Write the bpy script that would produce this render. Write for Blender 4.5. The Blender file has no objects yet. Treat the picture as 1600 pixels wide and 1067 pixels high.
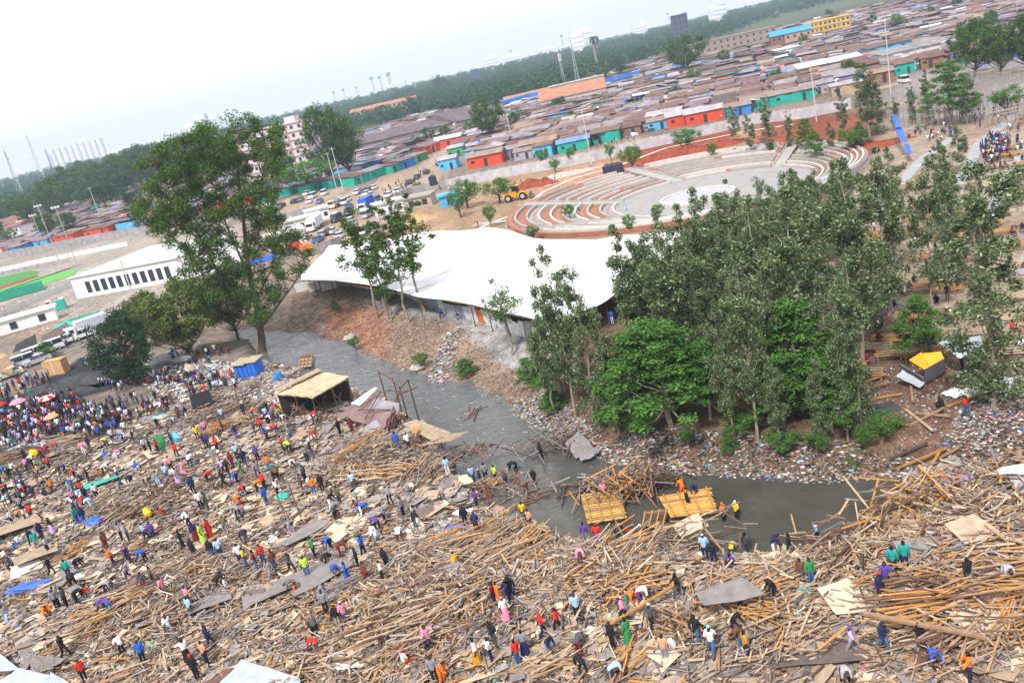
EXPO = 0.12
HAZE = 0.00021
import bpy, math, random
import numpy as np
from math import sin, cos, pi, radians, hypot, atan2
random.seed(7); rng = np.random.default_rng(7)
S = bpy.context.scene; COL = S.collection
R = random.uniform
# ------------------------------------------------------------------ camera
FPX = 1376.0; PIT = radians(17.5); ROL = radians(13.0); CH = 30.0
F_ = np.array([0, cos(PIT), -sin(PIT)]); X_ = np.array([1.0, 0, 0]); U_ = np.array([0, sin(PIT), cos(PIT)])
RI = cos(ROL)*X_ - sin(ROL)*U_; UI = sin(ROL)*X_ + cos(ROL)*U_
CAMP = np.array([0, 0, CH])
cam = bpy.data.cameras.new("camera"); camo = bpy.data.objects.new("camera", cam); COL.objects.link(camo)
cam.sensor_width = 36; cam.lens = 36*FPX/1600; cam.clip_end = 20000; cam.clip_start = .5
from mathutils import Matrix, Vector
M = Matrix.Identity(4)
for i in range(3):
    M[i][0] = RI[i]; M[i][1] = UI[i]; M[i][2] = -F_[i]; M[i][3] = CAMP[i]
camo.matrix_world = M; S.camera = camo
def ray(px, py): return F_*FPX + (px-800)*RI - (py-533.5)*UI
def gz(px, py, z=0.0):
    d = ray(px, py); t = (z-CH)/d[2]; return np.array([d[0]*t, d[1]*t])
def proj(x, y, z=0.0):
    v = np.stack([np.asarray(x, float)+0*np.asarray(y), np.asarray(y, float)+0*np.asarray(x), np.asarray(z, float)-CH+0*np.asarray(x)], -1)
    w = v@F_; return 800+FPX*(v@RI)/w, 533.5-FPX*(v@UI)/w
def top_z(b, px, py):      # height at which a vertical line over b meets the sight line
    d = ray(px, py); return CH + d[2]*hypot(b[0], b[1])/hypot(d[0], d[1])
def inpoly(x, y, P):
    x = np.asarray(x, float); y = np.asarray(y, float); c = np.zeros(np.broadcast(x, y).shape, bool); n = len(P)
    for i in range(n):
        x1, y1 = P[i]; x2, y2 = P[(i+1) % n]
        if y1 == y2: continue
        k = ((y1 > y) != (y2 > y)) & (x < (x2-x1)*(y-y1)/(y2-y1)+x1); c ^= k
    return c
def pdist(x, y, L):
    d = np.full(np.broadcast(x, y).shape, 1e9)
    for (a, b), (c, e) in zip(L[:-1], L[1:]):
        ux, uy = c-a, e-b; t = np.clip(((x-a)*ux+(y-b)*uy)/(ux*ux+uy*uy+1e-9), 0, 1)
        d = np.minimum(d, np.hypot(x-a-t*ux, y-b-t*uy))
    return d
_perm = np.random.default_rng(3).random((64, 64))
def vnoise(x, y):
    xi = np.floor(x).astype(int); yi = np.floor(y).astype(int); fx = x-xi; fy = y-yi
    fx = fx*fx*(3-2*fx); fy = fy*fy*(3-2*fy); g = lambda a, b: _perm[a % 64, b % 64]
    return (g(xi, yi)*(1-fx)+g(xi+1, yi)*fx)*(1-fy)+(g(xi, yi+1)*(1-fx)+g(xi+1, yi+1)*fx)*fy
# ------------------------------------------------------------------ terrain
WZ = -2.0
FARB = [gz(*p, WZ) for p in [(385,519),(425,524),(470,526),(545,545),(562,562),(640,592),(700,602),(760,628),(830,662),(870,690),(900,706),(950,722),(1000,734),(1080,742),(1200,750),(1300,757),(1380,748),(1412,752)]]
NEARB = [gz(*p, .45) for p in [(1425,775),(1390,800),(1340,826),(1290,842),(1230,846),(1180,850),(1100,846),(1000,838),(930,832),(880,822),(830,806),(760,775),(715,728),(690,690),(660,650),(600,615),(545,592),(490,592),(478,570),(440,560),(415,556),(395,548)]]
RIV = FARB+NEARB
HEAPS = [(950,905,5,1.1),(650,965,7,1.1),(1500,825,7,1.2),(600,730,6,.8),(230,790,5,1.1),(820,815,5,.5),(340,640,5,.8),(1180,980,6,.6),(1540,930,6,.9),(300,940,6,.6),(90,720,5,.6),(1330,880,5,.6),(1480,990,6,.6)]
HW = [(*gz(a, b), r, h) for a, b, r, h in HEAPS]
def ss(t): t = np.clip(t, 0, 1); return t*t*(3-2*t)
def H(x, y):
    x = np.asarray(x, float); y = np.asarray(y, float)
    ins = inpoly(x, y, RIV); df = pdist(x, y, FARB); dn = pdist(x, y, NEARB+[]); 
    far = df < dn; w = np.where(far, np.where(x < 0, 12.0, np.where(x < 8, 12-7*x/8, 5.0)), 1.2)
    d = np.minimum(df, dn)
    z = np.where(far, WZ-.1+(0.0-WZ+.1)*ss(d/w), WZ-.3+(-WZ+.3)*ss(d/w+.25))
    bank = far & (d < w)
    z = z+np.where(bank, .35*(vnoise(x*.9, y*.9)-.5)*ss(d/2), 0)
    z = np.where(ins, np.minimum(WZ-.15-.5*ss(d/4), WZ-.15), z)
    land = (~ins)&(~far)&(y < 125)
    hh = np.zeros_like(z)
    for hx, hy, r, h in HW: hh = hh+h*np.exp(-((x-hx)**2+(y-hy)**2)/(r*r*.6))
    hh = hh+.55*vnoise(x*.35, y*.35)+.3*vnoise(x*1.1+9, y*1.1)
    z = z+np.where(land, hh*ss((d-.6)/4)*ss((125-y)/20), 0)
    D = np.hypot(x, y); z = z+np.where(D > 1100, 14*ss((D-1100)/1500)*(vnoise(x*.0016+5, y*.0016)), 0)
    # roadside embankment on the left
    e = np.exp(-(pdist(x, y, EMB)/4.0)**2); z = z-1.2*e
    return z
EMB = [gz(*p) for p in [(-80,680),(0,645),(60,622),(120,600),(160,590)]]
def Hs(x, y): return float(H(np.array([x]), np.array([y]))[0])
def at(px, py):
    z = 0.0
    for _ in range(7):
        p = gz(px, py, z); z = .5*z+.5*Hs(*p)
    p = gz(px, py, z); return Vector((p[0], p[1], Hs(*p)))
# ------------------------------------------------------------------ materials
MATS = {}
def mat(name, col, rough=.85, var=.22, scale=2.0, isl=0.0, metal=0.0, bump=0.0, bscale=8, cols=None, wave=None, spec=.3, coord='Object'):
    if name in MATS: return MATS[name]
    m = bpy.data.materials.new(name); m.use_nodes = True; nt = m.node_tree; N = nt.nodes; L = nt.links
    b = N['Principled BSDF']; b.inputs['Roughness'].default_value = rough; b.inputs['Metallic'].default_value = metal
    b.inputs['Specular IOR Level'].default_value = spec
    tc = N.new('ShaderNodeTexCoord'); nz = N.new('ShaderNodeTexNoise'); nz.inputs['Scale'].default_value = scale; nz.inputs['Detail'].default_value = 4
    src = tc.outputs[coord] if coord in tc.outputs else None
    if coord == 'Pos': g = N.new('ShaderNodeNewGeometry'); src = g.outputs['Position']
    L.new(src, nz.inputs['Vector'])
    mr = N.new('ShaderNodeMapRange'); mr.inputs[1].default_value = .3; mr.inputs[2].default_value = .7
    mr.inputs[3].default_value = 1-var; mr.inputs[4].default_value = 1+var; L.new(nz.outputs['Fac'], mr.inputs[0])
    fac = mr.outputs[0]; geo = None
    if isl or cols:
        geo = N.new('ShaderNodeNewGeometry'); 
    if isl:
        m2 = N.new('ShaderNodeMapRange'); m2.inputs[3].default_value = 1-isl; m2.inputs[4].default_value = 1+isl
        wn = N.new('ShaderNodeTexWhiteNoise'); wn.noise_dimensions = '1D'; L.new(geo.outputs['Random Per Island'], wn.inputs['W'])
        L.new(wn.outputs['Value'], m2.inputs[0]); mm = N.new('ShaderNodeMath'); mm.operation = 'MULTIPLY'
        L.new(fac, mm.inputs[0]); L.new(m2.outputs[0], mm.inputs[1]); fac = mm.outputs[0]
    vm = N.new('ShaderNodeVectorMath'); vm.operation = 'SCALE'; L.new(fac, vm.inputs['Scale'])
    if cols:
        r = N.new('ShaderNodeValToRGB'); r.color_ramp.interpolation = 'CONSTANT'; e = r.color_ramp.elements
        while len(e) < len(cols): e.new(.5)
        for i, c in enumerate(cols): e[i].position = i/len(cols); e[i].color = (*c, 1)
        L.new(geo.outputs['Random Per Island'], r.inputs[0]); L.new(r.outputs[0], vm.inputs[0])
    else: vm.inputs[0].default_value = col
    L.new(vm.outputs[0], b.inputs['Base Color'])
    if wave:
        w = N.new('ShaderNodeTexWave'); w.inputs['Scale'].default_value = wave; w.bands_direction = 'X'; L.new(tc.outputs['Object'], w.inputs['Vector'])
        bp = N.new('ShaderNodeBump'); bp.inputs['Strength'].default_value = .5; bp.inputs['Distance'].default_value = .04
        L.new(w.outputs['Fac'], bp.inputs['Height']); L.new(bp.outputs[0], b.inputs['Normal'])
    elif bump:
        n2 = N.new('ShaderNodeTexNoise'); n2.inputs['Scale'].default_value = bscale; n2.inputs['Detail'].default_value = 5; L.new(src, n2.inputs['Vector'])
        bp = N.new('ShaderNodeBump'); bp.inputs['Strength'].default_value = 1; bp.inputs['Distance'].default_value = bump
        L.new(n2.outputs['Fac'], bp.inputs['Height']); L.new(bp.outputs[0], b.inputs['Normal'])
    m['bsdf'] = 1; MATS[name] = m; return m
def leafmat(name, c1, c2, tr=.35, c3=None):
    if name in MATS: return MATS[name]
    m = bpy.data.materials.new(name); m.use_nodes = True; nt = m.node_tree; N = nt.nodes; L = nt.links
    b = N['Principled BSDF']; b.inputs['Roughness'].default_value = .65; b.inputs['Specular IOR Level'].default_value = .2
    g = N.new('ShaderNodeNewGeometry'); r = N.new('ShaderNodeValToRGB'); e = r.color_ramp.elements
    e[0].color = (*c1, 1); e[1].color = (*c2, 1)
    if c3: e[1].position = .82; q = e.new(.86); q.color = (*c3, 1)
    L.new(g.outputs['Random Per Island'], r.inputs[0]); L.new(r.outputs[0], b.inputs['Base Color'])
    t = N.new('ShaderNodeBsdfTranslucent'); L.new(r.outputs[0], t.inputs[0]); mx = N.new('ShaderNodeMixShader'); mx.inputs[0].default_value = tr
    L.new(b.outputs[0], mx.inputs[1]); L.new(t.outputs[0], mx.inputs[2]); L.new(mx.outputs[0], N['Material Output'].inputs[0])
    MATS[name] = m; return m
# ------------------------------------------------------------------ mesh helpers
class MB:
    def __init__(s): s.v = []; s.f = []; s.m = []; s.n = 0
    def add(s, V, Fc, mi=0):
        s.v.append(np.asarray(V, float)); k = s.n
        s.f += [tuple(i+k for i in f) for f in Fc]; s.m += [mi]*len(Fc); s.n += len(V); return s
    def box(s, c, d, yaw=0, pit=0, rol=0, mi=0, taper=1.0):
        dx, dy, dz = d[0]/2, d[1]/2, d[2]/2
        P = np.array([(-dx,-dy,-dz),(dx,-dy,-dz),(dx,dy,-dz),(-dx,dy,-dz),(-dx*taper,-dy*taper,dz),(dx*taper,-dy*taper,dz),(dx*taper,dy*taper,dz),(-dx*taper,dy*taper,dz)])
        P = P@rotm(yaw, pit, rol).T+np.array(c)
        return s.add(P, [(3,2,1,0),(4,5,6,7),(0,1,5,4),(1,2,6,5),(2,3,7,6),(3,0,4,7)], mi)
    def bar(s, a, b, w, h=None, mi=0):
        a = np.array(a, float); b = np.array(b, float); d = b-a; L = np.linalg.norm(d)
        return s.box((a+b)/2, (L, w, h or w), atan2(d[1], d[0]), -atan2(d[2], hypot(d[0], d[1])), 0, mi)
    def tube(s, pts, rad, k=6, mi=0, cap=True):
        pts = [np.array(p, float) for p in pts]; V = []; 
        for i, p in enumerate(pts):
            d = pts[min(i+1, len(pts)-1)]-pts[max(i-1, 0)]; d /= np.linalg.norm(d)+1e-9
            u = np.cross(d, (0, 0, 1) if abs(d[2]) < .9 else (1, 0, 0)); u /= np.linalg.norm(u); w = np.cross(d, u)
            for j in range(k): a = 2*pi*j/k; V.append(p+rad[i]*(cos(a)*u+sin(a)*w))
        Fc = [(i*k+j, i*k+(j+1) % k, (i+1)*k+(j+1) % k, (i+1)*k+j) for i in range(len(pts)-1) for j in range(k)]
        if cap: Fc += [tuple(range(k))[::-1], tuple((len(pts)-1)*k+j for j in range(k))]
        return s.add(V, Fc, mi)
    def cyl(s, c, r, h, k=12, mi=0, r2=None): return s.tube([(c[0], c[1], c[2]), (c[0], c[1], c[2]+h)], [r, r if r2 is None else r2], k, mi)
    def ell(s, c, r, mi=0, nu=8, nv=5):
        V = []; 
        for i in range(nv+1):
            t = pi*i/nv
            for j in range(nu): a = 2*pi*j/nu; V.append((c[0]+r[0]*sin(t)*cos(a), c[1]+r[1]*sin(t)*sin(a), c[2]+r[2]*cos(t)))
        return s.add(V, [(i*nu+j, (i+1)*nu+j, (i+1)*nu+(j+1) % nu, i*nu+(j+1) % nu) for i in range(nv) for j in range(nu)], mi)
    def mesh(s, name, mats):
        return npmesh(name, np.concatenate(s.v), s.f, mats, s.m)
    def build(s, name, mats, parent=None, loc=None, yaw=0):
        return mk(name, s.mesh(name, mats), parent, loc, yaw)
def rotm(yaw=0, pit=0, rol=0):
    cy, sy, cp, sp, cr, sr = cos(yaw), sin(yaw), cos(pit), sin(pit), cos(rol), sin(rol)
    return np.array([[cy,-sy,0],[sy,cy,0],[0,0,1]])@np.array([[cp,0,sp],[0,1,0],[-sp,0,cp]])@np.array([[1,0,0],[0,cr,-sr],[0,sr,cr]])
def npmesh(name, V, Fc, mats, mi=None, smooth=False):
    me = bpy.data.meshes.new(name); V = np.asarray(V, np.float32)
    if isinstance(Fc, np.ndarray):
        n, k = Fc.shape; me.vertices.add(len(V)); me.vertices.foreach_set('co', V.ravel())
        me.loops.add(n*k); me.loops.foreach_set('vertex_index', Fc.astype(np.int32).ravel())
        me.polygons.add(n); me.polygons.foreach_set('loop_start', np.arange(0, n*k, k, dtype=np.int32))
        try: me.polygons.foreach_set('loop_total', np.full(n, k, np.int32))
        except Exception: pass
    else: me.from_pydata(V.tolist(), [], Fc)
    for m in (mats if isinstance(mats, (list, tuple)) else [mats]): me.materials.append(m)
    if mi is not None: me.polygons.foreach_set('material_index', np.asarray(mi, np.int32))
    me.polygons.foreach_set('use_smooth', np.full(len(me.polygons), smooth))
    me.update(calc_edges=True); return me
def mk(name, me, parent=None, loc=None, yaw=0, mats=None, sc=None):
    o = bpy.data.objects.new(name, me); COL.objects.link(o)
    if parent is not None: o.parent = parent
    if loc is not None: o.location = loc
    if yaw: o.rotation_euler = (0, 0, yaw)
    if sc is not None: o.scale = sc if hasattr(sc, '__len__') else (sc, sc, sc)
    if mats:
        for i, m in enumerate(mats):
            if m is not None: o.material_slots[i].link = 'OBJECT'; o.material_slots[i].material = m
    return o
def emp(name, loc, yaw=0): return mk(name, None, None, loc, yaw)
def tag(o, label=None, cat=None, group=None, kind=None):
    if label: o['label'] = label
    if cat: o['category'] = cat
    if group: o['group'] = group
    if kind: o['kind'] = kind
    return o
AUTO = []     # (object, desc, x, y) labelled at the end against the nearest landmark
def auto(o, desc, cat, group=None, xy=None):
    o['category'] = cat
    if group: o['group'] = group
    xy = xy or (o.location[0], o.location[1]); AUTO.append((o, desc, xy[0], xy[1])); return o
LM = []       # landmarks
def lm(phrase, x, y): LM.append((phrase, x, y))
def boxes(C, D, yaw, pit, rol):
    n = len(C); s = np.array([(-1,-1,-1),(1,-1,-1),(1,1,-1),(-1,1,-1),(-1,-1,1),(1,-1,1),(1,1,1),(-1,1,1)])*.5
    P = s[None]*D[:, None, :]
    c, sn = np.cos, np.sin
    def rx(P, a): y = P[..., 1]*c(a)[:, None]-P[..., 2]*sn(a)[:, None]; z = P[..., 1]*sn(a)[:, None]+P[..., 2]*c(a)[:, None]; return np.stack([P[..., 0], y, z], -1)
    def ry(P, a): x = P[..., 0]*c(a)[:, None]+P[..., 2]*sn(a)[:, None]; z = -P[..., 0]*sn(a)[:, None]+P[..., 2]*c(a)[:, None]; return np.stack([x, P[..., 1], z], -1)
    def rz(P, a): x = P[..., 0]*c(a)[:, None]-P[..., 1]*sn(a)[:, None]; y = P[..., 0]*sn(a)[:, None]+P[..., 1]*c(a)[:, None]; return np.stack([x, y, P[..., 2]], -1)
    P = rz(ry(rx(P, rol), pit), yaw)+C[:, None, :]
    f = np.array([(3,2,1,0),(4,5,6,7),(0,1,5,4),(1,2,6,5),(2,3,7,6),(3,0,4,7)])
    return P.reshape(-1, 3), (f[None]+8*np.arange(n)[:, None, None]).reshape(-1, 4)
# ------------------------------------------------------------------ colours
WOOD = dict(tan=(.32,.20,.115), pale=(.46,.35,.25), grey=(.20,.175,.165), orange=(.44,.22,.065), brown=(.10,.065,.045), sand=(.36,.26,.185), rust=(.16,.085,.065), lightgrey=(.36,.335,.325))
for k, c in WOOD.items(): mat('wood_'+k, c, .85, .22, 3, isl=.22, coord='Pos')
CL = dict(red=(.60,.03,.015), orange=(.75,.16,.02), yellow=(.72,.50,.02), lime=(.45,.65,.06), green=(.03,.22,.07), teal=(.02,.27,.24), cyan=(.22,.58,.72), lightblue=(.33,.50,.75), blue=(.02,.10,.55), navy=(.015,.02,.08), purple=(.10,.05,.30), lilac=(.50,.36,.66), pink=(.78,.25,.36), salmon=(.75,.30,.18), maroon=(.17,.015,.02), brown=(.15,.06,.03), mustard=(.45,.23,.02), khaki=(.34,.28,.18), grey=(.22,.22,.25), darkgrey=(.07,.07,.08), black=(.012,.012,.016), white=(.72,.72,.75), olive=(.10,.11,.05), jeans=(.05,.11,.27), check=(.35,.33,.38), camo=(.14,.12,.10))
for k, c in CL.items(): mat('cloth_'+k, c, .9, .15, 9)
SKIN = mat('skin', (.055,.026,.015), .5, .1, 9); HAIR = mat('hair', (.008,.007,.007), .8, .1, 20); SHOE = mat('shoe', (.03,.03,.035), .6, .1, 9)
# ------------------------------------------------------------------ world + light + air
W = bpy.data.worlds.new("World"); S.world = W; W.use_nodes = True; nt = W.node_tree; N = nt.nodes; L = nt.links
SUN_EL, SUN_AZ = radians(52), radians(215)
bg = N['Background']; sky = N.new('ShaderNodeTexSky'); sky.sky_type = 'NISHITA'; sky.sun_disc = False; sky.sun_elevation = SUN_EL; sky.sun_rotation = SUN_AZ
sky.air_density = 1.6; sky.dust_density = 4
tc = N.new('ShaderNodeTexCoord'); nz = N.new('ShaderNodeTexNoise'); nz.inputs['Scale'].default_value = 2.2; nz.inputs['Detail'].default_value = 5
L.new(tc.outputs['Generated'], nz.inputs['Vector'])
cr = N.new('ShaderNodeValToRGB'); cr.color_ramp.elements[0].position = .3; cr.color_ramp.elements[0].color = (11.8, 12.0, 12.5, 1); cr.color_ramp.elements[1].position = .7; cr.color_ramp.elements[1].color = (12.0, 12.1, 12.7, 1)
L.new(nz.outputs['Fac'], cr.inputs[0]); mx = N.new('ShaderNodeMix'); mx.data_type = 'RGBA'; mx.inputs[0].default_value = .96
L.new(sky.outputs[0], mx.inputs[6]); L.new(cr.outputs[0], mx.inputs[7]); L.new(mx.outputs[2], bg.inputs[0]); bg.inputs[1].default_value = .1
sl = bpy.data.lights.new('sun', 'SUN'); sl.energy = 4.6; sl.angle = radians(7); sl.color = (1, .95, .88)
so = bpy.data.objects.new('sun', sl); COL.objects.link(so)
# sun stands behind the camera to the left, high
sd = Vector((-.45*cos(SUN_EL), -.9*cos(SUN_EL), sin(SUN_EL))); so.rotation_euler = sd.to_track_quat('Z', 'Y').to_euler()
S.view_settings.view_transform = 'Standard'; S.view_settings.look = 'None'; S.view_settings.exposure = EXPO; S.view_settings.gamma = 1
S.cycles.max_bounces = 5; S.cycles.diffuse_bounces = 2; S.cycles.glossy_bounces = 2; S.cycles.transmission_bounces = 2; S.cycles.volume_bounces = 0
S.cycles.use_denoising = True; S.cycles.transparent_max_bounces = 4
hz = MB().box((150, 2150, 60), (5600, 4800, 180)).build('haze', mat('haze_air', (1, 1, 1))); tag(hz, kind='stuff')
hm = MATS['haze_air']; nt = hm.node_tree; nt.nodes.remove(nt.nodes['Principled BSDF']); v = nt.nodes.new('ShaderNodeVolumePrincipled')
v.inputs['Color'].default_value = (.64, .79, 1.0, 1); v.inputs['Density'].default_value = HAZE; v.inputs['Anisotropy'].default_value = .0
nt.links.new(v.outputs[0], nt.nodes['Material Output'].inputs['Volume'])
# ------------------------------------------------------------------ ground sheet
def axis(a, b, step, lo, hi):
    m = list(np.arange(a, b+.01, step)); l, r, s = [a], [b], step
    while l[-1] > lo: s *= 1.18; l.append(l[-1]-s)
    s = step
    while r[-1] < hi: s *= 1.18; r.append(r[-1]+s)
    return np.array(l[::-1][:-1]+m+r[1:])
gx = np.unique(np.clip(axis(-95, 60, .8, -2500, 2800), -2600, 2900)); gy = np.unique(np.clip(axis(22, 150, .8, -200, 4300), -230, 4500))
GX, GY = np.meshgrid(gx, gy); GZ = H(GX.ravel(), GY.ravel()).reshape(GX.shape)
PX, PY = proj(GX, GY, 0*GX)
front = GY > 5
def Z(P, c, amt=1.0, soft=None):
    k = inpoly(PX, PY, P) & front; GC[k] = GC[k]*(1-amt)+np.array(c)*amt
GC = np.zeros(GX.shape+(3,)); GC[:] = (.085, .10, .055)
D_ = np.hypot(GX, GY)
GC[(D_ < 700)] = (.20, .16, .13)
near = (D_ < 130); GC[near] = (.15, .13, .12)
Z([(-50,700),(-50,560),(60,500),(230,480),(330,540),(400,560),(300,640)], (.20, .165, .14))
Z([(-60,520),(-60,470),(120,455),(260,440),(300,520),(120,540)], (.26, .19, .14))
Z([(90,505),(100,480),(225,460),(235,472)], (.48, .25, .08))
Z([(-60,645),(20,618),(60,600),(100,575),(150,545),(185,560),(200,600),(150,618),(90,635),(0,665),(-60,690)], (.045, .045, .055))
Z([(420,520),(455,455),(520,450),(640,470),(760,500),(870,540),(980,640),(1000,735),(900,705),(700,600),(560,560)], (.25, .175, .13))
Z([(500,520),(510,470),(600,480),(600,540)], (.30, .13, .07), .8)
Z([(560,472),(640,492),(700,506),(740,530),(790,562),(850,580),(900,520),(760,490),(660,455),(560,445)], (.27, .255, .25))
Z([(560,400),(620,330),(700,300),(740,275),(1060,210),(1330,180),(1400,240),(1300,300),(1080,400),(830,380),(700,375)], (.32, .215, .14))
Z([(790,345),(880,262),(1000,250),(1020,270),(850,345)], (.42, .22, .13))
Z([(960,250),(1000,228),(1150,190),(1150,215),(1010,262)], (.26, .065, .035))
Z([(1180,190),(1390,170),(1400,215),(1180,225)], (.22, .065, .04))
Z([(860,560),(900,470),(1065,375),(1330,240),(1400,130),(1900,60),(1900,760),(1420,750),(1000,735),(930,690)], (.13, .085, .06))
Z([(1330,300),(1390,190),(1400,120),(1900,40),(1900,560),(1560,600),(1380,480)], (.30, .235, .185))
Z([(1395,190),(1400,120),(1900,20),(1900,150)], (.24, .225, .23))
Z([(1290,720),(1330,670),(1400,680),(1420,700),(1380,735)], (.06, .085, .03), .8)
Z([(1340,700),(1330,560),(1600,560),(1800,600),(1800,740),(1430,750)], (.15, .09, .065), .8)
Z([(400,345),(440,300),(560,290),(650,262),(690,225),(730,240),(640,330),(540,400),(470,400)], (.33, .25, .19))
Z([(-60,480),(-60,400),(205,362),(330,340),(400,360),(300,460),(100,500)], (.31, .27, .235))
nzv = .78+.44*vnoise(GX*.23, GY*.23)*(.5+vnoise(GX*.7, GY*.7)); GC = GC*np.clip(nzv, .6, 1.35)[..., None]
ny, nx = GX.shape; idx = np.arange(ny*nx).reshape(ny, nx)
Fg = np.stack([idx[:-1, :-1], idx[:-1, 1:], idx[1:, 1:], idx[1:, :-1]], -1).reshape(-1, 4)
gm = bpy.data.materials.new('ground'); gm.use_nodes = True; nt = gm.node_tree; N = nt.nodes; L = nt.links; b = N['Principled BSDF']; b.inputs['Roughness'].default_value = .95; b.inputs['Specular IOR Level'].default_value = .1
at_ = N.new('ShaderNodeVertexColor'); at_.layer_name = 'soil'; g = N.new('ShaderNodeNewGeometry')
def nz_(s, lo, hi, d=6):
    n = N.new('ShaderNodeTexNoise'); n.inputs['Scale'].default_value = s; n.inputs['Detail'].default_value = d; L.new(g.outputs['Position'], n.inputs['Vector'])
    m = N.new('ShaderNodeMapRange'); m.inputs[1].default_value = .32; m.inputs[2].default_value = .68; m.inputs[3].default_value = lo; m.inputs[4].default_value = hi; L.new(n.outputs['Fac'], m.inputs[0]); return m, n
m1, n1 = nz_(.8, .7, 1.3); m2, n2 = nz_(5, .6, 1.45, 8)
q = N.new('ShaderNodeMath'); q.operation = 'MULTIPLY'; L.new(m1.outputs[0], q.inputs[0]); L.new(m2.outputs[0], q.inputs[1])
vm = N.new('ShaderNodeVectorMath'); vm.operation = 'SCALE'; L.new(at_.outputs[0], vm.inputs[0]); L.new(q.outputs[0], vm.inputs['Scale']); L.new(vm.outputs[0], b.inputs['Base Color'])
bp = N.new('ShaderNodeBump'); bp.inputs['Distance'].default_value = .25; L.new(n2.outputs['Fac'], bp.inputs['Height']); L.new(bp.outputs[0], b.inputs['Normal'])
me = npmesh('ground', np.stack([GX.ravel(), GY.ravel(), GZ.ravel()], -1), Fg, gm, None, True)
ca = me.color_attributes.new('soil', 'FLOAT_COLOR', 'POINT'); ca.data.foreach_set('color', np.concatenate([GC.reshape(-1, 3), np.ones((ny*nx, 1))], 1).astype(np.float32).ravel())
tag(mk('ground', me), kind='structure')
# river
wm = bpy.data.materials.new('water'); wm.use_nodes = True; nt = wm.node_tree; N = nt.nodes; L = nt.links; b = N['Principled BSDF']
b.inputs['Roughness'].default_value = .07; b.inputs['Specular IOR Level'].default_value = .5
g = N.new('ShaderNodeNewGeometry')
mp = N.new('ShaderNodeMapping'); mp.inputs['Rotation'].default_value = (0, 0, radians(50)); mp.inputs['Scale'].default_value = (.5, 1.5, 1); L.new(g.outputs['Position'], mp.inputs[0])
n1 = N.new('ShaderNodeTexNoise'); n1.inputs['Scale'].default_value = 1.3; n1.inputs['Detail'].default_value = 5; n1.inputs['Distortion'].default_value = .8; L.new(mp.outputs[0], n1.inputs['Vector'])
# the reach upstream (y > 80) runs fast and choppy, the pool downstream is calmer
sx = N.new('ShaderNodeSeparateXYZ'); L.new(g.outputs['Position'], sx.inputs[0]); mr = N.new('ShaderNodeMapRange'); mr.inputs[1].default_value = 55; mr.inputs[2].default_value = 95; mr.inputs[3].default_value = .025; mr.inputs[4].default_value = .2; L.new(sx.outputs[1], mr.inputs[0])
bp = N.new('ShaderNodeBump'); L.new(mr.outputs[0], bp.inputs['Distance']); L.new(n1.outputs['Fac'], bp.inputs['Height']); L.new(bp.outputs[0], b.inputs['Normal'])
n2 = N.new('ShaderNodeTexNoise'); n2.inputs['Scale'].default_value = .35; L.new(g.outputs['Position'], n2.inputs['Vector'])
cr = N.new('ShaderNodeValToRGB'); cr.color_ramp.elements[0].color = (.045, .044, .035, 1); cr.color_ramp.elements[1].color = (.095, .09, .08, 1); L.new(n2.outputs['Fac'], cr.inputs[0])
mc = N.new('ShaderNodeMix'); mc.data_type = 'RGBA'; mc.inputs[7].default_value = (.13, .135, .15, 1); m5 = N.new('ShaderNodeMapRange'); m5.inputs[1].default_value = 58; m5.inputs[2].default_value = 92; L.new(sx.outputs[1], m5.inputs[0])  # paler blue-grey upstream: murk and foam, with sky reflection painted into the colour
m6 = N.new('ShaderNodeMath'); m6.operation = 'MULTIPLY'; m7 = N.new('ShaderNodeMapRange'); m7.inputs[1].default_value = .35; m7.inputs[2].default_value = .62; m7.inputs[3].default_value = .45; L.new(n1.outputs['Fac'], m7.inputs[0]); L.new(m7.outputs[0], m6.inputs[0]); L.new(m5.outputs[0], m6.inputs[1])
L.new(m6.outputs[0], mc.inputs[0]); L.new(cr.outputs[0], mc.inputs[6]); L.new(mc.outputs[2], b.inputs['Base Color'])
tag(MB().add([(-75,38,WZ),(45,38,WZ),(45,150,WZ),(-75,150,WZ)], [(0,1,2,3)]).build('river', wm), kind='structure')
# foam flecks and wet stones on the fast reach
fx = []; 
while len(fx) < 90:
    px, py = R(430, 840), R(530, 740); p = gz(px, py, WZ)
    if inpoly(p[0], p[1], RIV): fx.append(p)
fx = np.array(fx); n = len(fx); V, Fq = boxes(np.c_[fx, np.full(n, WZ+.02)], np.c_[rng.uniform(.15, .5, n), rng.uniform(.03, .07, n), np.full(n, .02)], rng.normal(2.3, .5, n), np.zeros(n), np.zeros(n))
tag(mk('foam_streaks', npmesh('foam_streaks', V, Fq, mat('foam', (.55, .55, .53), .6))), kind='stuff')
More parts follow.
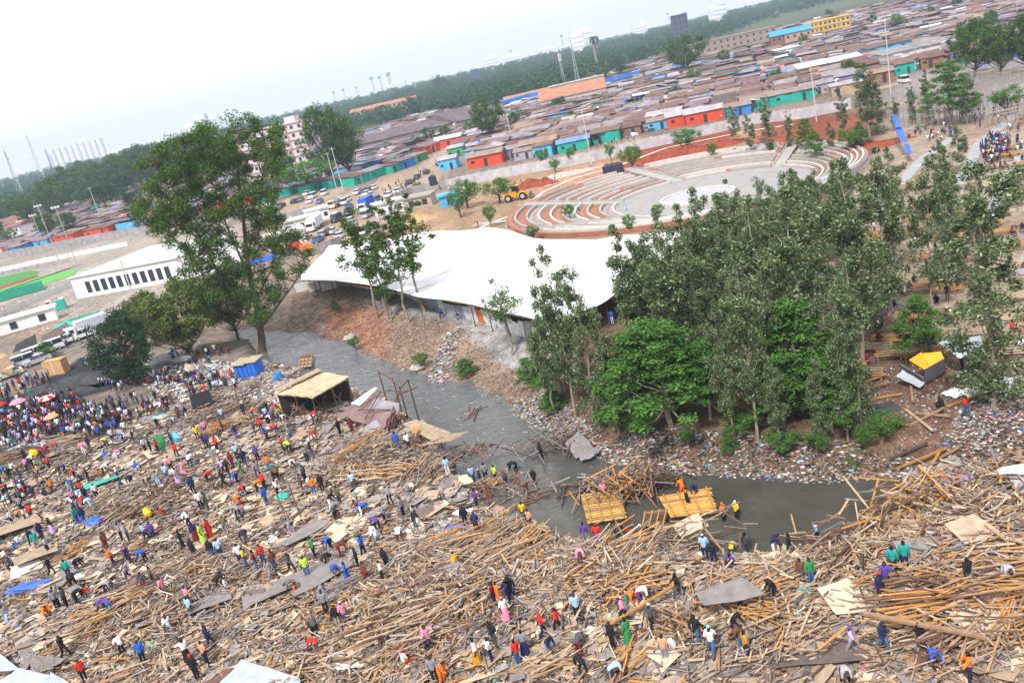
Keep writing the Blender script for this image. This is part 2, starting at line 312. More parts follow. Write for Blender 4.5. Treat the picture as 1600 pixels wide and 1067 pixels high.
# ------------------------------------------------------------------ rubble
LAND = [(p[0], p[1]) for p in NEARB]
def near_land(x, y, m=0.3):
    return (~inpoly(x, y, RIV)) & (pdist(x, y, NEARB) < pdist(x, y, FARB)) 
DEB = [(-200,1300),(-200,740),(-20,735),(60,745),(110,715),(170,690),(215,655),(260,610),(330,590),(400,560),(470,560),(485,590),(545,592),(600,615),(650,640),(690,690),(715,735),(760,775),(830,812),(930,838),(1000,846),(1100,850),(1230,850),(1290,845),(1340,830),(1400,775),(1440,745),(1520,740),(1800,690),(1900,1300)]
def sample(n, P, wfar=1.0):
    """uniform on the ground inside a pixel outline"""
    out = []; 
    C = np.array([gz(px, py) for px, py in P]); x0, y0 = C.min(0); x1, y1 = C.max(0); tot = 0
    while tot < n:
        x = rng.uniform(x0, x1, n*3); y = rng.uniform(y0, y1, n*3); px, py = proj(x, y, 0*x)
        k = inpoly(px, py, P) & (px > -60) & (px < 1660) & (py < 1130)
        if wfar != 1.0: k &= rng.random(len(x)) < np.clip((55/np.hypot(x, y))**wfar, 0, 1)
        o = np.c_[x[k], y[k]]; out.append(o); tot += len(o)
    return np.concatenate(out)[:n]
def heapness(x, y):
    h = np.zeros_like(x)
    for hx, hy, r, hh in HW: h = np.maximum(h, np.exp(-((x-hx)**2+(y-hy)**2)/(r*r)))
    return h
wnames = ['tan', 'pale', 'grey', 'orange', 'brown', 'sand', 'rust', 'lightgrey']; WM = [MATS['wood_'+k] for k in wnames]
# narrow sticks and battens: nobody could count them
P = sample(78000, DEB, .9); x, y = P.T; hp = heapness(x, y); cl = vnoise(x*.16+3, y*.16)
keep = (rng.random(len(x)) < np.clip(.30+.9*hp+1.3*(cl-.45), .12, 1)) & (~inpoly(x, y, RIV)); x = x[keep]; y = y[keep]; hp = hp[keep]; n = len(x)
dirf = (vnoise(x*.09+20, y*.09)*2.2+vnoise(x*.3, y*.3+8)*1.2)*pi*1.4
yaw = dirf+rng.normal(0, .75, n); ln = rng.gamma(2.2, .30, n)+.15; wd = rng.uniform(.03, .11, n); th = rng.uniform(.025, .06, n)
z = H(x, y)+.03+rng.random(n)**2*(.22+.6*hp)
V, Fq = boxes(np.c_[x, y, z], np.c_[ln, wd, th], yaw, rng.normal(0, .09+.10*hp, n), rng.normal(0, .3, n))
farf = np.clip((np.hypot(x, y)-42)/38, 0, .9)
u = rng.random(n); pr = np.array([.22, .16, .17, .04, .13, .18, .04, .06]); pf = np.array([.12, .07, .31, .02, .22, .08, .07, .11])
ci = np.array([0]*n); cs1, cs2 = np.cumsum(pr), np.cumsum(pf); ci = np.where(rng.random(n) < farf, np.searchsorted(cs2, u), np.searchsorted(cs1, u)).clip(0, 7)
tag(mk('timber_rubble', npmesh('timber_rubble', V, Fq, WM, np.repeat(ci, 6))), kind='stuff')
# broken boards and splinters under them
P = sample(38000, DEB, .8); x, y = P.T; k = (~inpoly(x, y, RIV)) & (rng.random(len(x)) < np.clip(.35+1.1*(vnoise(x*.2+40, y*.2)-.35), .1, 1)); x, y = x[k], y[k]; n = len(x)
sz = .15+rng.gamma(2, .2, n); V, Fq = boxes(np.c_[x, y, H(x, y)+.05+.22*rng.random(n)], np.c_[sz, sz*rng.uniform(.35, .9, n), np.full(n, .015)], rng.uniform(0, 6.3, n), rng.normal(0, .16, n), rng.normal(0, .16, n))
BM = [mat('board_buff', (.38, .285, .20), .9, .2, 2, isl=.2, coord='Pos'), mat('board_grey', (.25, .225, .22), .9, .2, 2, isl=.25, coord='Pos'), mat('board_pale', (.56, .47, .35), .9, .15, 2, isl=.15, coord='Pos'), mat('board_dark', (.13, .10, .09), .9, .2, 2, isl=.2, coord='Pos'), mat('board_pink', (.38, .24, .18), .9, .15, 2, isl=.15, coord='Pos')]
ci = rng.choice(5, n, p=[.26, .34, .14, .20, .06])
tag(mk('broken_boards', npmesh('broken_boards', V, Fq, BM, np.repeat(ci, 6))), kind='stuff')
P = sample(42000, DEB, .9); x, y = P.T; k = ~inpoly(x, y, RIV); x, y = x[k], y[k]; n = len(x)
sz = rng.gamma(2, .06, n)+.05; V, Fq = boxes(np.c_[x, y, H(x, y)+.03], np.c_[sz, sz*rng.uniform(.2, .8, n), sz*.3], rng.uniform(0, 6.3, n), rng.normal(0, .5, n), rng.normal(0, .5, n))
tag(mk('rubble_chips', npmesh('rubble_chips', V, Fq, WM+BM, np.repeat(rng.choice(13, n, p=[.08,.08,.14,.02,.1,.08,.05,.1,.1,.15,.02,.06,.02]), 6))), kind='stuff')
# crumpled rags, plastic and paper
def crumple(n, P, name, size=(.12, .5), mats=None, pw=None, hz=.05, wf=.8, flat=.35, mask=None):
    Q = sample(n, P, wf); x, y = Q.T
    k = ~inpoly(x, y, RIV)
    if mask is not None: k &= mask(x, y)
    x, y = x[k], y[k]; n = len(x); s = rng.uniform(size[0], size[1], n)
    a = np.linspace(0, 2*pi, 6)[:-1]; ang = a[None]+rng.uniform(0, 6.3, (n, 1)); rr = s[:, None]*rng.uniform(.35, 1, (n, 5))
    vx = x[:, None]+rr*np.cos(ang); vy = y[:, None]+rr*np.sin(ang); z0 = H(x, y)+hz; vz = z0[:, None]+rng.uniform(-.3, 1, (n, 5))*s[:, None]*flat
    V = np.concatenate([np.stack([vx, vy, vz], -1), np.stack([x, y, z0+s*flat*1.3], -1)[:, None]], 1).reshape(-1, 3)
    T = np.array([(i, (i+1) % 5, 5) for i in range(5)]); Fq = (T[None]+6*np.arange(n)[:, None, None]).reshape(-1, 3)
    o = mk(name, npmesh(name, V, Fq, mats, np.repeat(rng.choice(len(mats), n, p=pw), 5))); tag(o, kind='stuff'); return o
RM = [mat('rag_'+k, c, .85, .15, 6, isl=.25, coord='Pos') for k, c in dict(white=(.48,.47,.48), grey=(.27,.255,.25), blue=(.06,.16,.45), pink=(.5,.2,.25), teal=(.08,.32,.30), brown=(.17,.11,.08), black=(.03,.03,.035), cream=(.5,.43,.33)).items()]
crumple(5200, DEB, 'scattered_rags', (.1, .38), RM, [.28,.26,.06,.03,.04,.14,.12,.07])
for Pz, nn in (([(215,600),(240,565),(330,565),(420,580),(470,600),(440,640),(330,625),(250,620)], 1500), ([(5,690),(40,680),(75,690),(70,705),(20,715)], 300), ([(400,625),(440,600),(470,610),(440,640)], 200)):
    crumple(nn, Pz, 'heaped_rags', (.15, .5), RM, [.40,.26,.05,.03,.03,.1,.1,.03], .15)
# far bank: gravel, sticks and rubbish washed up by the river
BANK = [(430,525),(455,465),(520,450),(640,492),(720,505),(800,560),(860,580),(960,660),(1200,690),(1300,700),(1420,720),(1430,752),(1300,757),(1200,750),(1000,734),(900,706),(830,662),(700,602),(560,562)]
crumple(9000, BANK, 'bank_rubbish', (.05, .2), RM, [.04,.20,.01,.01,.01,.53,.14,.06], 0, 0.0)
crumple(2800, [(800,655),(790,600),(850,590),(940,660),(1000,690),(1000,735),(900,706)], 'bank_rubbish', (.07, .28), RM, [.10,.36,.02,.01,.02,.28,.17,.04], .05, 0.0)
crumple(5200, [(930,700),(960,660),(1330,680),(1420,690),(1430,752),(1300,757),(1000,734)], 'bank_rubbish', (.06, .26), RM, [.07,.25,.02,.02,.02,.38,.20,.04], .05, 0.0)
crumple(2600, [(1450,735),(1500,640),(1640,560),(1640,740)], 'bank_rubbish', (.06, .24), RM, [.07,.26,.02,.02,.02,.40,.18,.03], .05, 0.0)
crumple(600, [(640,600),(690,520),(720,510),(700,560),(660,600)], 'bank_rubbish', (.12, .4), RM, [.14,.5,.01,.01,.01,.2,.1,.03], .08, 0)
crumple(1600, [(-60,540),(-60,480),(230,470),(330,545),(230,560),(100,520)], 'roadside_litter', (.1, .35), RM, [.2,.35,.04,.03,.08,.2,.07,.03], 0, 0)
crumple(1200, [(1340,690),(1330,570),(1560,560),(1560,680)], 'camp_litter', (.05, .14), RM, [.25,.3,.05,.04,.04,.2,.07,.05], 0, 0)
P = sample(3500, BANK, 0); x, y = P.T; k = ~inpoly(x, y, RIV); x, y = x[k], y[k]; n = len(x)
V, Fq = boxes(np.c_[x, y, H(x, y)+.03], np.c_[rng.uniform(.2, 1.1, n), np.full(n, .04), np.full(n, .03)], rng.uniform(0, 6.3, n), rng.normal(0, .3, n), np.zeros(n))
tag(mk('bank_sticks', npmesh('bank_sticks', V, Fq, WM, np.repeat(rng.choice(8, n, p=[.1,.05,.25,0,.3,.1,.1,.1]), 6))), kind='stuff')
# ------------------------------------------------------------------ single planks and boards lying on top
def plank_mesh(L_, w, t, seed):
    r = random.Random(seed); m = MB(); V = []; k = 5
    for i in range(k+1):
        xx = -L_/2+L_*i/k; bow = .03*L_/3*sin(pi*i/k); e = r.uniform(-.08, .08) if i in (0, k) else 0
        for (a, b) in ((-1,-1),(1,-1),(1,1),(-1,1)): V.append((xx+e*a, a*w/2, b*t/2+bow))
    Fc = [(0,1,2,3), tuple(4*k+q for q in (3,2,1,0))]+[(4*i+q, 4*i+4+q, 4*i+4+(q+1) % 4, 4*i+(q+1) % 4) for i in range(k) for q in range(4)]
    return m.add(V, Fc).mesh('plank', WM[0])
PLM = {'long': [plank_mesh(2.8, .13, .05, 1), plank_mesh(2.3, .11, .06, 2)], 'short': [plank_mesh(1.3, .12, .04, 3), plank_mesh(1.1, .15, .03, 4)], 'wide': [plank_mesh(2.0, .28, .035, 5), plank_mesh(1.8, .26, .035, 6)]}
def sheet_mesh(a, b, seed):
    r = random.Random(seed); nx_, ny_ = 6, 4; V = []; ph = r.uniform(0, 6)
    cut = r.uniform(.1, .35)
    for s in (1, -1):
        for j in range(ny_+1):
            for i in range(nx_+1):
                u, v = i/nx_-.5, j/ny_-.5; xx, yy = u*a, v*b
                if i == nx_ : xx -= cut*a*max(0, v+.2)
                if j == 0 and i < 3: yy += cut*b*.4*(1-i/3)
                V.append((xx+r.uniform(-.02, .02), yy+r.uniform(-.02, .02), .05*a*sin(u*3+ph)*v*1.4+s*.008))
    q = (nx_+1); o = q*(ny_+1); Fc = []
    for j in range(ny_):
        for i in range(nx_):
            k = j*q+i; Fc.append((k, k+1, k+q+1, k+q)); Fc.append((o+k, o+k+q, o+k+q+1, o+k+1))
    ed = [j for j in range(q)]+[q*j+nx_ for j in range(1, ny_+1)]+[ny_*q+i for i in range(nx_-1, -1, -1)]+[q*j for j in range(ny_-1, 0, -1)]
    for a_, b_ in zip(ed, ed[1:]+ed[:1]): Fc.append((a_, o+a_, o+b_, b_))
    m = MB(); m.add(V, Fc); return m.mesh('board', BM[0])
SHM = {'large': [sheet_mesh(2.3, 1.2, 1), sheet_mesh(2.0, 1.25, 2)], 'small': [sheet_mesh(1.1, .8, 3), sheet_mesh(.9, .9, 4), sheet_mesh(1.2, .55, 5)]}
mat('sheet_white', (.68, .66, .62), .7, .1, 2); mat('sheet_tin', (.45, .50, .56), .45, .15, 3, metal=.3, wave=4)
def ori(y):
    y = y % pi; return 'across' if (y < .5 or y > pi-.5) else ('slanting' if (y < 1.1 or y > 2.0) else 'endwise')
cand = sample(1500, [(-40,1110),(-40,800),(200,830),(450,780),(700,800),(960,850),(1250,850),(1400,800),(1640,800),(1640,1110)], 1.1)
rng.shuffle(cand); cn = {'tan':'tan','pale':'pale-yellow','grey':'grey','orange':'orange','brown':'dark-brown','sand':'sandy','rust':'rust-brown','lightgrey':'light-grey'}
ci_ = 0
for (x, y) in cand:
    if ci_ >= 300: break
    if inpoly(x, y, RIV): continue
    ci_ += 1; kk = random.choices(['long', 'short', 'wide'], [5, 2, 3])[0]; c = random.choices(wnames, [24, 22, 14, 8, 8, 16, 3, 7])[0]
    yw = random.choice([R(-.5, .5), R(0, pi), R(.2, 1.0)]); o = mk('plank', random.choice(PLM[kk]), None, (x, y, Hs(x, y)+R(.22, .42)), 0, [MATS['wood_'+c]]); o.rotation_euler = (R(-.1, .1), R(-.07, .07), yw)
    auto(o, f"{kk} {cn[c]} plank lying {ori(yw)} on the rubble", 'plank', 'loose planks on the rubble')
cand = sample(1200, DEB, 1.0); ci_ = 0; bn = ['buff', 'grey', 'pale', 'dark', 'pink']
for (x, y) in cand:
    if ci_ >= 290: break
    px, py = proj(x, y, 0.)
    if inpoly(x, y, RIV) or py > 1090 or px < -10 or px > 1610: continue
    ci_ += 1; kk = random.choices(['large', 'small'], [4, 5])[0]; c = random.choices(bn+['white'], [28, 34, 20, 5, 8, 5])[0]; m_ = MATS['sheet_white'] if c == 'white' else MATS['board_'+c]
    yw = R(0, pi); o = mk('board', random.choice(SHM[kk]), None, (x, y, Hs(x, y)+R(.12, .32)), 0, [m_]); o.rotation_euler = (R(-.22, .16), R(-.12, .12), yw)
    auto(o, f"{kk} {dict(buff='buff',grey='grey',pale='pale',dark='dark-brown',pink='pinkish',white='white').get(c)} board dropped {ori(yw)} on the rubble", 'board', 'loose boards on the rubble')
def place_sheet(px, py, a, b, m_, label, cat='panel', yw=0., pit=0., rol=0., dz=.35, name='panel', group=None):
    p = at(px, py); o = mk(name, sheet_mesh(a, b, int(px+py)), None, (p.x, p.y, p.z+dz), 0, [m_]); o.rotation_euler = (rol, pit, yw); tag(o, label, cat, group); return o
mat('panel_blue', (.16, .55, .75), .5, .1, 3); mat('panel_teal', (.03, .42, .34), .5, .12, 3, wave=5); mat('panel_cobalt', (.05, .13, .5), .6, .2, 3); mat('panel_mint', (.25, .6, .5), .6, .1, 3)
place_sheet(1252, 946, 2.6, .75, MATS['panel_blue'], 'light blue door panel lying slantwise on the planks', yw=.95, pit=-.1); lm('the light blue door panel', *gz(1252, 946))
place_sheet(155, 765, 4.6, 1.6, MATS['panel_teal'], 'teal corrugated panel resting across the rubble', yw=.35, dz=.7); lm('the teal corrugated panel', *gz(155, 765))
place_sheet(1330, 945, 2.4, 2.2, MATS['board_pale'], 'large square pale plywood sheet beside the blue door panel', yw=.1, rol=.25, dz=.5)
place_sheet(545, 1040, 2.3, 1.5, MATS['sheet_white'], 'white board with torn corners near the bottom edge', yw=-.2); lm('the white torn board', *gz(545, 1040))
place_sheet(245, 1012, 2.2, .9, MATS['panel_mint'], 'mint green sheet sliding off a stack of planks', yw=.5)
place_sheet(45, 893, 2.4, 1.5, MATS['sheet_white'], 'folded white panel on dark timbers at the left edge', yw=.3, rol=.2)
place_sheet(1520, 848, 2., 1.5, MATS['wood_pale'], 'pale slatted board on top of the big heap', yw=.2, rol=.3, dz=.8)
place_sheet(1540, 980, 2.6, 2.0, MATS['board_pale'], 'big pale plywood sheet with a broken edge right of the beam', yw=.5, rol=.2, dz=.6); lm('the big plywood sheet', *gz(1540, 980))
place_sheet(1085, 840, 2.2, 1.6, MATS['board_pale'], 'cream panel tipped up at the water side heap', yw=.3, rol=.5, dz=.8)
place_sheet(1145, 965, 3.0, 1.5, MATS['board_grey'], 'long grey sheet carried flat over two bent people', yw=.05, dz=1.55)
place_sheet(1450, 870, 2.8, 1.6, MATS['board_grey'], 'flat grey sheet below the tall heap at the river corner', yw=-.1, rol=.15, dz=.5)
place_sheet(1280, 1035, 4.5, 1.2, MATS['board_dark'], 'dark grey wall panel lying flat near the bottom edge', yw=-.1, dz=.4)
place_sheet(560, 905, 3.6, 2.2, MATS['board_grey'], 'wide grey roof sheet beside the woman in the blue dress', yw=.45, dz=.45) if False else None
for q, (px, py, a, b, yw) in enumerate([(500,905,4.2,2.4,.5),(425,930,3.6,2.2,.3),(540,925,3,1.8,.6),(480,840,3.8,1.2,.75),(700,905,2.6,1.4,-.1),(330,950,2.8,1.7,.4),(20,830,5.0,4.0,.45),(60,875,3.2,2.4,.5)]):
    o = place_sheet(px, py, a, b, MATS['board_grey' if q < 6 else 'board_buff'], None, yw=yw, dz=.45+.02*q, name='roof_sheet'); auto(o, 'wide flat felt covered roof sheet fallen flat', 'roof sheet', 'fallen roof sheets')
# named bundles of cloth and sacks
def blob(name, px, py, s, m_, label, cat, dz=0., group=None, seed=0):
    r = random.Random(seed+int(px)); p = at(px, py); m = MB(); nu, nv = 9, 6; V = []
    for i in range(nv+1):
        t = pi*i/nv
        for j in range(nu): a = 2*pi*j/nu; k = r.uniform(.75, 1.2); V.append((s[0]*k*sin(t)*cos(a), s[1]*k*sin(t)*sin(a), s[2]*(.9+cos(t)*k)))
    m.add(V, [(i*nu+j, (i+1)*nu+j, (i+1)*nu+(j+1) % nu, i*nu+(j+1) % nu) for i in range(nv) for j in range(nu)])
    o = mk(name, m.mesh(name, m_), None, (p.x, p.y, p.z+dz)); tag(o, label, cat, group); return o
mat('plastic_white', (.75, .76, .8), .4, .08, 5); mat('plastic_yellow', (.75, .55, .02), .45, .1, 5); mat('tarp_blue', (.03, .12, .62), .45, .1, 5); mat('tarp_orange', (.75, .33, .02), .5, .1, 4)
for a in [(1050,1020,(.45,.35,.7),'white','tall white sack leaning on a man with bare arms',.1),(508,985,(.6,.5,.45),'yellow','yellow sack beside two stooping people',0),(234,812,(.6,.4,.8),'yellow','bright yellow sack held upright by two men',.3),(57,720,(.8,.5,.9),'yellow','yellow sheet bundle under the crowd at left',.2),(640,836,(.5,.5,.5),'white','round white sack behind a person in black and jeans',0),(722,807,(1.1,.4,.35),'white','long white sack lying below the river corner',.2),(590,843,(.7,.5,.7),'white','white sheet bundle dragged by a stooping person',0),(1197,938,(.35,.35,.8),'white','white cloth bag hanging at a person in black',.1),(1228,872,(.35,.3,.8),'cream','cream cloth held at the water side',.1),(488,767,(.5,.35,.5),'white','white sack on the back of a man in orange',.7),(125,905,(.8,.5,.45),'white','white crumpled sheeting between stooping people',0)]:
    px, py, s_, c, l, dz = a; s_ = tuple(q*.56 for q in s_); blob('sack', px, py, s_, MATS.get('plastic_'+c, MATS['rag_cream']), l, 'sack', dz, 'sacks and bundles')
blob('tarpaulin', 150, 822, (.7,.5,.45), MATS['tarp_blue'], 'bright blue tarpaulin crumpled under a seated group', 'tarpaulin'); blob('tarpaulin', 710, 828, (1.1,.35,.2), MATS['tarp_blue'], 'blue tarpaulin strip beside the man in red trousers', 'tarpaulin')
blob('tarpaulin', 50, 920, (1.9,.5,.25), MATS['panel_cobalt'], 'dull blue tarpaulin strip on timbers near the left edge', 'tarpaulin'); blob('tarpaulin', 277, 693, (.5,.3,.6), MATS['panel_blue'], 'light blue bag held by two standing people', 'bag', .1); blob('tarpaulin', 255, 704, (.6,.3,.8), mat('cloth_green', CL['green']), 'green board carried past the man in red', 'board', .2)
blob('tarpaulin', 243, 655, (1.4,.4,.2), MATS['panel_blue'], 'sky blue tarpaulin strip on grey rubble', 'tarpaulin')
blob('tarpaulin', 444, 782, (.6,.4,.3), MATS['panel_teal'], 'turquoise cloth in front of a man in blue', 'cloth', .1)
# long beams, single and leaning poles
def beam(p0, p1, w, m_, label, cat='beam', name='beam', group=None, h=None):
    a, b = Vector(p0), Vector(p1); c = (a+b)/2; m = MB(); m.bar(np.array(a-c), np.array(b-c), w, h or w*.6); o = m.build(name, m_, None, c); tag(o, label, cat, group); return o
def atz(px, py, dz): p = at(px, py); return (p.x, p.y, p.z+dz)
def los(px, py, base): # point above 'base' seen at pixel
    return (base[0], base[1], top_z(base, px, py))
a = atz(1437, 1018, 1.75); beam((a[0]-2.0, a[1]+.9, a[2]+.25), (a[0]+2.2, a[1]-1.6, a[2]-.35), .24, MATS['wood_tan'], 'long thick yellow beam carried on the shoulder of a man in dark clothes', h=.12)
a = atz(1005, 965, 1.0); beam((a[0]-1.9, a[1]-.6, a[2]-.5), (a[0]+2.1, a[1]+.8, a[2]), .16, MATS['wood_orange'], 'orange beam lifted beside the woman in the pink hood')
for (x0, y0, x1, y1, c, l, dz) in [(445,805,432,757,'rust','thin dark pole standing out of the rubble by stooping people',0),(470,808,462,753,'rust','thin leaning pole in the middle left of the rubble',0),(178,925,176,890,'tan','upright split plank beside a stooping person',0),(588,860,590,0,'tan','',0)]:
    if not l: continue
    b_ = at(x0, y0); t_ = los(x1, y1, b_); beam(tuple(b_), (t_[0]-.1, t_[1], t_[2]), .1, MATS['wood_'+c], l, 'pole', 'pole')
p = at(594, 912); beam((p.x, p.y, p.z), (p.x, p.y, p.z+1.1), .3, MATS['wood_orange'], 'orange plank held upright by the man in white', 'plank', 'plank', h=.04)
# stacks of parallel laths, each stack one heap of countless strips
def lath_stack(px, py, n, L_, yaw, spread, c, label, hh=.6):
    p = at(px, py); L_ = min(L_*.68, 3.0); n = int(n*1.15); C = np.c_[rng.normal(0, spread, n), rng.normal(0, spread*.6, n), .15+hh*rng.random(n)]; V, Fq = boxes(C@rotm(yaw).T, np.c_[rng.uniform(.5, 1.1, n)*L_, rng.uniform(.045, .11, n), rng.uniform(.03, .06, n)], rng.normal(yaw, .28, n), rng.normal(0, .07, n), rng.normal(0, .2, n))
    o = mk('plank_stack', npmesh('plank_stack', V, Fq, [MATS['wood_'+q] for q in c], np.repeat(rng.integers(0, len(c), n), 6)), None, p); tag(o, label, 'plank stack', 'stacks of salvaged planks'); return o
LS = [(840,790,60,6,.25,1.5,('orange','tan','rust'),'fan of long orange planks reaching over the water by the yellow shirt'),(740,775,50,3.6,.5,1.5,('tan','orange','pale'),'heap of criss cross tan planks above the white sack'),
 (160,790,40,4,.8,1.2,('tan','grey','pale'),'loose stack of long thin planks beside the teal panel'),(215,795,60,4,1.0,1.3,('tan','brown','sand'),'tangled heap of planks below the teal panel'),(340,675,40,4,.6,1.2,('tan','orange','brown'),'brownish orange planks heaped behind the yellow shirt'),(355,650,45,4.2,.6,1.2,('brown','grey','tan'),'dark ribbed stack of planks leaning to the right'),
 (372,662,24,2.5,-.5,1.0,('pale','sand'),'fresh pale planks in a small heap by the river path'),(30,715,60,6,.1,1.6,('tan','brown','rust'),'long low stack of brown planks at the left edge'),(105,692,40,3,.0,1.3,('pale','tan'),'pale curved laths beside the crowd'),
 (585,745,40,4,-.35,1.3,('orange','pale','tan'),'fan of fresh orange planks below the fallen sheets'),(655,745,70,3.2,1.1,1.7,('tan','sand','grey'),'big bundle of planks fanned on the slope by the river'),(560,715,60,4,.9,1.5,('tan','orange','grey'),'slanting planks under the collapsed purple sheets'),(120,865,26,3,.9,.8,('orange','tan'),'yellow planks propped slantwise by the man in teal'),
 (170,960,55,5.5,.45,1.6,('tan','orange','pale'),'long yellow planks sweeping across the rubble near the left'),(280,900,60,5,.6,1.5,('tan','grey','brown'),'slanting stack of planks right of the blue shirt'),(225,915,25,3.5,.5,.9,('tan','grey'),'bundle of grey and tan planks near a stooping person'),
 (650,960,120,3.5,.4,2.2,('tan','sand','rust','pale'),'widest round heap of broken planks in the foreground'),(960,880,110,3.6,.7,2.0,('tan','orange','grey','pale'),'tall heap of planks like a tent by the water'),(1180,935,45,5,.35,1.3,('tan','sand','orange'),'parallel tan planks right of the man in black'),(985,925,30,4,.2,1.,('orange','tan'),'low tan planks before the tall heap'),
 (560,925,30,4,.7,.8,('tan','grey'),'narrow curved planks behind the maroon robe'),(1190,970,30,2.6,-.8,.7,('orange','tan'),'orange planks fanned out beside the grey sheet'),(1060,985,26,2.6,-.9,.6,('tan','brown'),'dark slanting planks between two walkers'),(1560,900,70,5,-.1,1.8,('tan','orange','sand'),'long orange planks in layers at the right edge'),(1580,960,60,4,.7,1.3,('tan','orange'),'orange planks crossed over a dark hollow at the right edge'),
 (1500,1000,50,4,.5,1.3,('tan','sand','rust'),'mixed planks below the big pale sheet'),(1330,890,50,3.6,.8,1.4,('tan','brown','pale'),'planks beside two men watching the river'),(230,850,24,2.6,.7,.8,('tan','brown'),'small heap of planks behind the yellow sack'),(985,1040,26,3,.9,.8,('tan','orange'),'steep bundle of planks at the bottom edge'),(870,1045,26,3,.4,.8,('tan','pale'),'dense bundle of planks by the stooping men in black'),
 (1480,935,70,5.5,-.15,1.7,('orange','tan','rust'),'spread of long reddish planks below the green jackets'),(1245,1000,30,3.4,.5,1.1,('tan','sand'),'sandy planks left of the lilac sweater'),(350,1005,30,3.4,1.0,1.0,('grey','tan'),'grey and tan laths near the striped jacket'),(740,845,40,4,.5,1.3,('orange','tan','grey'),'planks under the feet of the man in red trousers'),(800,870,50,3.6,.6,1.5,('orange','tan','sand'),'steep orange planks behind the stooping pink shirt')]
for a in LS: o = lath_stack(*a[:7], a[7]); o['group'] = 'stacks of salvaged planks'
for ph, px, py in [('the round plank heap', 650, 965), ('the tall waterside heap', 960, 885), ('the plank fan', 840, 790), ('the ribbed dark stack', 355, 650), ('the left edge stack', 30, 715), ('the propped yellow planks', 120, 865), ('the right edge planks', 1560, 900), ('the long yellow beam', 1437, 1018), ('the bottom tin roof', 400, 1050), ('the tangled plank heap', 215, 795), ('the fallen grey roof sheets', 500, 905), ('the dark wall panel', 1280, 1035)]: lm(ph, *gz(px, py))
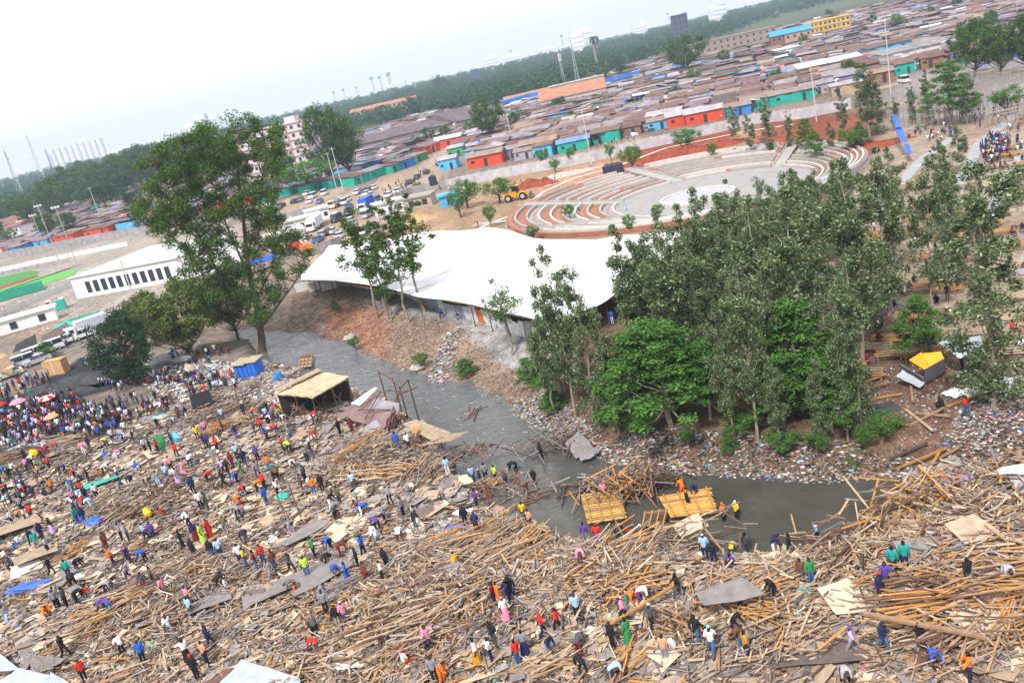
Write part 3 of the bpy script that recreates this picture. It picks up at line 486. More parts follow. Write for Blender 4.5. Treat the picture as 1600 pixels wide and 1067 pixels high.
# ------------------------------------------------------------------ people
def limb(hip_or_sh, seq): return [tuple(map(float, p)) for p in seq]
def pose(name):
    P = dict(pel=(0,0,.95), sp=(0,0,1.12), ch=(0,-.01,1.33), nk=(0,0,1.47), hd=(0,-.015,1.60), tp=(0,0,1.70),
             shL=(.17,0,1.41), elL=(.23,.02,1.13), wrL=(.24,-.06,.89), shR=(-.17,0,1.41), elR=(-.23,.02,1.13), wrR=(-.24,-.06,.89),
             hpL=(.09,0,.90), knL=(.10,-.02,.49), anL=(.10,.02,.09), hpR=(-.09,0,.90), knR=(-.10,-.02,.49), anR=(-.10,.02,.09))
    if name == 'walk': P.update(knL=(.10,-.20,.52), anL=(.10,-.27,.10), knR=(-.10,.05,.50), anR=(-.10,.36,.16), elL=(.23,.15,1.17), wrL=(.22,.12,.92), elR=(-.23,-.12,1.16), wrR=(-.2,-.32,1.0))
    if name == 'hips': P.update(elL=(.38,.05,1.20), wrL=(.20,-.04,1.0), elR=(-.38,.05,1.20), wrR=(-.20,-.04,1.0), anL=(.17,.02,.09), anR=(-.17,.0,.09), knL=(.14,-.02,.49), knR=(-.14,-.02,.49))
    if name == 'fold': P.update(elL=(.25,-.05,1.15), wrL=(-.02,-.25,1.18), elR=(-.25,-.05,1.15), wrR=(.04,-.22,1.2))
    if name == 'bend': P.update(pel=(0,.12,.90), sp=(0,-.04,1.0), ch=(0,-.26,1.02), nk=(0,-.40,.99), hd=(0,-.52,.93), tp=(0,-.60,.86), shL=(.17,-.33,1.0), elL=(.2,-.40,.70), wrL=(.15,-.50,.45), shR=(-.17,-.33,1.0), elR=(-.2,-.36,.70), wrR=(-.12,-.46,.43), hpL=(.1,.12,.86), hpR=(-.1,.12,.86), knL=(.16,-.02,.50), knR=(-.14,.06,.49), anL=(.18,.06,.09), anR=(-.16,.16,.09))
    if name == 'stoop': P.update(pel=(0,.06,.94), sp=(0,-.0,1.10), ch=(0,-.14,1.27), nk=(0,-.26,1.35), hd=(0,-.37,1.40), tp=(0,-.42,1.49), shL=(.17,-.2,1.32), elL=(.22,-.28,1.02), wrL=(.16,-.46,.86), shR=(-.17,-.2,1.32), elR=(-.22,-.28,1.02), wrR=(-.16,-.46,.86), knL=(.11,-.12,.50), anL=(.13,-.04,.09), anR=(-.12,.14,.09))
    if name == 'squat': P.update(pel=(0,.12,.36), sp=(0,.06,.52), ch=(0,-.04,.72), nk=(0,-.10,.86), hd=(0,-.15,.98), tp=(0,-.15,1.08), shL=(.17,-.08,.80), elL=(.24,-.25,.58), wrL=(.12,-.42,.50), shR=(-.17,-.08,.80), elR=(-.24,-.25,.58), wrR=(-.1,-.42,.50), hpL=(.1,.1,.34), knL=(.18,-.30,.50), anL=(.14,-.12,.09), hpR=(-.1,.1,.34), knR=(-.18,-.30,.50), anR=(-.14,-.12,.09))
    if name == 'sit': P.update(pel=(0,.1,.50), sp=(0,.1,.68), ch=(0,.07,.90), nk=(0,.05,1.04), hd=(0,.02,1.17), tp=(0,.02,1.27), shL=(.17,.06,.98), elL=(.22,-.04,.72), wrL=(.12,-.26,.62), shR=(-.17,.06,.98), elR=(-.22,-.04,.72), wrR=(-.12,-.26,.62), hpL=(.1,.06,.48), knL=(.13,-.36,.50), anL=(.13,-.36,.09), hpR=(-.1,.06,.48), knR=(-.13,-.36,.50), anR=(-.13,-.30,.09))
    if name == 'up': P.update(elL=(.30,-.04,1.56), wrL=(.17,-.06,1.80), elR=(-.30,-.04,1.56), wrR=(-.17,-.06,1.80), knL=(.10,-.12,.50), anL=(.11,-.12,.09), anR=(-.11,.16,.1))
    if name == 'reach': P.update(elL=(.38,-.18,1.30), wrL=(.52,-.36,1.22), elR=(-.24,-.15,1.16), wrR=(-.18,-.36,1.06), anL=(.15,-.06,.09), knR=(-.14,.02,.49), anR=(-.18,.14,.09))
    if name == 'carry': P.update(elL=(.24,-.12,1.14), wrL=(.16,-.38,1.08), elR=(-.24,-.12,1.14), wrR=(-.16,-.38,1.08), knL=(.10,-.12,.50), anL=(.10,-.10,.09), anR=(-.10,.2,.12))
    return P
SKR = dict(pel=(.135,.105), sp=(.125,.10), ch=(.15,.105), nk=(.055,.055), hd=(.085,.10), tp=(.06,.075), shL=(.075,.075), elL=(.047,.047), wrL=(.032,.032), hpL=(.095,.095), knL=(.062,.062), anL=(.042,.042))
BN = [('pel','sp','t'),('sp','ch','t'),('ch','nk','n'),('nk','hd','h'),('hd','tp','h'),('ch','shL','t'),('shL','elL','a'),('elL','wrL','f'),('wrL','haL','f'),('pel','hpL','p'),('hpL','knL','p'),('knL','anL','p'),('anL','toL','s'),
      ('ch','shR','t'),('shR','elR','a'),('elR','wrR','f'),('wrR','haR','f'),('pel','hpR','p'),('hpR','knR','p'),('knR','anR','p'),('anR','toR','s')]
def body(pn):
    P = pose(pn)
    for s in 'LR':
        e, w = np.array(P['el'+s]), np.array(P['wr'+s]); d = (w-e)/np.linalg.norm(w-e); P['ha'+s] = tuple(w+d*.07)
        a = np.array(P['an'+s]); P['to'+s] = tuple(a+np.array((0, -.17, -.045)))
    keys = list(P); V = [P[k] for k in keys]; ix = {k: i for i, k in enumerate(keys)}
    me = bpy.data.meshes.new('b'); me.from_pydata(V, [(ix[a], ix[b]) for a, b, _ in BN], []); o = bpy.data.objects.new('b', me); COL.objects.link(o)
    o.modifiers.new('s', 'SKIN'); sk = me.skin_vertices[0].data if len(me.skin_vertices) else None
    if sk is None:
        bm = __import__('bmesh').new(); bm.from_mesh(me); bm.verts.layers.skin.verify(); bm.to_mesh(me); bm.free(); sk = me.skin_vertices[0].data
    for k in keys:
        kk = k[:-1]+'L' if k[-1] == 'R' else k
        r = SKR.get(kk, (.038, .022) if kk == 'haL' else (.042, .032)); sk[ix[k]].radius = r
        sk[ix[k]].use_root = (k == 'pel')
    sb = o.modifiers.new('u', 'SUBSURF'); sb.levels = 1; sb.render_levels = 1
    dg = bpy.context.evaluated_depsgraph_get(); ev = o.evaluated_get(dg); m2 = ev.to_mesh()
    n = len(m2.vertices); V = np.empty(n*3); m2.vertices.foreach_get('co', V); V = V.reshape(-1, 3); No = np.empty(n*3); m2.vertices.foreach_get('normal', No); No = No.reshape(-1, 3)
    Fc = [tuple(p.vertices) for p in m2.polygons]; ev.to_mesh_clear(); bpy.data.objects.remove(o); bpy.data.meshes.remove(me)
    # label every face by its nearest bone
    FC = np.array([V[list(f)].mean(0) for f in Fc]); best = np.full(len(Fc), 9.); lab = np.array(['t']*len(Fc))
    for a, b, t in BN:
        A, B = np.array(P[a]), np.array(P[b]); u = B-A; tt = np.clip(((FC-A)@u)/(u@u), 0, 1); d = np.linalg.norm(FC-A-tt[:, None]*u, axis=1)/(1.35 if t == 't' else 1)
        k = d < best; best[k] = d[k]; lab[k] = t
    hd, tp, ch = np.array(P['hd']), np.array(P['tp']), np.array(P['nk']); up = tp-ch; up /= np.linalg.norm(up)
    fwd = np.array((0, -1, 0.)); fwd = fwd-up*(fwd@up); fwd /= np.linalg.norm(fwd)
    rel = FC-hd; hair = (lab == 'h') & ((rel@up > .05) | ((rel@fwd < -.015) & (rel@up > -.04)))
    return P, V, No, Fc, FC, lab, hair, (hd, up, fwd)
def shell(V, No, Fc, sel, off, name, m_):
    ids = sorted({i for k, f in enumerate(Fc) if sel[k] for i in f}); mp = {i: j for j, i in enumerate(ids)}
    return npmesh(name, V[ids]+No[ids]*off, [tuple(mp[i] for i in f) for k, f in enumerate(Fc) if sel[k]], m_, None, True)
BODY = {}; POSES = ['stand', 'walk', 'hips', 'fold', 'bend', 'stoop', 'squat', 'sit', 'up', 'reach', 'carry']
LOW = {}
for pn in POSES:
    P, V, No, Fc, FC, lab, hair, (hd, up, fwd) = body(pn); side = np.cross(up, fwd)
    m = MB(); m.add(V, Fc)
    f = hd+fwd*.105; m.ell(f-up*.01, (.014, .02, .022), 0, 6, 4)                      # nose
    for s in (-1, 1):
        m.ell(hd+side*s*.088-up*.005, (.012, .02, .03), 0, 6, 4)                       # ears
        m.ell(hd+side*s*.034+fwd*.094+up*.022, (.012, .006, .009), 1, 6, 4)            # eyes
    m.ell(hd+fwd*.098-up*.05, (.026, .008, .008), 2, 6, 4)                             # lips
    for s in 'LR':
        w = np.array(P['ha'+s]); e = np.array(P['wr'+s]); d = w-e; d /= np.linalg.norm(d); sx_ = 1 if s == 'L' else -1
        q = np.cross(d, (0, 0, 1.)) if abs(d[2]) < .8 else np.cross(d, (1., 0, 0)); q /= np.linalg.norm(q); nrm = np.cross(d, q)
        for j, ln_ in enumerate((.068, .078, .072, .056)):
            a = w+q*(.027-.018*j)+d*.005; b_ = a+d*ln_*.6+nrm*.012; c_ = b_+d*ln_*.3+nrm*.03; m.tube([a, b_, c_], [.009, .0085, .006], 5)
        a = e+q*.028+d*.03; m.tube([a, a+q*.025+d*.03, a+q*.028+d*.055+nrm*.015], [.011, .010, .007], 5)
    bm_ = m.mesh('person', [SKIN, mat('eye', (.5, .48, .45), .3, .05), mat('lips', (.10, .03, .025), .5, .05)])
    bm_.polygons.foreach_set('use_smooth', np.ones(len(bm_.polygons), bool))
    torso = (lab == 't'); arms = (lab == 'a'); fore = (lab == 'f'); leg = (lab == 'p'); sh_ = (lab == 's')
    M1 = MATS['cloth_white']
    D = dict(body=bm_, shirt=shell(V, No, Fc, torso | arms, .017, 'shirt', M1), jacket=shell(V, No, Fc, torso | arms | (fore & (np.array([min(np.linalg.norm(c-np.array(P['ha'+s])) for s in 'LR') for c in FC]) > .10)), .022, 'jacket', M1),
             trousers=shell(V, No, Fc, leg, .014, 'trousers', M1), shoes=shell(V, No, Fc, sh_, .012, 'shoes', SHOE), hair=shell(V, No, Fc, hair, .010, 'hair', HAIR), cap=shell(V, No, Fc, hair, .020, 'cap', M1))
    # skirt: a flared closed cone from the waist
    pe = np.array(P['pel']); an = (np.array(P['anL'])+np.array(P['anR']))/2; kn = (np.array(P['knL'])+np.array(P['knR']))/2; mk_ = MB()
    lowp = kn*.35+an*.65; K = 14; Vs = []
    for (c_, rx_, ry_) in ((pe+(0, 0, .08), .145, .125), (pe-(0, 0, .06), .19, .17), ((pe+lowp)/2+((kn-(pe+lowp)/2)*.5), .22, .20), (lowp, .27, .25)):
        for j in range(K): a = 2*pi*j/K; w_ = 1+.08*sin(3*a)*(rx_ > .2); Vs.append((c_[0]+rx_*w_*cos(a), c_[1]+ry_*w_*sin(a), c_[2]))
    mk_.add(Vs, [(i*K+j, i*K+(j+1) % K, (i+1)*K+(j+1) % K, (i+1)*K+j) for i in range(3) for j in range(K)]); D['skirt'] = mk_.mesh('skirt', M1)
    BODY[pn] = D; LOW[pn] = (V, Fc, lab, hair)
NP = 0
def person(x, y, z, pn, top, bot, face=None, kind='shirt', hat=None, desc=None, group=None, full=True, sc=None):
    global NP; NP += 1
    D = BODY[pn]; sc = sc or R(.95, 1.06); face = R(0, 2*pi) if face is None else face
    o = mk('person', D['body'], None, (x, y, z), face, None, sc)
    mk('jacket' if kind == 'jacket' else 'shirt', D['jacket' if kind == 'jacket' else 'shirt'], o, mats=[MATS['cloth_'+top]])
    sk = bot.startswith('!'); bc = bot.strip('!')
    mk('skirt' if sk else 'trousers', D['skirt' if sk else 'trousers'], o, mats=[MATS['cloth_'+bc]])
    mk('shoes', D['shoes'], o)
    if hat: mk('cap', D['cap'], o, mats=[MATS['cloth_'+hat]])
    else: mk('hair', D['hair'], o)
    verb = dict(stand='standing', walk='walking', hips='hands-on-hips', fold='arms-folded', bend='bending', stoop='stooping', squat='crouching', sit='sitting', up='arms-raised', reach='reaching', carry='carrying')[pn]
    nm = dict(lightblue='light-blue', darkgrey='dark-grey', check='grey-checked', camo='camouflage')
    d = f"person {verb} in {nm.get(top, top)} {'jacket' if kind=='jacket' else 'top'} and {nm.get(bc, bc)} {'skirt' if sk else 'trousers'}"
    auto(o, d, 'person', group or 'people searching the rubble'); return o
PE = """205 848 a
231 848 walk lightblue navy;243 847 stand purple navy;255 812 squat red teal;299 826 stoop white navy blue;288 860 carry black black;309 848 stand navy !maroon;320 850 stand lime !lime;331 843 stand red !red;335 877 stand black jeans blue;348 875 stand lightblue navy;307 876 stand black black;356 838 stoop olive grey;386 849 bend navy khaki;375 812 bend grey navy;380 885 stand white navy;388 891 stand yellow jeans;404 895 stand maroon jeans;415 885 fold red jeans;432 893 stand brown jeans;427 909 walk grey grey;354 920 bend black white;230 928 walk darkgrey maroon;243 918 stand olive black;261 938 stand pink grey;229 881 bend blue black;299 950 stand pink black;303 968 stand lightblue darkgrey;
22 823 stand white black;43 818 stand white navy;52 813 stand red navy;54 856 walk navy black;61 860 stand teal grey;69 845 stand navy navy;85 836 stand black !lilac;80 869 stand check black;32 858 sit white blue;10 881 sit white brown;21 890 squat darkgrey brown;84 902 walk black black;111 906 stand teal navy;124 894 bend black navy;124 821 stand teal blue;135 821 stand navy blue;193 847 stand grey black;203 847 stand grey navy;169 860 stand brown maroon;181 885 stoop orange navy;204 881 stoop purple navy orange;204 908 walk grey navy;172 931 bend grey navy;117 916 bend black black;94 950 stand grey black;108 952 stand darkgrey black;124 945 bend black black;137 938 squat red check;168 958 bend purple navy;
96 689 stand cyan khaki;81 686 stand navy black;56 664 stand red navy;72 663 stand red black;178 692 stand white jeans;193 691 bend blue navy;198 680 stand white black;168 699 bend yellow black;211 693 stand black darkgrey;229 708 stand white black;238 709 stand darkgrey black;77 711 bend red red;91 708 bend red navy;66 712 squat red black;72 707 bend lightblue navy;69 723 bend black black;133 711 stand pink white;142 704 stand navy navy;166 717 squat blue white;185 719 bend pink white;43 724 stand black black green;19 752 stand black black;8 745 bend blue black;60 738 stand khaki navy;84 771 walk orange black;79 735 stand red black;62 760 stand brown grey;111 765 bend blue lightblue;118 750 bend red navy;129 755 squat navy black;141 755 fold black black;159 747 squat orange teal;165 743 bend white black;187 752 stand white navy;214 737 squat blue white;207 759 bend navy navy;33 795 stand black black;20 789 stand darkgrey black;42 774 bend red navy;57 784 stand navy maroon;146 801 walk lightblue lightblue;129 791 stand white navy;118 789 stand pink black;192 768 squat navy navy;103 742 bend cyan navy;
249 709 stand red black;270 696 stand navy navy;279 717 reach red black;248 669 sit black black;273 666 bend lightblue navy;282 657 stand darkgrey black;294 656 stand navy white;350 660 stand lightblue darkgrey;311 689 walk yellow black;323 680 stand pink black;324 702 stand navy black;347 693 stand darkgrey black;350 677 stand maroon olive;371 686 stand black purple;384 653 walk black black;401 683 stand brown darkgrey;410 676 stand red black;420 690 stoop blue black;300 731 bend white navy;337 726 stand grey khaki;342 708 stand red black;328 700 stand purple black;366 734 stand maroon maroon;380 743 stand green green;373 719 stand lightblue black;385 730 walk navy navy;405 723 stand purple black;422 737 stand orange teal;406 749 walk grey jeans;360 746 walk black black;352 743 walk lilac black;264 753 stand lightblue jeans;251 762 stand grey lightblue;281 759 stand lilac !lilac;270 738 stand pink black;290 746 stand pink !pink;236 762 bend khaki grey;305 774 stand navy black;327 756 bend red black;372 757 bend blue navy;353 764 walk black black;384 778 bend red darkgrey;377 793 bend orange red;405 771 bend orange black;416 768 stand red black;419 792 stand blue jeans;437 780 stand white black;432 751 bend darkgrey black;317 798 stand white black;327 800 stand olive olive;
445 651 stand yellow yellow;444 664 bend white navy;492 662 bend red navy;533 682 stand black black;553 680 stand maroon maroon;627 669 reach salmon black;623 705 stand blue jeans;641 705 stand white navy;434 680 bend red purple;457 691 stand grey jeans;489 691 bend red khaki;490 718 stand black jeans;482 723 stand grey black;454 709 bend lime black;445 707 stand red black;459 736 bend white grey;435 752 bend brown black;475 770 stand darkgrey maroon;480 757 stand darkgrey black;493 775 stand orange jeans;506 770 stand black black;702 745 stand lightblue white;555 768 stand lightblue darkgrey;533 790 stand olive darkgrey;520 799 stoop black white;612 790 stoop grey black;560 800 squat brown lightblue;384 779 squat lightblue grey;
458 836 bend grey lilac;458 898 walk darkgrey black;483 905 stand lime jeans;494 874 stand green black;518 861 bend blue black;535 872 bend maroon maroon;571 871 reach blue black;586 854 stoop white grey;592 832 bend purple black;603 820 stand grey black;628 851 bend white brown;568 809 bend blue white;518 887 bend black khaki;526 904 bend blue darkgrey;547 916 stand blue !blue;563 893 stand black black;575 913 stand brown !maroon;601 913 stand white black;607 893 stand black black;632 809 stand grey black;463 929 bend camo orange;506 945 stoop grey grey;527 815 squat black maroon;
651 830 stoop black jeans;730 827 stand black black;748 838 stoop navy maroon;747 797 stand purple navy;819 810 stand yellow black;831 830 stand salmon navy;715 898 bend mustard jeans navy;776 949 stand maroon navy;783 950 stand orange orange;798 947 reach navy navy navy;793 974 stand white !pink pink;533 986 stand black khaki;543 980 stand pink jeans white;513 962 stand grey black;496 996 bend darkgrey black;498 1024 bend red grey;776 1015 fold black darkgrey;749 1043 stand white !mustard;771 1040 reach white navy;673 1019 reach pink navy;637 1045 sit white red red;683 1070 stand grey black;693 1072 stoop orange orange;
15 977 walk grey lightblue;106 1030 walk black black;228 1040 stand blue black;196 1026 stoop white black;297 1038 reach white !black;326 1040 stand salmon black;332 1016 walk navy navy;270 997 walk white grey;176 962 bend purple teal;76 966 squat orange brown orange;92 953 stand grey black;136 1068 stand red black;311 1064 stand black black red;
917 852 stand purple grey;937 856 stand red blue;970 837 bend navy navy;1005 834 squat black black white;985 829 squat darkgrey red red;1057 854 stand check khaki;1104 877 stand lightblue navy lightblue;1118 887 hips black navy;1145 867 bend yellow jeans;1146 891 squat purple navy;1167 861 stand darkgrey darkgrey;911 884 bend pink brown purple;1062 940 walk black darkgrey;905 972 stand lightblue black navy;986 951 bend orange teal;1004 947 bend white purple;978 977 walk pink black pink;1021 986 walk darkgrey black white;875 991 walk red black;851 999 walk red navy red;861 1030 stoop navy grey;908 1025 bend darkgrey maroon;913 1057 bend black black;960 1016 stand black black;984 1011 stand green !green;1041 1036 stand salmon grey;1092 1010 walk black jeans;1115 1027 walk white jeans cyan;1150 998 stoop black navy;1161 1017 stoop brown jeans;1168 1032 stand mustard navy;962 1069 bend lightblue navy red;812 1042 stand red jeans;823 1027 stand grey !navy;803 941 walk black black;
1277 846 fold lightblue black;1236 877 stand black khaki;1210 872 stoop navy white;1254 916 stand brown jeans;1269 917 stand green jeans;1213 944 stoop black black;1397 901 stand teal black;1415 894 stand teal navy;1386 927 reach purple navy;1377 944 stand navy navy red;1514 922 walk black grey;1573 913 bend check lightblue;1333 1028 walk lilac grey purple;1382 1021 walk navy jeans navy;1440 1024 up black brown;1458 1047 bend blue navy navy;1516 1072 reach orange navy;1322 1072 bend check black;
847 716 stand black black;806 736 bend black black;836 757 stand black black;822 767 bend brown brown;945 779 stand pink black;1068 774 stoop orange orange;1088 776 stoop navy darkgrey navy;1076 794 stand black black orange;1132 814 stand orange black orange;1152 810 stand yellow black white;957 662 stand navy navy;740 752 stand lightblue navy orange;752 756 stand navy navy pink;760 748 stand grey black;775 750 stand lime black;765 780 reach red red;791 758 stand darkgrey black red;
1510 654 walk red jeans;1472 644 squat black black;1504 579 stand yellow navy;691 494 squat blue navy;717 499 squat black lightblue;958 508 stand blue lightblue;905 332 stand lightblue navy;978 330 walk lightblue lightblue;748 357 stand navy navy;744 360 squat orange orange;868 284 stand orange navy;805 290 stand orange navy;815 288 stand orange navy;1005 460 stand red navy"""
PLACED = []
for ln in PE.split(';'):
    ln = ln.strip().split('\n')[-1].split()
    if len(ln) < 5: continue
    px, py, pn, t, b_ = int(ln[0]), int(ln[1]), ln[2], ln[3], ln[4]; hat = ln[5] if len(ln) > 5 else None
    PLACED.append((px, py, pn, t, b_, hat))
CROWDC = ['navy', 'black', 'white', 'darkgrey', 'lightblue', 'grey', 'red', 'blue', 'purple', 'pink', 'orange', 'brown', 'teal', 'yellow', 'lilac', 'maroon', 'khaki', 'check']
CW = [18, 20, 14, 14, 8, 9, 4, 4, 4, 3, 2, 5, 2, 1, 2, 4, 3, 5]
def crowdpts(n, P, mind=.5):
    out = []; C = np.array([gz(*p) for p in P]); x0, y0 = C.min(0); x1, y1 = C.max(0); t = 0
    while len(out) < n and t < n*60:
        t += 1; x, y = R(x0, x1), R(y0, y1)
        if inpoly([x], [y], C)[0] and all((x-a)**2+(y-b)**2 > mind**2 for a, b in out[-200:]): out.append((x, y))
    return out
CP = []
for n, P, ps in [(340, [(0,712),(0,655),(30,640),(60,628),(110,622),(150,648),(190,655),(215,660),(196,680),(150,700),(95,690),(60,700)], ['stand']*4+['squat','sit','stoop','walk']),
                 (45, [(-5,640),(0,612),(35,600),(75,585),(82,602),(50,618),(10,640)], ['stand']), (38, [(130,572),(165,560),(205,605),(190,625),(150,600)], ['stand','walk','stoop']),
                 (30, [(215,602),(235,590),(300,592),(330,600),(230,610)], ['sit','squat','stand']), (26, [(170,640),(215,635),(300,640),(240,660),(190,660)], ['stand','sit','walk']),
                 (24, [(290,630),(300,605),(370,600),(400,625),(330,640)], ['stand','walk']), (14, [(395,660),(425,640),(450,655),(430,672)], ['stand','bend']),
                 (22, [(0,790),(10,730),(60,740),(80,780),(40,830)], ['stand','bend','squat']), (14, [(120,820),(110,780),(160,790),(150,815)], ['stand','squat']),
                 (16, [(90,540),(140,505),(200,480),(205,490),(120,550)], ['stand']), (20, [(250,560),(290,545),(370,550),(330,575)], ['stand','squat'])]:
    for x, y in crowdpts(n, P):
        CP.append((x, y, random.choice(ps)))
for n, P, ps in [(60, [(1530,235),(1560,215),(1580,225),(1550,265)], ['sit','stand']), (110, [(1520,330),(1545,215),(1600,180),(1640,180),(1640,560),(1560,560)], ['sit']), (110, [(1180,560),(1260,420),(1380,320),(1500,310),(1530,420),(1480,540),(1300,600)], ['sit','stand','squat']),
                 (46, [(1500,185),(1640,140),(1640,170),(1520,205)], ['stand','walk']), (25, [(1405,215),(1430,200),(1470,195),(1500,205),(1470,225)], ['sit','squat']), (30, [(980,640),(960,500),(1100,420),(1150,600)], ['stand','sit']), (12, [(1140,240),(1190,232),(1195,240),(1150,246)], ['sit']),
                 (40, [(560,318),(690,250),(700,262),(600,330)], ['stand','walk']), (20, [(1120,185),(1190,168),(1190,172),(1120,190)], ['stand']), (14, [(900,232),(1000,212),(1000,218),(905,240)], ['stand','sit']), (20, [(380,370),(470,340),(500,345),(400,385)], ['stand'])]:
    for x, y in crowdpts(n, P, .8): CP.append((x, y, random.choice(ps)))
GC_ = 'people crowding the riverside'
ALL = [(hypot(*at(a[0], a[1])[:2]), 0, a) for a in PLACED]+[(hypot(a[0], a[1]), 1, a) for a in CP]
ALL.sort(key=lambda t: (t[0], t[1])); IND, REST = ALL[:300], ALL[300:]
def zc(x, y):
    z = Hs(x, y)
    return WZ-.25 if z < WZ else z
def seat_dz(pn): return .0
for d, k, a in IND:
    if k == 0:
        px, py, pn, t, b_, hat = a; p = at(px, py); x, y, z = p
        # the land heap may lift the foot point, keep it on the surface (wading people stand on the bed)
        z = zc(x, y)+(.10 if z > -1 else 0)
        if z < WZ: x, y = gz(px, py, WZ)
        face = R(0, 2*pi); kind = 'jacket' if t in ('black', 'navy', 'green', 'teal', 'brown', 'darkgrey', 'orange', 'grey') else 'shirt'
        person(x, y, z, pn, t, b_, face, kind, hat)
    else:
        x, y, pn = a; t = random.choices(CROWDC, CW)[0]; b_ = random.choice(['black', 'navy', 'jeans', 'darkgrey', 'black', 'brown', 'grey', 'khaki', '!purple', '!maroon', '!green'])
        person(x, y, zc(x, y)+.03, pn, t, b_, None, 'shirt', random.choice([None, None, None, 'white', 'red', 'blue']), group=GC_)
# the rest of the crowd, further off than anyone could count
Vs, Fs, Ms, n0 = [], [], [], 0; pal = [SKIN, HAIR, SHOE]+[MATS['cloth_'+c] for c in CROWDC]+[MATS['cloth_jeans']]
for d, k, a in REST:
    if k == 0: p = at(a[0], a[1]); x, y, z = p; pn, t, b_ = a[2], a[3] if a[3] in CROWDC else 'navy', a[4].strip('!')
    else: x, y, pn = a; t = random.choices(CROWDC, CW)[0]; b_ = random.choice(['black', 'navy', 'darkgrey', 'brown'])
    b_ = b_ if b_ in CROWDC else 'navy'; V, Fc, lab, hair = LOW[pn]; V2 = V@rotm(R(0, 6.28)).T*R(.95, 1.05)+np.array((x, y, Hs(x, y)+.02))
    Vs.append(V2); Fs += [tuple(i+n0 for i in f) for f in Fc]; ti, bi = 3+CROWDC.index(t), 3+CROWDC.index(b_)
    Ms += [1 if h else {'t': ti, 'a': ti, 'f': 0, 'n': 0, 'h': 0, 'p': bi, 's': 2}[l] for l, h in zip(lab, hair)]; n0 += len(V)
tag(mk('crowd', npmesh('crowd', np.concatenate(Vs), Fs, pal, Ms, True)), kind='stuff')
for px, py, r, c, l in [(35,636,1.1,('pink','pink'),'pink umbrella held over the crowd at the left edge'),(80,631,1.1,('white','red'),'red and white umbrella above the riverside crowd'),(88,662,.9,('salmon','salmon'),'salmon umbrella lower in the crowd beside a blue shirt'),(5,640,1.0,('red','red'),'red umbrella at the very edge of the crowd'),(6,562,1.2,('salmon','salmon'),'salmon parasol beside the parked cars'),(1535,100,2.2,('lilac','lilac'),'lilac parasol by the lane beyond the wall')]:
    p = at(px, py+10); t = emp('umbrella', (p.x, p.y, p.z)); tag(t, l, 'umbrella', 'umbrellas over the crowd'); hgt = 2.1
    mm = MB(); mm.tube([(0, 0, .9), (0, 0, hgt)], [.02, .02], 5); mm.build('pole', MATS['shoe'] if 'shoe' in MATS else SHOE, t)
    K = 8; mm = MB(); V = [(0, 0, hgt+.02)]+[(r*.6*cos(2*pi*j/K), r*.6*sin(2*pi*j/K), hgt-.12*r) for j in range(K)]+[(r*cos(2*pi*j/K), r*sin(2*pi*j/K), hgt-.42*r) for j in range(K)]
    mm.add(V, [(0, 1+j, 1+(j+1) % K) for j in range(K)]); mm.f += []; 
    for j in range(K): mm.f.append((1+j, 9+j, 9+(j+1) % K, 1+(j+1) % K)); mm.m.append(0)
    mm.m = [(i % K) % 2 for i in range(len(mm.f))]; mm.build('canopy', [MATS['cloth_'+c[0]], MATS['cloth_'+c[1]]], t)
# ------------------------------------------------------------------ trees
BARK = mat('bark', (.10, .075, .055), .9, .3, 3, bump=.03, bscale=6); BARKL = mat('bark_pale', (.26, .22, .18), .9, .3, 3, bump=.02, bscale=6)
LEAF = dict(grev=leafmat('leaf_greygreen', (.022, .05, .012), (.18, .25, .10), .3, (.38, .43, .29)), bright=leafmat('leaf_bright', (.035, .10, .02), (.13, .29, .05)), big=leafmat('leaf_dark', (.015, .05, .008), (.13, .22, .04)),
            con=leafmat('leaf_conifer', (.012, .04, .02), (.05, .11, .05)), olive=leafmat('leaf_olive', (.04, .075, .015), (.21, .26, .06)), far=leafmat('leaf_far', (.02, .055, .02), (.055, .13, .045)), pale=leafmat('leaf_pale', (.06, .12, .04), (.20, .30, .12)))
def leaves(C, Rr, n, size, asp=.4, flat=.8, up=.4, seed=0, m_=None, name='crown', surf=.5):
    g = np.random.default_rng(seed); C = np.asarray(C); Rr = np.asarray(Rr); k = len(C); idx = np.repeat(np.arange(k), n); N_ = len(idx)
    d = g.normal(size=(N_, 3)); d /= np.linalg.norm(d, axis=1)[:, None]; r = g.random(N_)**surf; P = C[idx]+d*(r*Rr[idx])[:, None]*np.array([1, 1, flat])
    nr = g.normal(size=(N_, 3))*.6+d*.4+np.array([0, 0, up]); nr /= np.linalg.norm(nr, axis=1)[:, None]
    ax = np.cross(nr, g.normal(size=(N_, 3))); ax /= np.linalg.norm(ax, axis=1)[:, None]; bx = np.cross(nr, ax); s = (size*g.uniform(.6, 1.4, N_))[:, None]
    V = np.stack([P-ax*s*.5, P+bx*s*asp*.5, P+ax*s*.5, P-bx*s*asp*.5], 1).reshape(-1, 3)
    return npmesh(name, V, np.arange(4*N_).reshape(-1, 4), m_)
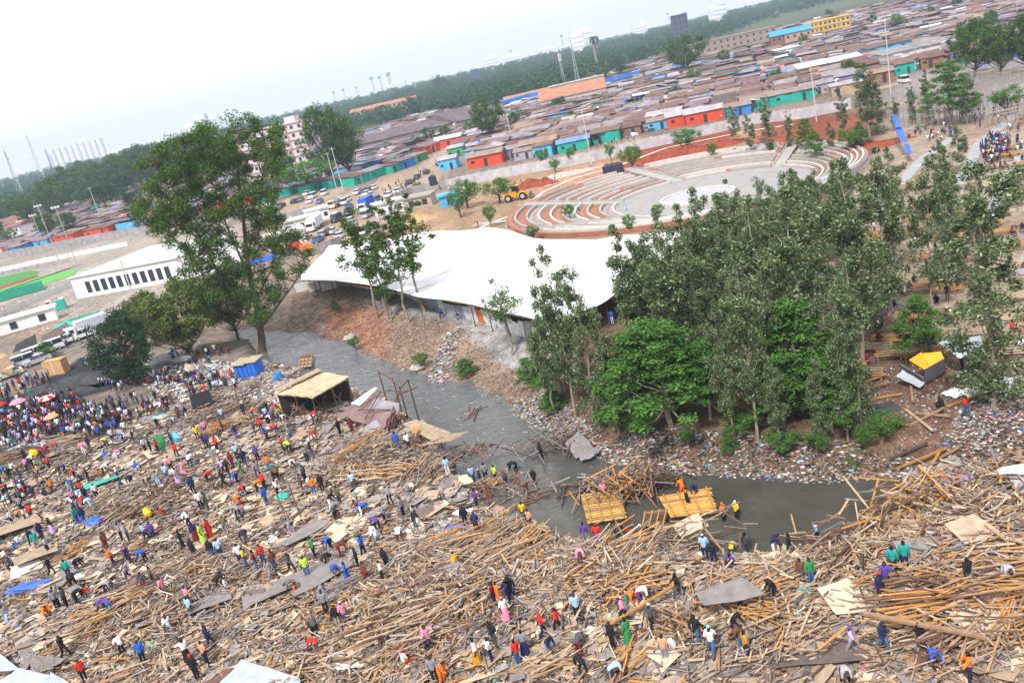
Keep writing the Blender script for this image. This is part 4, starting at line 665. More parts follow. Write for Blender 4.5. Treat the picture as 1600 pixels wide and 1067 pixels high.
def trunk_mesh(C, H_, r0, seed, lean=0, bark=BARK, limb=.5, z0=.3, bend=0.0):
    g = random.Random(seed); m = MB(); ax_ = [(0, 0, -.3)]+[(bend*sin(2.2*i/6)*H_*.05+g.uniform(-.02, .02)*H_, g.uniform(-.02, .02)*H_, H_*i/6) for i in range(1, 7)]
    m.tube(ax_, [r0*(1-.13*i) for i in range(7)], 7)
    A = np.array(ax_)
    for c in C:
        hz_ = hypot(c[0], c[1]); za = max(H_*z0*.8, c[2]-hz_*.9-.3); za = min(za, H_*.96); t = za/H_*6; i = int(min(5, t)); s = A[i]+(A[i+1]-A[i])*(t-i)
        if np.linalg.norm(np.array(c)-s) < .3: continue
        mid = (s*.5+np.array(c)*.5)+np.array([0, 0, -.12*hz_]); rr = r0*limb*(.45+.3*(1-za/H_)); m.tube([s, mid, c], [rr, rr*.6, rr*.2], 4, 0, False)
    return m.mesh('trunk', bark)
def slender(seed, H_=13, w=2.0, n=66, leaf=165, ls=.215, kind='grev', z0=.14):
    g = random.Random(seed); C, Rr = [], []; sp = [(g.uniform(-1, 1)*w*.55, g.uniform(-1, 1)*w*.55, g.uniform(.72, .97)) for _ in range(5)]+[(0, 0, 1)]
    for i in range(n):
        t = z0+(1-z0)*(i+.5)/n; s = g.choice(sp); hh = s[2]
        if t > hh: t = hh*g.uniform(.7, 1)
        a = g.uniform(0, 6.28); rad = w*g.uniform(.1, 1)*(1-((t-z0)/(1-z0))**2.2)**.6*(.55+.45*min(1, (t-z0)*5))
        k = (t-z0)/(1-z0); C.append((rad*cos(a)+s[0]*k, rad*sin(a)+s[1]*k, t*H_)); Rr.append(g.uniform(.35, .8)*(1-.4*k))
    return trunk_mesh(C[::2], H_*.93, .11, seed, bark=BARKL, z0=z0), leaves(C, Rr, leaf, ls, .34, 1.15, .3, seed, LEAF[kind])
def roundt(seed, H_=10, w=4, n=60, leaf=70, ls=.4, kind='far', z0=.35, flat=.8, r=(1.0, 1.7), bark=BARK):
    g = random.Random(seed); C, Rr = [], []
    while len(C) < n:
        p = (g.uniform(-1, 1), g.uniform(-1, 1), g.uniform(-1, 1)); q = p[0]**2+p[1]**2+p[2]**2
        if q > 1 or q < .25: continue
        k = 1+.25*sin(3*atan2(p[1], p[0])+seed); C.append((p[0]*w*k, p[1]*w*k, H_*(z0+(1-z0)*(.5+.46*p[2])))); Rr.append(g.uniform(*r))
    return trunk_mesh(C[::2], H_*.7, .22 if H_ < 12 else .4, seed, bark=bark, z0=z0), leaves(C, Rr, leaf, ls, .5, flat, .5, seed, LEAF[kind])
def layered(seed, H_=9, w=4.2):
    g = random.Random(seed); C, Rr = [], []
    for l in range(7):
        z = H_*(.35+.62*l/6); ww = w*(1-.75*(l/6)**1.6)
        for _ in range(int(5+11*ww/w)): a = g.uniform(0, 6.28); q = ww*g.random()**.5; C.append((q*cos(a), q*sin(a), z-.10*q+g.uniform(-.2, .2))); Rr.append(g.uniform(.7, 1.2))
    return trunk_mesh(C[::2], H_*.95, .2, seed, bark=BARKL), leaves(C, Rr, 120, .3, .5, .42, 1.3, seed, LEAF['bright'], surf=.6)
def conifer(seed, H_=13, w=3.6):
    g = random.Random(seed); C, Rr = [], []
    for i in range(150):
        t = (i+.5)/150; a = g.uniform(0, 6.28); q = w*(1-t**1.3)*g.uniform(.4, 1); C.append((q*cos(a), q*sin(a), .4+t*H_*.95-.12*q)); Rr.append(g.uniform(.5, 1.0)*(1.1-.6*t))
    return trunk_mesh(C[::4], H_*.95, .25, seed, z0=.05), leaves(C, Rr, 170, .36, .3, .7, .6, seed, LEAF['con'])
def palm(seed, H_=14):
    g = random.Random(seed); m = MB(); m.tube([(0, 0, -.3), (.1, 0, H_*.5), (0, 0, H_*.9)], [.45, .36, .32], 7); V, Fc = [], []
    for i in range(34):
        a = g.uniform(0, 6.28); el = g.uniform(-.7, 1.2); L_ = g.uniform(2.0, 2.8); pts = []
        for k in range(4): t = k/3; e = el-1.1*t*t; pts.append((cos(a)*L_*t*cos(e), sin(a)*L_*t*cos(e), H_*.9+L_*t*sin(e)))
        for k in range(3):
            b = len(V); w0, w1 = .35*(1-k/3.5), .35*(1-(k+1)/3.5)
            V += [(pts[k][0]-sin(a)*w0, pts[k][1]+cos(a)*w0, pts[k][2]), (pts[k][0]+sin(a)*w0, pts[k][1]-cos(a)*w0, pts[k][2]), (pts[k+1][0]+sin(a)*w1, pts[k+1][1]-cos(a)*w1, pts[k+1][2]), (pts[k+1][0]-sin(a)*w1, pts[k+1][1]+cos(a)*w1, pts[k+1][2])]; Fc.append((b, b+1, b+2, b+3))
    return m.mesh('trunk', BARKL), npmesh('crown', V, Fc, LEAF['far'])
CBUSH = roundt(99, H_=12, w=4.0, n=120, leaf=130, ls=.32, kind='con', z0=.0, r=(.8, 1.4))
AR = dict(grev=[(slender(i, w=1.2+.28*(i % 4), z0=[.05,.12,.24][i % 3]), 13) for i in range(7)], sparse=[(slender(20+i, w=2.3, n=40, leaf=55, kind='big', z0=.38, ls=.38), 13) for i in range(3)], pale=[(slender(30+i, H_=9, w=1.5, n=34, leaf=60, kind='pale', z0=.45, ls=.26), 9) for i in range(2)],
          bright=[(layered(40+i), 9) for i in range(3)], round=[(roundt(50+i, kind='far'), 10) for i in range(4)], green=[(roundt(60+i, H_=6, w=2.6, kind='bright', n=40, ls=.3, r=(.6, 1.1)), 6) for i in range(3)],
          dark=[(roundt(70+i, H_=14, w=6, n=90, leaf=80, ls=.55, kind='big', z0=.2), 14) for i in range(3)], far=[(roundt(80+i, H_=14, w=6.5, n=34, leaf=34, ls=1.1, kind='far', z0=.1, r=(1.6, 2.8)), 14) for i in range(4)], con=[(CBUSH, 12)], palm=[(palm(95), 14)],
          bushy=[(roundt(97, H_=11, w=4.8, n=130, leaf=110, ls=.34, kind='olive', z0=.22, r=(.7, 1.3)), 11)])
def tree(kind, x, y, h, desc, label=None, group=None, w=1.0, yaw=None, z=None):
    (tm, cm), h0 = random.choice(AR[kind]); s = h/h0; z = Hs(x, y) if z is None else z
    nm = dict(grev='slender_tree', sparse='slender_tree', pale='young_tree', con='conifer', palm='palm_tree').get(kind, 'broadleaf_tree')
    t = emp(nm, (x, y, z), R(0, 6.28) if yaw is None else yaw); t.scale = (s*w, s*w, s); mk('trunk', tm, t); mk('crown', cm, t)
    if label: tag(t, label, 'tree', group)
    else: auto(t, desc, 'tree', group)
    return t
def lean(x): return .061+.273*(1390-x)/1290
def hfrom(bx, by, ty, b): return top_z((b[0], b[1]), bx-(by-ty)*lean(bx), ty)-b[2]
def ptree(kind, bx, by, ty, desc, label=None, group=None, w=1.0):
    b = at(bx, by); h = max(2.0, hfrom(bx, by, ty, b)); return tree(kind, b[0], b[1], h, desc, label, group, w)
GR = 'trees of the riverside grove'
TOPX = [860, 1000, 1100, 1180, 1250, 1330, 1400, 1500, 1560, 1620]; TOPY = [375, 330, 285, 270, 258, 232, 212, 205, 255, 330]
GP = [(940,650),(985,590),(1080,500),(1170,425),(1330,340),(1530,330),(1550,430),(1545,500),(1520,530),(1420,540),(1370,600),(1340,655),(1200,688),(1000,680),(930,668)]
BRT = [gz(*q) for q in [(1050,668),(1005,650),(1110,655)]]; Q = []; CW_ = np.array([gz(*p) for p in GP]); tries = 0
while len(Q) < 60 and tries < 9000:
    tries += 1; x, y = R(*[f(CW_[:, 0]) for f in (np.min, np.max)]), R(*[f(CW_[:, 1]) for f in (np.min, np.max)])
    if inpoly([x], [y], CW_)[0] and all(hypot(x-a, y-b) > 3.0 for a, b in Q) and pdist(np.array([x]), np.array([y]), FARB)[0] > 2.5 and all(hypot(x-c[0], y-c[1]) > 3.8 and not (abs(x-c[0]) < 4 and y < c[1]) for c in BRT): Q.append((x, y))
for (x, y) in Q:
    px, py = proj(x, y, 0.)
    if px > 1300 and py < 520 and random.random() < .42: continue
    h = R(12.5, 20); lim = float(np.interp(px, TOPX, TOPY))+R(0, 45)
    hm_ = hfrom(float(px), float(py), lim, (x, y, 0)); h = max(5, min(h, hm_))
    tree('grev', x, y, h, random.choice(['slender grey green tree', 'slender tree with pale leaf tips', 'tall narrow tree of the grove']), group=GR, w=R(.95, 1.3))
for bx, by, ty, l, w in [(1050,668,500,'lowest layered bright green tree at the front of the grove',1.25),(1005,650,520,'bright green layered tree left of the biggest green crown',1.1),(1110,655,535,'bright green layered tree right of the biggest green crown',1.0),(1255,640,470,'layered bright green crown in the middle of the dark grove',1.1),(1300,672,560,'small bright green crown low in the grove',.9),(1225,665,575,'small bright green crown at the foot of the grove',1.0),(1025,545,482,'small round green crown above the big green tree',1.0),(1440,560,465,'olive green crown beside the orange tarp shed',1.0),(880,620,500,'small layered green tree at the left end of the grove',.8),(830,610,560,'low fresh green shrub tree on the bank left of the grove',.9)]:
    ptree('bright', bx, by, ty, None, l, GR, w)
for bx, by, ty in [(1185,692,400),(1222,700,560),(1285,700,545),(1325,690,470),(1345,668,385),(1150,690,470),(938,668,410),(900,655,385),(968,676,480),(1305,640,420),(1215,650,430),(870,648,470)]: ptree('grev', bx, by, ty, 'slender front tree with silvery leaf tips', None, GR, R(.85, 1.1))
ptree('grev', 1552, 640, 235, None, 'tallest slender tree right of the camp with a bare lower trunk', GR, 1.3)
for bx, by, ty, k, d, w in [(590,497,322,'sparse','dark thin leaved tree before the white tarpaulin roof',1.0),(607,493,335,'sparse','dark thin leaved tree before the white tarpaulin roof',.8),(640,505,312,'sparse','dark thin leaved tree before the white tarpaulin roof',.9),(665,488,300,'sparse','dark thin leaved tree before the white tarpaulin roof',1.0),(612,500,400,'sparse','dark thin leaved tree before the white tarpaulin roof',.9),(800,556,430,'pale','young pale tree leaning at the grey path',1.0)]:
    ptree(k, bx, by, ty, d, None, 'trees before the tarpaulin roof', w*1.5)
ptree('bushy', 300, 560, 437, None, 'rounded olive green tree left of the tallest tree', None, 1.15); ptree('bushy', 372, 530, 420, None, 'bushy tree tucked behind the tallest trunk', None, 1.0); ptree('bushy', 245, 540, 455, None, 'smaller bushy tree behind the dark conifer', None, .9)
ptree('con', 212, 600, 478, None, 'dark dense conifer beside the crowded lane', None, 1.0)
SM = 'small trees around the amphitheatre'
for bx, by, ty, k, w in [(731,326,280,'green',1.2),(782,318,278,'green',1.3),(768,356,320,'green',.6),(989,268,228,'green',1.0),(891,345,318,'green',.8),(835,378,352,'green',.9),(1075,238,200,'green',1.2),(850,262,232,'green',.8),(868,270,248,'green',.9),(955,252,225,'green',.7),(985,245,228,'green',.9),(895,258,230,'green',.6),(1115,250,222,'green',.6),(985,362,335,'green',.8),(1030,345,318,'green',.7),(1175,243,178,'grev',1.2),(1150,225,165,'grev',1.3),(1205,240,155,'grev',1.5),(1235,235,175,'grev',1.3),(1262,238,185,'bright',.8),(1300,238,190,'grev',1.5),(1330,240,200,'green',1.2),(1275,250,205,'bright',.8),(1345,235,190,'bright',.8),(1360,215,100,'grev',1.6),(1375,210,128,'grev',1.5),(1400,205,150,'grev',1.4),(1428,195,130,'grev',1.2),(1450,190,110,'grev',1.2),(1485,195,95,'bright',1.0),(1512,195,118,'grev',1.6),(1575,180,135,'green',1.2),(1320,215,150,'grev',1.4),(1500,270,195,'grev',1.6),(1470,300,215,'grev',1.4),(1190,330,270,'pale',1.2),(1590,330,250,'pale',1.2)]:
    ptree(k, bx, by, ty, random.choice(['slight green tree', 'small leafy tree', 'young tree']) if k in ('green', 'bright') else 'loose grey green tree', None, SM, w)
FT = 'trees among the tin roofs'
for bx, by, ty, k, w in [(1525,120,28,'dark',.9),(1565,118,38,'dark',.9),(1605,112,20,'dark',.9),(1075,117,52,'dark',1.2),(770,222,148,'dark',.8),(522,285,164,'dark',.7),(548,278,176,'dark',.7),(545,245,190,'dark',.8),(450,300,235,'dark',.8),(485,300,250,'green',2.2),(600,190,165,'round',1.5),(570,185,162,'round',1.5),(970,122,95,'round',1.8),(945,128,108,'round',1.4),(1005,98,74,'round',1.8),(1098,55,40,'round',1.6),(1163,38,18,'dark',1.0),(1195,70,48,'dark',.9),(1350,60,42,'round',1.2),(625,165,142,'far',1.0),(640,160,138,'far',1.0),(820,155,140,'far',.8),(865,150,136,'far',.7),(930,80,66,'far',.6),
                         (120,318,258,'dark',1.1),(95,335,275,'dark',1.0),(160,315,255,'dark',1.1),(195,305,240,'dark',1.1),(235,290,225,'dark',1.1),(140,300,250,'dark',1.),(45,355,305,'dark',.9),(110,370,332,'dark',.9),(80,372,330,'dark',.9),(170,335,285,'round',1.4),(0,385,345,'round',1.2),(440,265,215,'dark',1.0),(230,345,312,'round',1.3),(205,330,292,'round',1.2),(720,340,300,'green',.9),(1595,60,32,'dark',.8),(1260,55,38,'round',1.),(655,300,285,'green',1.2),(645,185,150,'far',.9),(690,150,118,'far',1.0)]:
    ptree(k, bx, by, ty, dict(dark='broad dark green tree', round='rounded green tree', green='small fresh green tree', far='hazy round tree')[k], None, FT, w)
for bx, by, ty in [(935,112,55),(905,62,40),(933,58,30),(948,52,28),(970,50,30),(1015,40,22),(1045,34,20),(990,46,30),(585,142,120),(598,140,118),(610,136,114),(560,150,135),(540,156,138),(525,160,142),(612,134,112),(800,92,78),(880,72,54),(1070,32,18)]:
    ptree('palm', bx, by, ty, 'palm tree rising over the hazy wood', None, 'palm trees on the skyline', 1.4)
for bx, by, ty, l in [(520,492,470,'round green bush on the gravel bank'),(545,552,528,'fresh green tuft at the water foot of the bank'),(620,480,455,'dark shrub at the top of the bank'),(1175,690,660,'green shrub among the washed up rags'),(650,575,560,'low green tuft above the rock in the bank'),(960,668,640,'leafy shrub at the foot of the grove above the fallen sheets'),(1085,700,668,'shrub among dark rags below the big green tree'),(1130,708,672,'twin shrub among dark rags below the grove'),(1235,708,668,'dull green shrub below the middle of the grove'),(1290,715,672,'shrub at the edge of the grassy bank'),(1345,705,668,'wide weedy bush on the grassy bank'),(870,640,600,'bright shrub at the left end of the grove'),(840,600,565,'leafy shrub above the rag covered bank'),(1385,690,660,'low weeds on the grassy bank near the crossed beams'),(1010,690,668,'grey green shrub near the sheets at the bank'),(725,590,565,'pale weedy shrub on the gravel slope'),(80,560,520,'thin shrub between the litter and the lane')]:
    ptree(random.choice(['green', 'green', 'bright']), bx+R(-12, 12), by+R(-8, 6), by-R(.5, 1.2)*(by-ty), None, l, 'bushes on the bank', R(.7, 1.8))
for _ in range(46):
    px, py = R(20, 1600), 0; up_ = np.interp(px, [0, 450, 640, 800, 1000, 1200, 1600], [355, 262, 190, 165, 108, 45, -20]); lo_ = np.interp(px, [0, 330, 520, 740, 1000, 1330, 1600], [390, 330, 285, 240, 205, 150, 90]); py = R(max(up_, 6), lo_); b = gz(px, py); tree(random.choice(['round', 'dark', 'green']), b[0], b[1], R(4.5, 9), 'small dark tree poking through the roofs', None, FT, 1.0)
# the tallest tree, standing alone by the kiosk
B0 = at(410, 556); pY = B0[1]
def plane(px, py, dy=0): d = ray(px, py); t = (pY+dy)/d[1]; return np.array([d[0]*t, d[1]*t, CH+d[2]*t])-np.array(B0)
OUT = [(198,335),(225,300),(215,260),(250,222),(300,212),(320,190),(400,175),(432,192),(440,240),(432,300),(440,350),(480,372),(492,395),(465,425),(455,455),(420,490),(398,520),(380,470),(340,480),(285,465),(255,440),(300,410),(272,385),(215,352)]
LB = [([(410,556),(408,515),(397,460),(385,400),(375,300),(368,225)], .85, 0, 2), ([(405,510),(350,440),(312,370),(268,292),(235,262)], .42, 0, -4), ([(385,470),(330,415),(270,372),(215,348)], .32, 0, 5), ([(408,512),(440,470),(472,425),(490,400)], .34, 0, -3), ([(392,440),(350,340),(320,250),(310,205)], .3, 0, 5), ([(388,400),(410,300),(415,230),(408,190)], .3, 0, -5), ([(400,470),(425,420),(432,350),(430,300)], .26, 0, 4), ([(408,345),(428,330),(447,305)], .1, 4, 4), ([(405,515),(375,490),(345,480)], .3, 0, 2)]
m = MB(); NODE = []
for pts, r0, d0, d1 in LB:
    n = len(pts); pp = []
    for i in range(n-1):
        for k in range(3): t = k/3; pp.append((pts[i][0]*(1-t)+pts[i+1][0]*t, pts[i][1]*(1-t)+pts[i+1][1]*t, (i+t)/(n-1)))
    pp.append((*pts[-1], 1)); W3 = [plane(a, b, d0+(d1-d0)*t)+np.array([R(-.12, .12), 0, 0])*(t > 0) for a, b, t in pp]; W3[0][2] -= .4 if pts[0] == (410, 556) else 0
    m.tube(W3, [r0*(.72 if r0 > .8 else .55)*(1-.85*t)*(1.35 if (r0 > .8 and i == 0) else 1) for i, (a, b, t) in enumerate(pp)], 8); NODE += list(zip(W3, [r0*(1-.85*t) for a, b, t in pp]))
C = []; ox = [p[0] for p in OUT]; oy = [p[1] for p in OUT]
while len(C) < 430:
    a, b = R(min(ox), max(ox)), R(min(oy), max(oy))
    if inpoly([a], [b], OUT)[0] and random.random() < (.9 if b < 380 else .65): C.append(plane(a, b, R(-7, 7)))
NP3 = np.array([n[0] for n in NODE[4:]])
for c in C:
    i = int(np.argmin(np.linalg.norm(NP3-c+np.array([0, 0, 1.2]), axis=1))); s = NP3[i]; m.tube([s, (s+c)/2+np.array([0, 0, -.25]), c], [min(.1, NODE[4+i][1]), .06, .02], 4, 0, False)
t = emp('broadleaf_tree', B0); tag(t, 'tallest tree with fanned limbs standing beside the blue kiosk', 'tree'); m.build('trunk', BARK, t)
mk('crown', leaves(C, [R(.9, 1.6) for _ in C], 190, .37, .36, .75, .3, 5, LEAF['big']), t); lm('the tallest tree', B0[0], B0[1])
# wooded band towards the horizon
V, Fq, k_ = [], [], 0; g = np.random.default_rng(11)
cx, cy = [], []
while len(cx) < 4200:
    a = g.uniform(-.62, .62); D = g.uniform(560, 2300); x, y = D*sin(a), D*cos(a); px, py = proj(x, y, 0.)
    up_ = np.interp(px, [0, 450, 640, 800, 1000, 1200, 1600], [350, 250, 182, 160, 100, 30, -70])
    if -80 < px < 1680 and py < up_+3 and py > -60: cx.append(x); cy.append(y)
cx, cy = np.array(cx), np.array(cy); D = np.hypot(cx, cy); hh = g.uniform(8, 17, len(cx)); nb = 3
C = np.repeat(np.c_[cx, cy, H(cx, cy)+hh*.5], nb, 0)+g.normal(0, 3.5, (len(cx)*nb, 3))*np.array([1, 1, .5]); RR = np.repeat(hh*.42, nb)*g.uniform(.7, 1.1, len(cx)*nb)
tag(mk('far_wood', leaves(C, RR, 34, 2.4, .7, .8, .5, 12, LEAF['far'], 'far_wood')), kind='stuff')
# ------------------------------------------------------------------ white tarpaulin roof over the building site
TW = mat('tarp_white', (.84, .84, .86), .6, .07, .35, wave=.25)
def resamp(L_, n):
    L_ = np.array(L_, float); s = np.r_[0, np.cumsum(np.hypot(*np.diff(L_, axis=0).T))]; t = np.linspace(0, s[-1], n); return np.c_[np.interp(t, s, L_[:, 0]), np.interp(t, s, L_[:, 1])]
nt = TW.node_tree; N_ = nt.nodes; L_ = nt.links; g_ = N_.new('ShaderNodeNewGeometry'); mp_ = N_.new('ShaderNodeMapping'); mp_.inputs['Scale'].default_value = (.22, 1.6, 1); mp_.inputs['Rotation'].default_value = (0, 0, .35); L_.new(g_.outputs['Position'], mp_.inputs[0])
q_ = N_.new('ShaderNodeTexNoise'); q_.inputs['Scale'].default_value = .9; q_.inputs['Detail'].default_value = 6; L_.new(mp_.outputs[0], q_.inputs['Vector']); r_ = N_.new('ShaderNodeMapRange'); r_.inputs[1].default_value = .60; r_.inputs[2].default_value = .70; r_.inputs[3].default_value = 1; r_.inputs[4].default_value = .42; L_.new(q_.outputs['Fac'], r_.inputs[0])  # grey streaks: wrinkle shading painted into the white of the tarp
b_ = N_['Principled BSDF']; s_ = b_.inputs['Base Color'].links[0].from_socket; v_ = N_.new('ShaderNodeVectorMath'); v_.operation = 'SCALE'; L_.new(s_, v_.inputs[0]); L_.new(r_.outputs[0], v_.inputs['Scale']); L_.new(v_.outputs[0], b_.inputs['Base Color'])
T_ = resamp([(470,430),(515,385),(560,380),(640,366),(700,362),(765,357),(800,362),(830,370),(880,374),(930,374),(990,366),(1064,362)], 70)
B_ = resamp([(470,436),(525,440),(600,452),(650,463),(700,467),(750,478),(800,490),(850,500),(900,493),(960,462),(1010,425),(1066,383)], 70)
t = emp('tarpaulin_roof', (*gz(750, 440), 0)); o0 = np.array(t.location); tag(t, 'huge white tarpaulin roof on poles beside the river path', 'tarpaulin roof'); lm('the white tarpaulin roof', o0[0], o0[1])
V = []; nv = 22
for i in range(70):
    a, b = gz(*T_[i], 3.1), gz(*B_[i], 3.1)
    for j in range(nv): u = j/(nv-1); p = a*(1-u)+b*u; V.append((p[0]-o0[0], p[1]-o0[1], 3.1+.5*float(vnoise(np.array([p[0]*.12]), np.array([p[1]*.12]))[0])+.12*sin(p[0]*.9+p[1]*.5)-.2))
nV = len(V); V2 = [(x, y, z-.05) for x, y, z in V]; Fc = [(i*nv+j, i*nv+j+1, (i+1)*nv+j+1, (i+1)*nv+j) for i in range(69) for j in range(nv-1)]
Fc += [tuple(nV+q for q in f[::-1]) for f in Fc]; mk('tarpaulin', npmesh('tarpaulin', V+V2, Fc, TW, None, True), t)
for i in list(range(2, 70, 3)):
    p = gz(*B_[i], 3.1)-o0[:2]; m = MB(); m.tube([(p[0], p[1]+.5, 0), (p[0], p[1]+.5, 3.0)], [.07, .06], 5); m.build('pole', MATS['wood_brown'], t)
for i in range(3, 67, 8):
    for u in (.3, .6): p = (gz(*T_[i], 3.1)*(1-u)+gz(*B_[i], 3.1)*u)-o0[:2]; m = MB(); m.tube([(p[0], p[1], 0), (p[0], p[1], 2.9)], [.07, .06], 5); m.build('pole', MATS['wood_brown'], t)
for i in range(0, 68, 4):
    a, b = gz(*B_[i], 3.1)-o0[:2], gz(*B_[min(69, i+4)], 3.1)-o0[:2]; m = MB(); m.bar((a[0], a[1]+.5, 2.75), (b[0], b[1]+.5, 2.75), .1); m.build('rail', MATS['wood_tan'], t)
# sheet metal fence under its edge
SC = [mat('tin_'+k, c, .5, .18, 1.5, metal=.15, wave=3) for k, c in dict(grey=(.34,.36,.40), pale=(.55,.58,.62), white=(.68,.68,.70), dull=(.24,.24,.26), teal=(.12,.32,.36), blue=(.04,.12,.45), orange=(.62,.16,.03), violet=(.25,.24,.36), rust=(.20,.12,.09), brown=(.16,.10,.075)).items()]
TIN = {k: MATS['tin_'+k] for k in 'grey pale white dull teal blue orange violet rust brown'.split()}
FL = resamp([(632,462),(665,478),(690,490),(712,496),(740,502),(770,510),(800,522),(830,531),(866,540)], 25); cs = ['white','white','grey','dull','grey','teal','pale','grey','grey','violet','pale','pale','orange','white','white','pale','grey','pale','white','pale','dull','pale','grey','white','pale']
t = emp('sheet_fence', (*gz(750, 505), 0)); o0 = np.array(t.location); tag(t, 'patchwork fence of grey and coloured metal sheets along the path', 'fence'); lm('the patchwork fence', o0[0], o0[1])
for i in range(24):
    a, b = gz(*FL[i])-o0[:2], gz(*FL[i+1])-o0[:2]; h = R(1.7, 2.3); m = MB(); c = (a+b)/2; m.box((c[0], c[1], h/2), (hypot(*(b-a))*1.02, .04, h), atan2(b[1]-a[1], b[0]-a[0]), 0, .12+R(-.05, .05)); m.build('panel', TIN[cs[i]], t)
    if i % 2: m = MB(); m.tube([(a[0], a[1]+.15, 0), (a[0], a[1]+.15, 2.5)], [.05, .05], 5); m.build('post', MATS['wood_brown'], t)
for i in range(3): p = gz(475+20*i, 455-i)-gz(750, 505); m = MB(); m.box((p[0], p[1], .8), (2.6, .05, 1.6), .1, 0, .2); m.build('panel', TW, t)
# ------------------------------------------------------------------ amphitheatre
CON = mat('concrete', (.34, .325, .31), .9, .14, .8, coord='Pos'); CONL = mat('concrete_pale', (.50, .485, .46), .9, .12, .8, coord='Pos'); RED = mat('red_soil', (.30, .13, .085), .95, .2, 1.2, coord='Pos'); BRK = mat('red_brick', (.33, .19, .145), .9, .15, 2, coord='Pos'); PAV = mat('paving_grey', (.29, .275, .275), .9, .1, .5, coord='Pos')
def disc(name, c, r, z, m_, par=None, n=64, off=(0, 0)):
    return MB().add([(c[0]-off[0]+r*cos(2*pi*i/n), c[1]-off[1]+r*sin(2*pi*i/n), z) for i in range(n)], [tuple(range(n))]).build(name, m_, par)
ci0, ri0, co0, ro0 = np.array([40.8, 154.9]), 17.5, np.array([37.5, 166.0]), 33.5
am = emp('amphitheatre', (40, 160, 0)); tag(am, 'open air amphitheatre with curved rows of concrete benches', 'amphitheatre'); lm('the amphitheatre', 40, 160); of = (40, 160)
disc('plaza', (40.8, 154.9), 18.3, .06, PAV, am, off=of); disc('stage', (37.5, 153), 6.0, .25, mat('stage_grey', (.38, .38, .40), .8, .1, 1), am, off=of)
m = MB(); n = 48; m.add([(37.5-40+rr*cos(2*pi*i/n), 153-160+rr*sin(2*pi*i/n), z) for rr, z in ((6.0, .06), (6.0, .45), (6.6, .45), (6.6, .06)) for i in range(n)], [(a*n+i, a*n+(i+1) % n, (a+1)*n+(i+1) % n, (a+1)*n+i) for a in range(3) for i in range(n)]); m.build('stage_kerb', CONL, am)
AIS = [radians(96), radians(203), radians(30), radians(300), radians(150)]
def arcring(k, k2, z0, z1, m_, name, gap=.0, w0=0, w1=None, a_from=0, a_to=2*pi):
    c, r = ci0+(co0-ci0)*k, ri0+(ro0-ri0)*k; c2, r2 = ci0+(co0-ci0)*k2, ri0+(ro0-ri0)*k2; n = max(4, int((a_to-a_from)*14)); V = []
    for i in range(n+1):
        a = a_from+(a_to-a_from)*i/n; p = c+r*np.array([cos(a), sin(a)]); q = c2+r2*np.array([cos(a), sin(a)])
        if w1 is not None: u = (q-p)/(np.linalg.norm(q-p)+1e-6); q = p+u*w1
        for pp, z in ((p, z0), (p, z1), (q, z1), (q, z0)): V.append((pp[0]-of[0], pp[1]-of[1], z))
    return MB().add(V, [(4*i+j, 4*i+4+j, 4*i+4+(j+1) % 4, 4*i+(j+1) % 4) for i in range(n) for j in range(4)]+[(3, 2, 1, 0), (4*n, 4*n+1, 4*n+2, 4*n+3)]).build(name, m_, am)
NR = 9; sg = sorted(AIS); segs = [(sg[i]+.07, (sg[(i+1) % 5]+(2*pi if i == 4 else 0))-.07) for i in range(5)]
arcring(0, 1.02, .0, .05, PAV, 'ring_paving')
for k in range(NR):
    z = .10*(k+1)
    for (a, b) in segs:
        ma = (a+b)/2 % (2*pi)
        arcring(k/NR, (k+1)/NR, .05, z, [RED, RED, PAV][(k+int(a*3)) % 3], 'terrace', a_from=a, a_to=b)
        s1 = R(0, .15); s2 = R(0, .15); nb = 1 if R(0, 1) < .5 else 2; da = (b-a)/nb
        for q in range(nb): arcring(k/NR+.008, (k+1)/NR, z-.02, z+.42, random.choice([CON, CONL, CONL]), 'bench', w1=.45, a_from=a+da*q+.01+s1*.2, a_to=a+da*(q+1)-.01-s2*.2)
        if k % 2 == 0: arcring((k+.55)/NR, (k+1)/NR, z-.01, z+.06, BRK, 'brick_edge', w1=.35, a_from=a+.02, a_to=b-.02)
for a in AIS:
    p = ci0+ri0*np.array([cos(a), sin(a)]); q = co0+ro0*np.array([cos(a), sin(a)]); m = MB(); m.bar((p[0]-40, p[1]-160, .1), (q[0]-40, q[1]-160, .9), 2.4, .1)
    for s in (-1, 1): u = np.array([-sin(a), cos(a)])*1.3*s; m.bar((p[0]-40+u[0], p[1]-160+u[1], .2), (q[0]-40+u[0], q[1]-160+u[1], 1.0), .25, .4)
    m.build('aisle', CON, am)
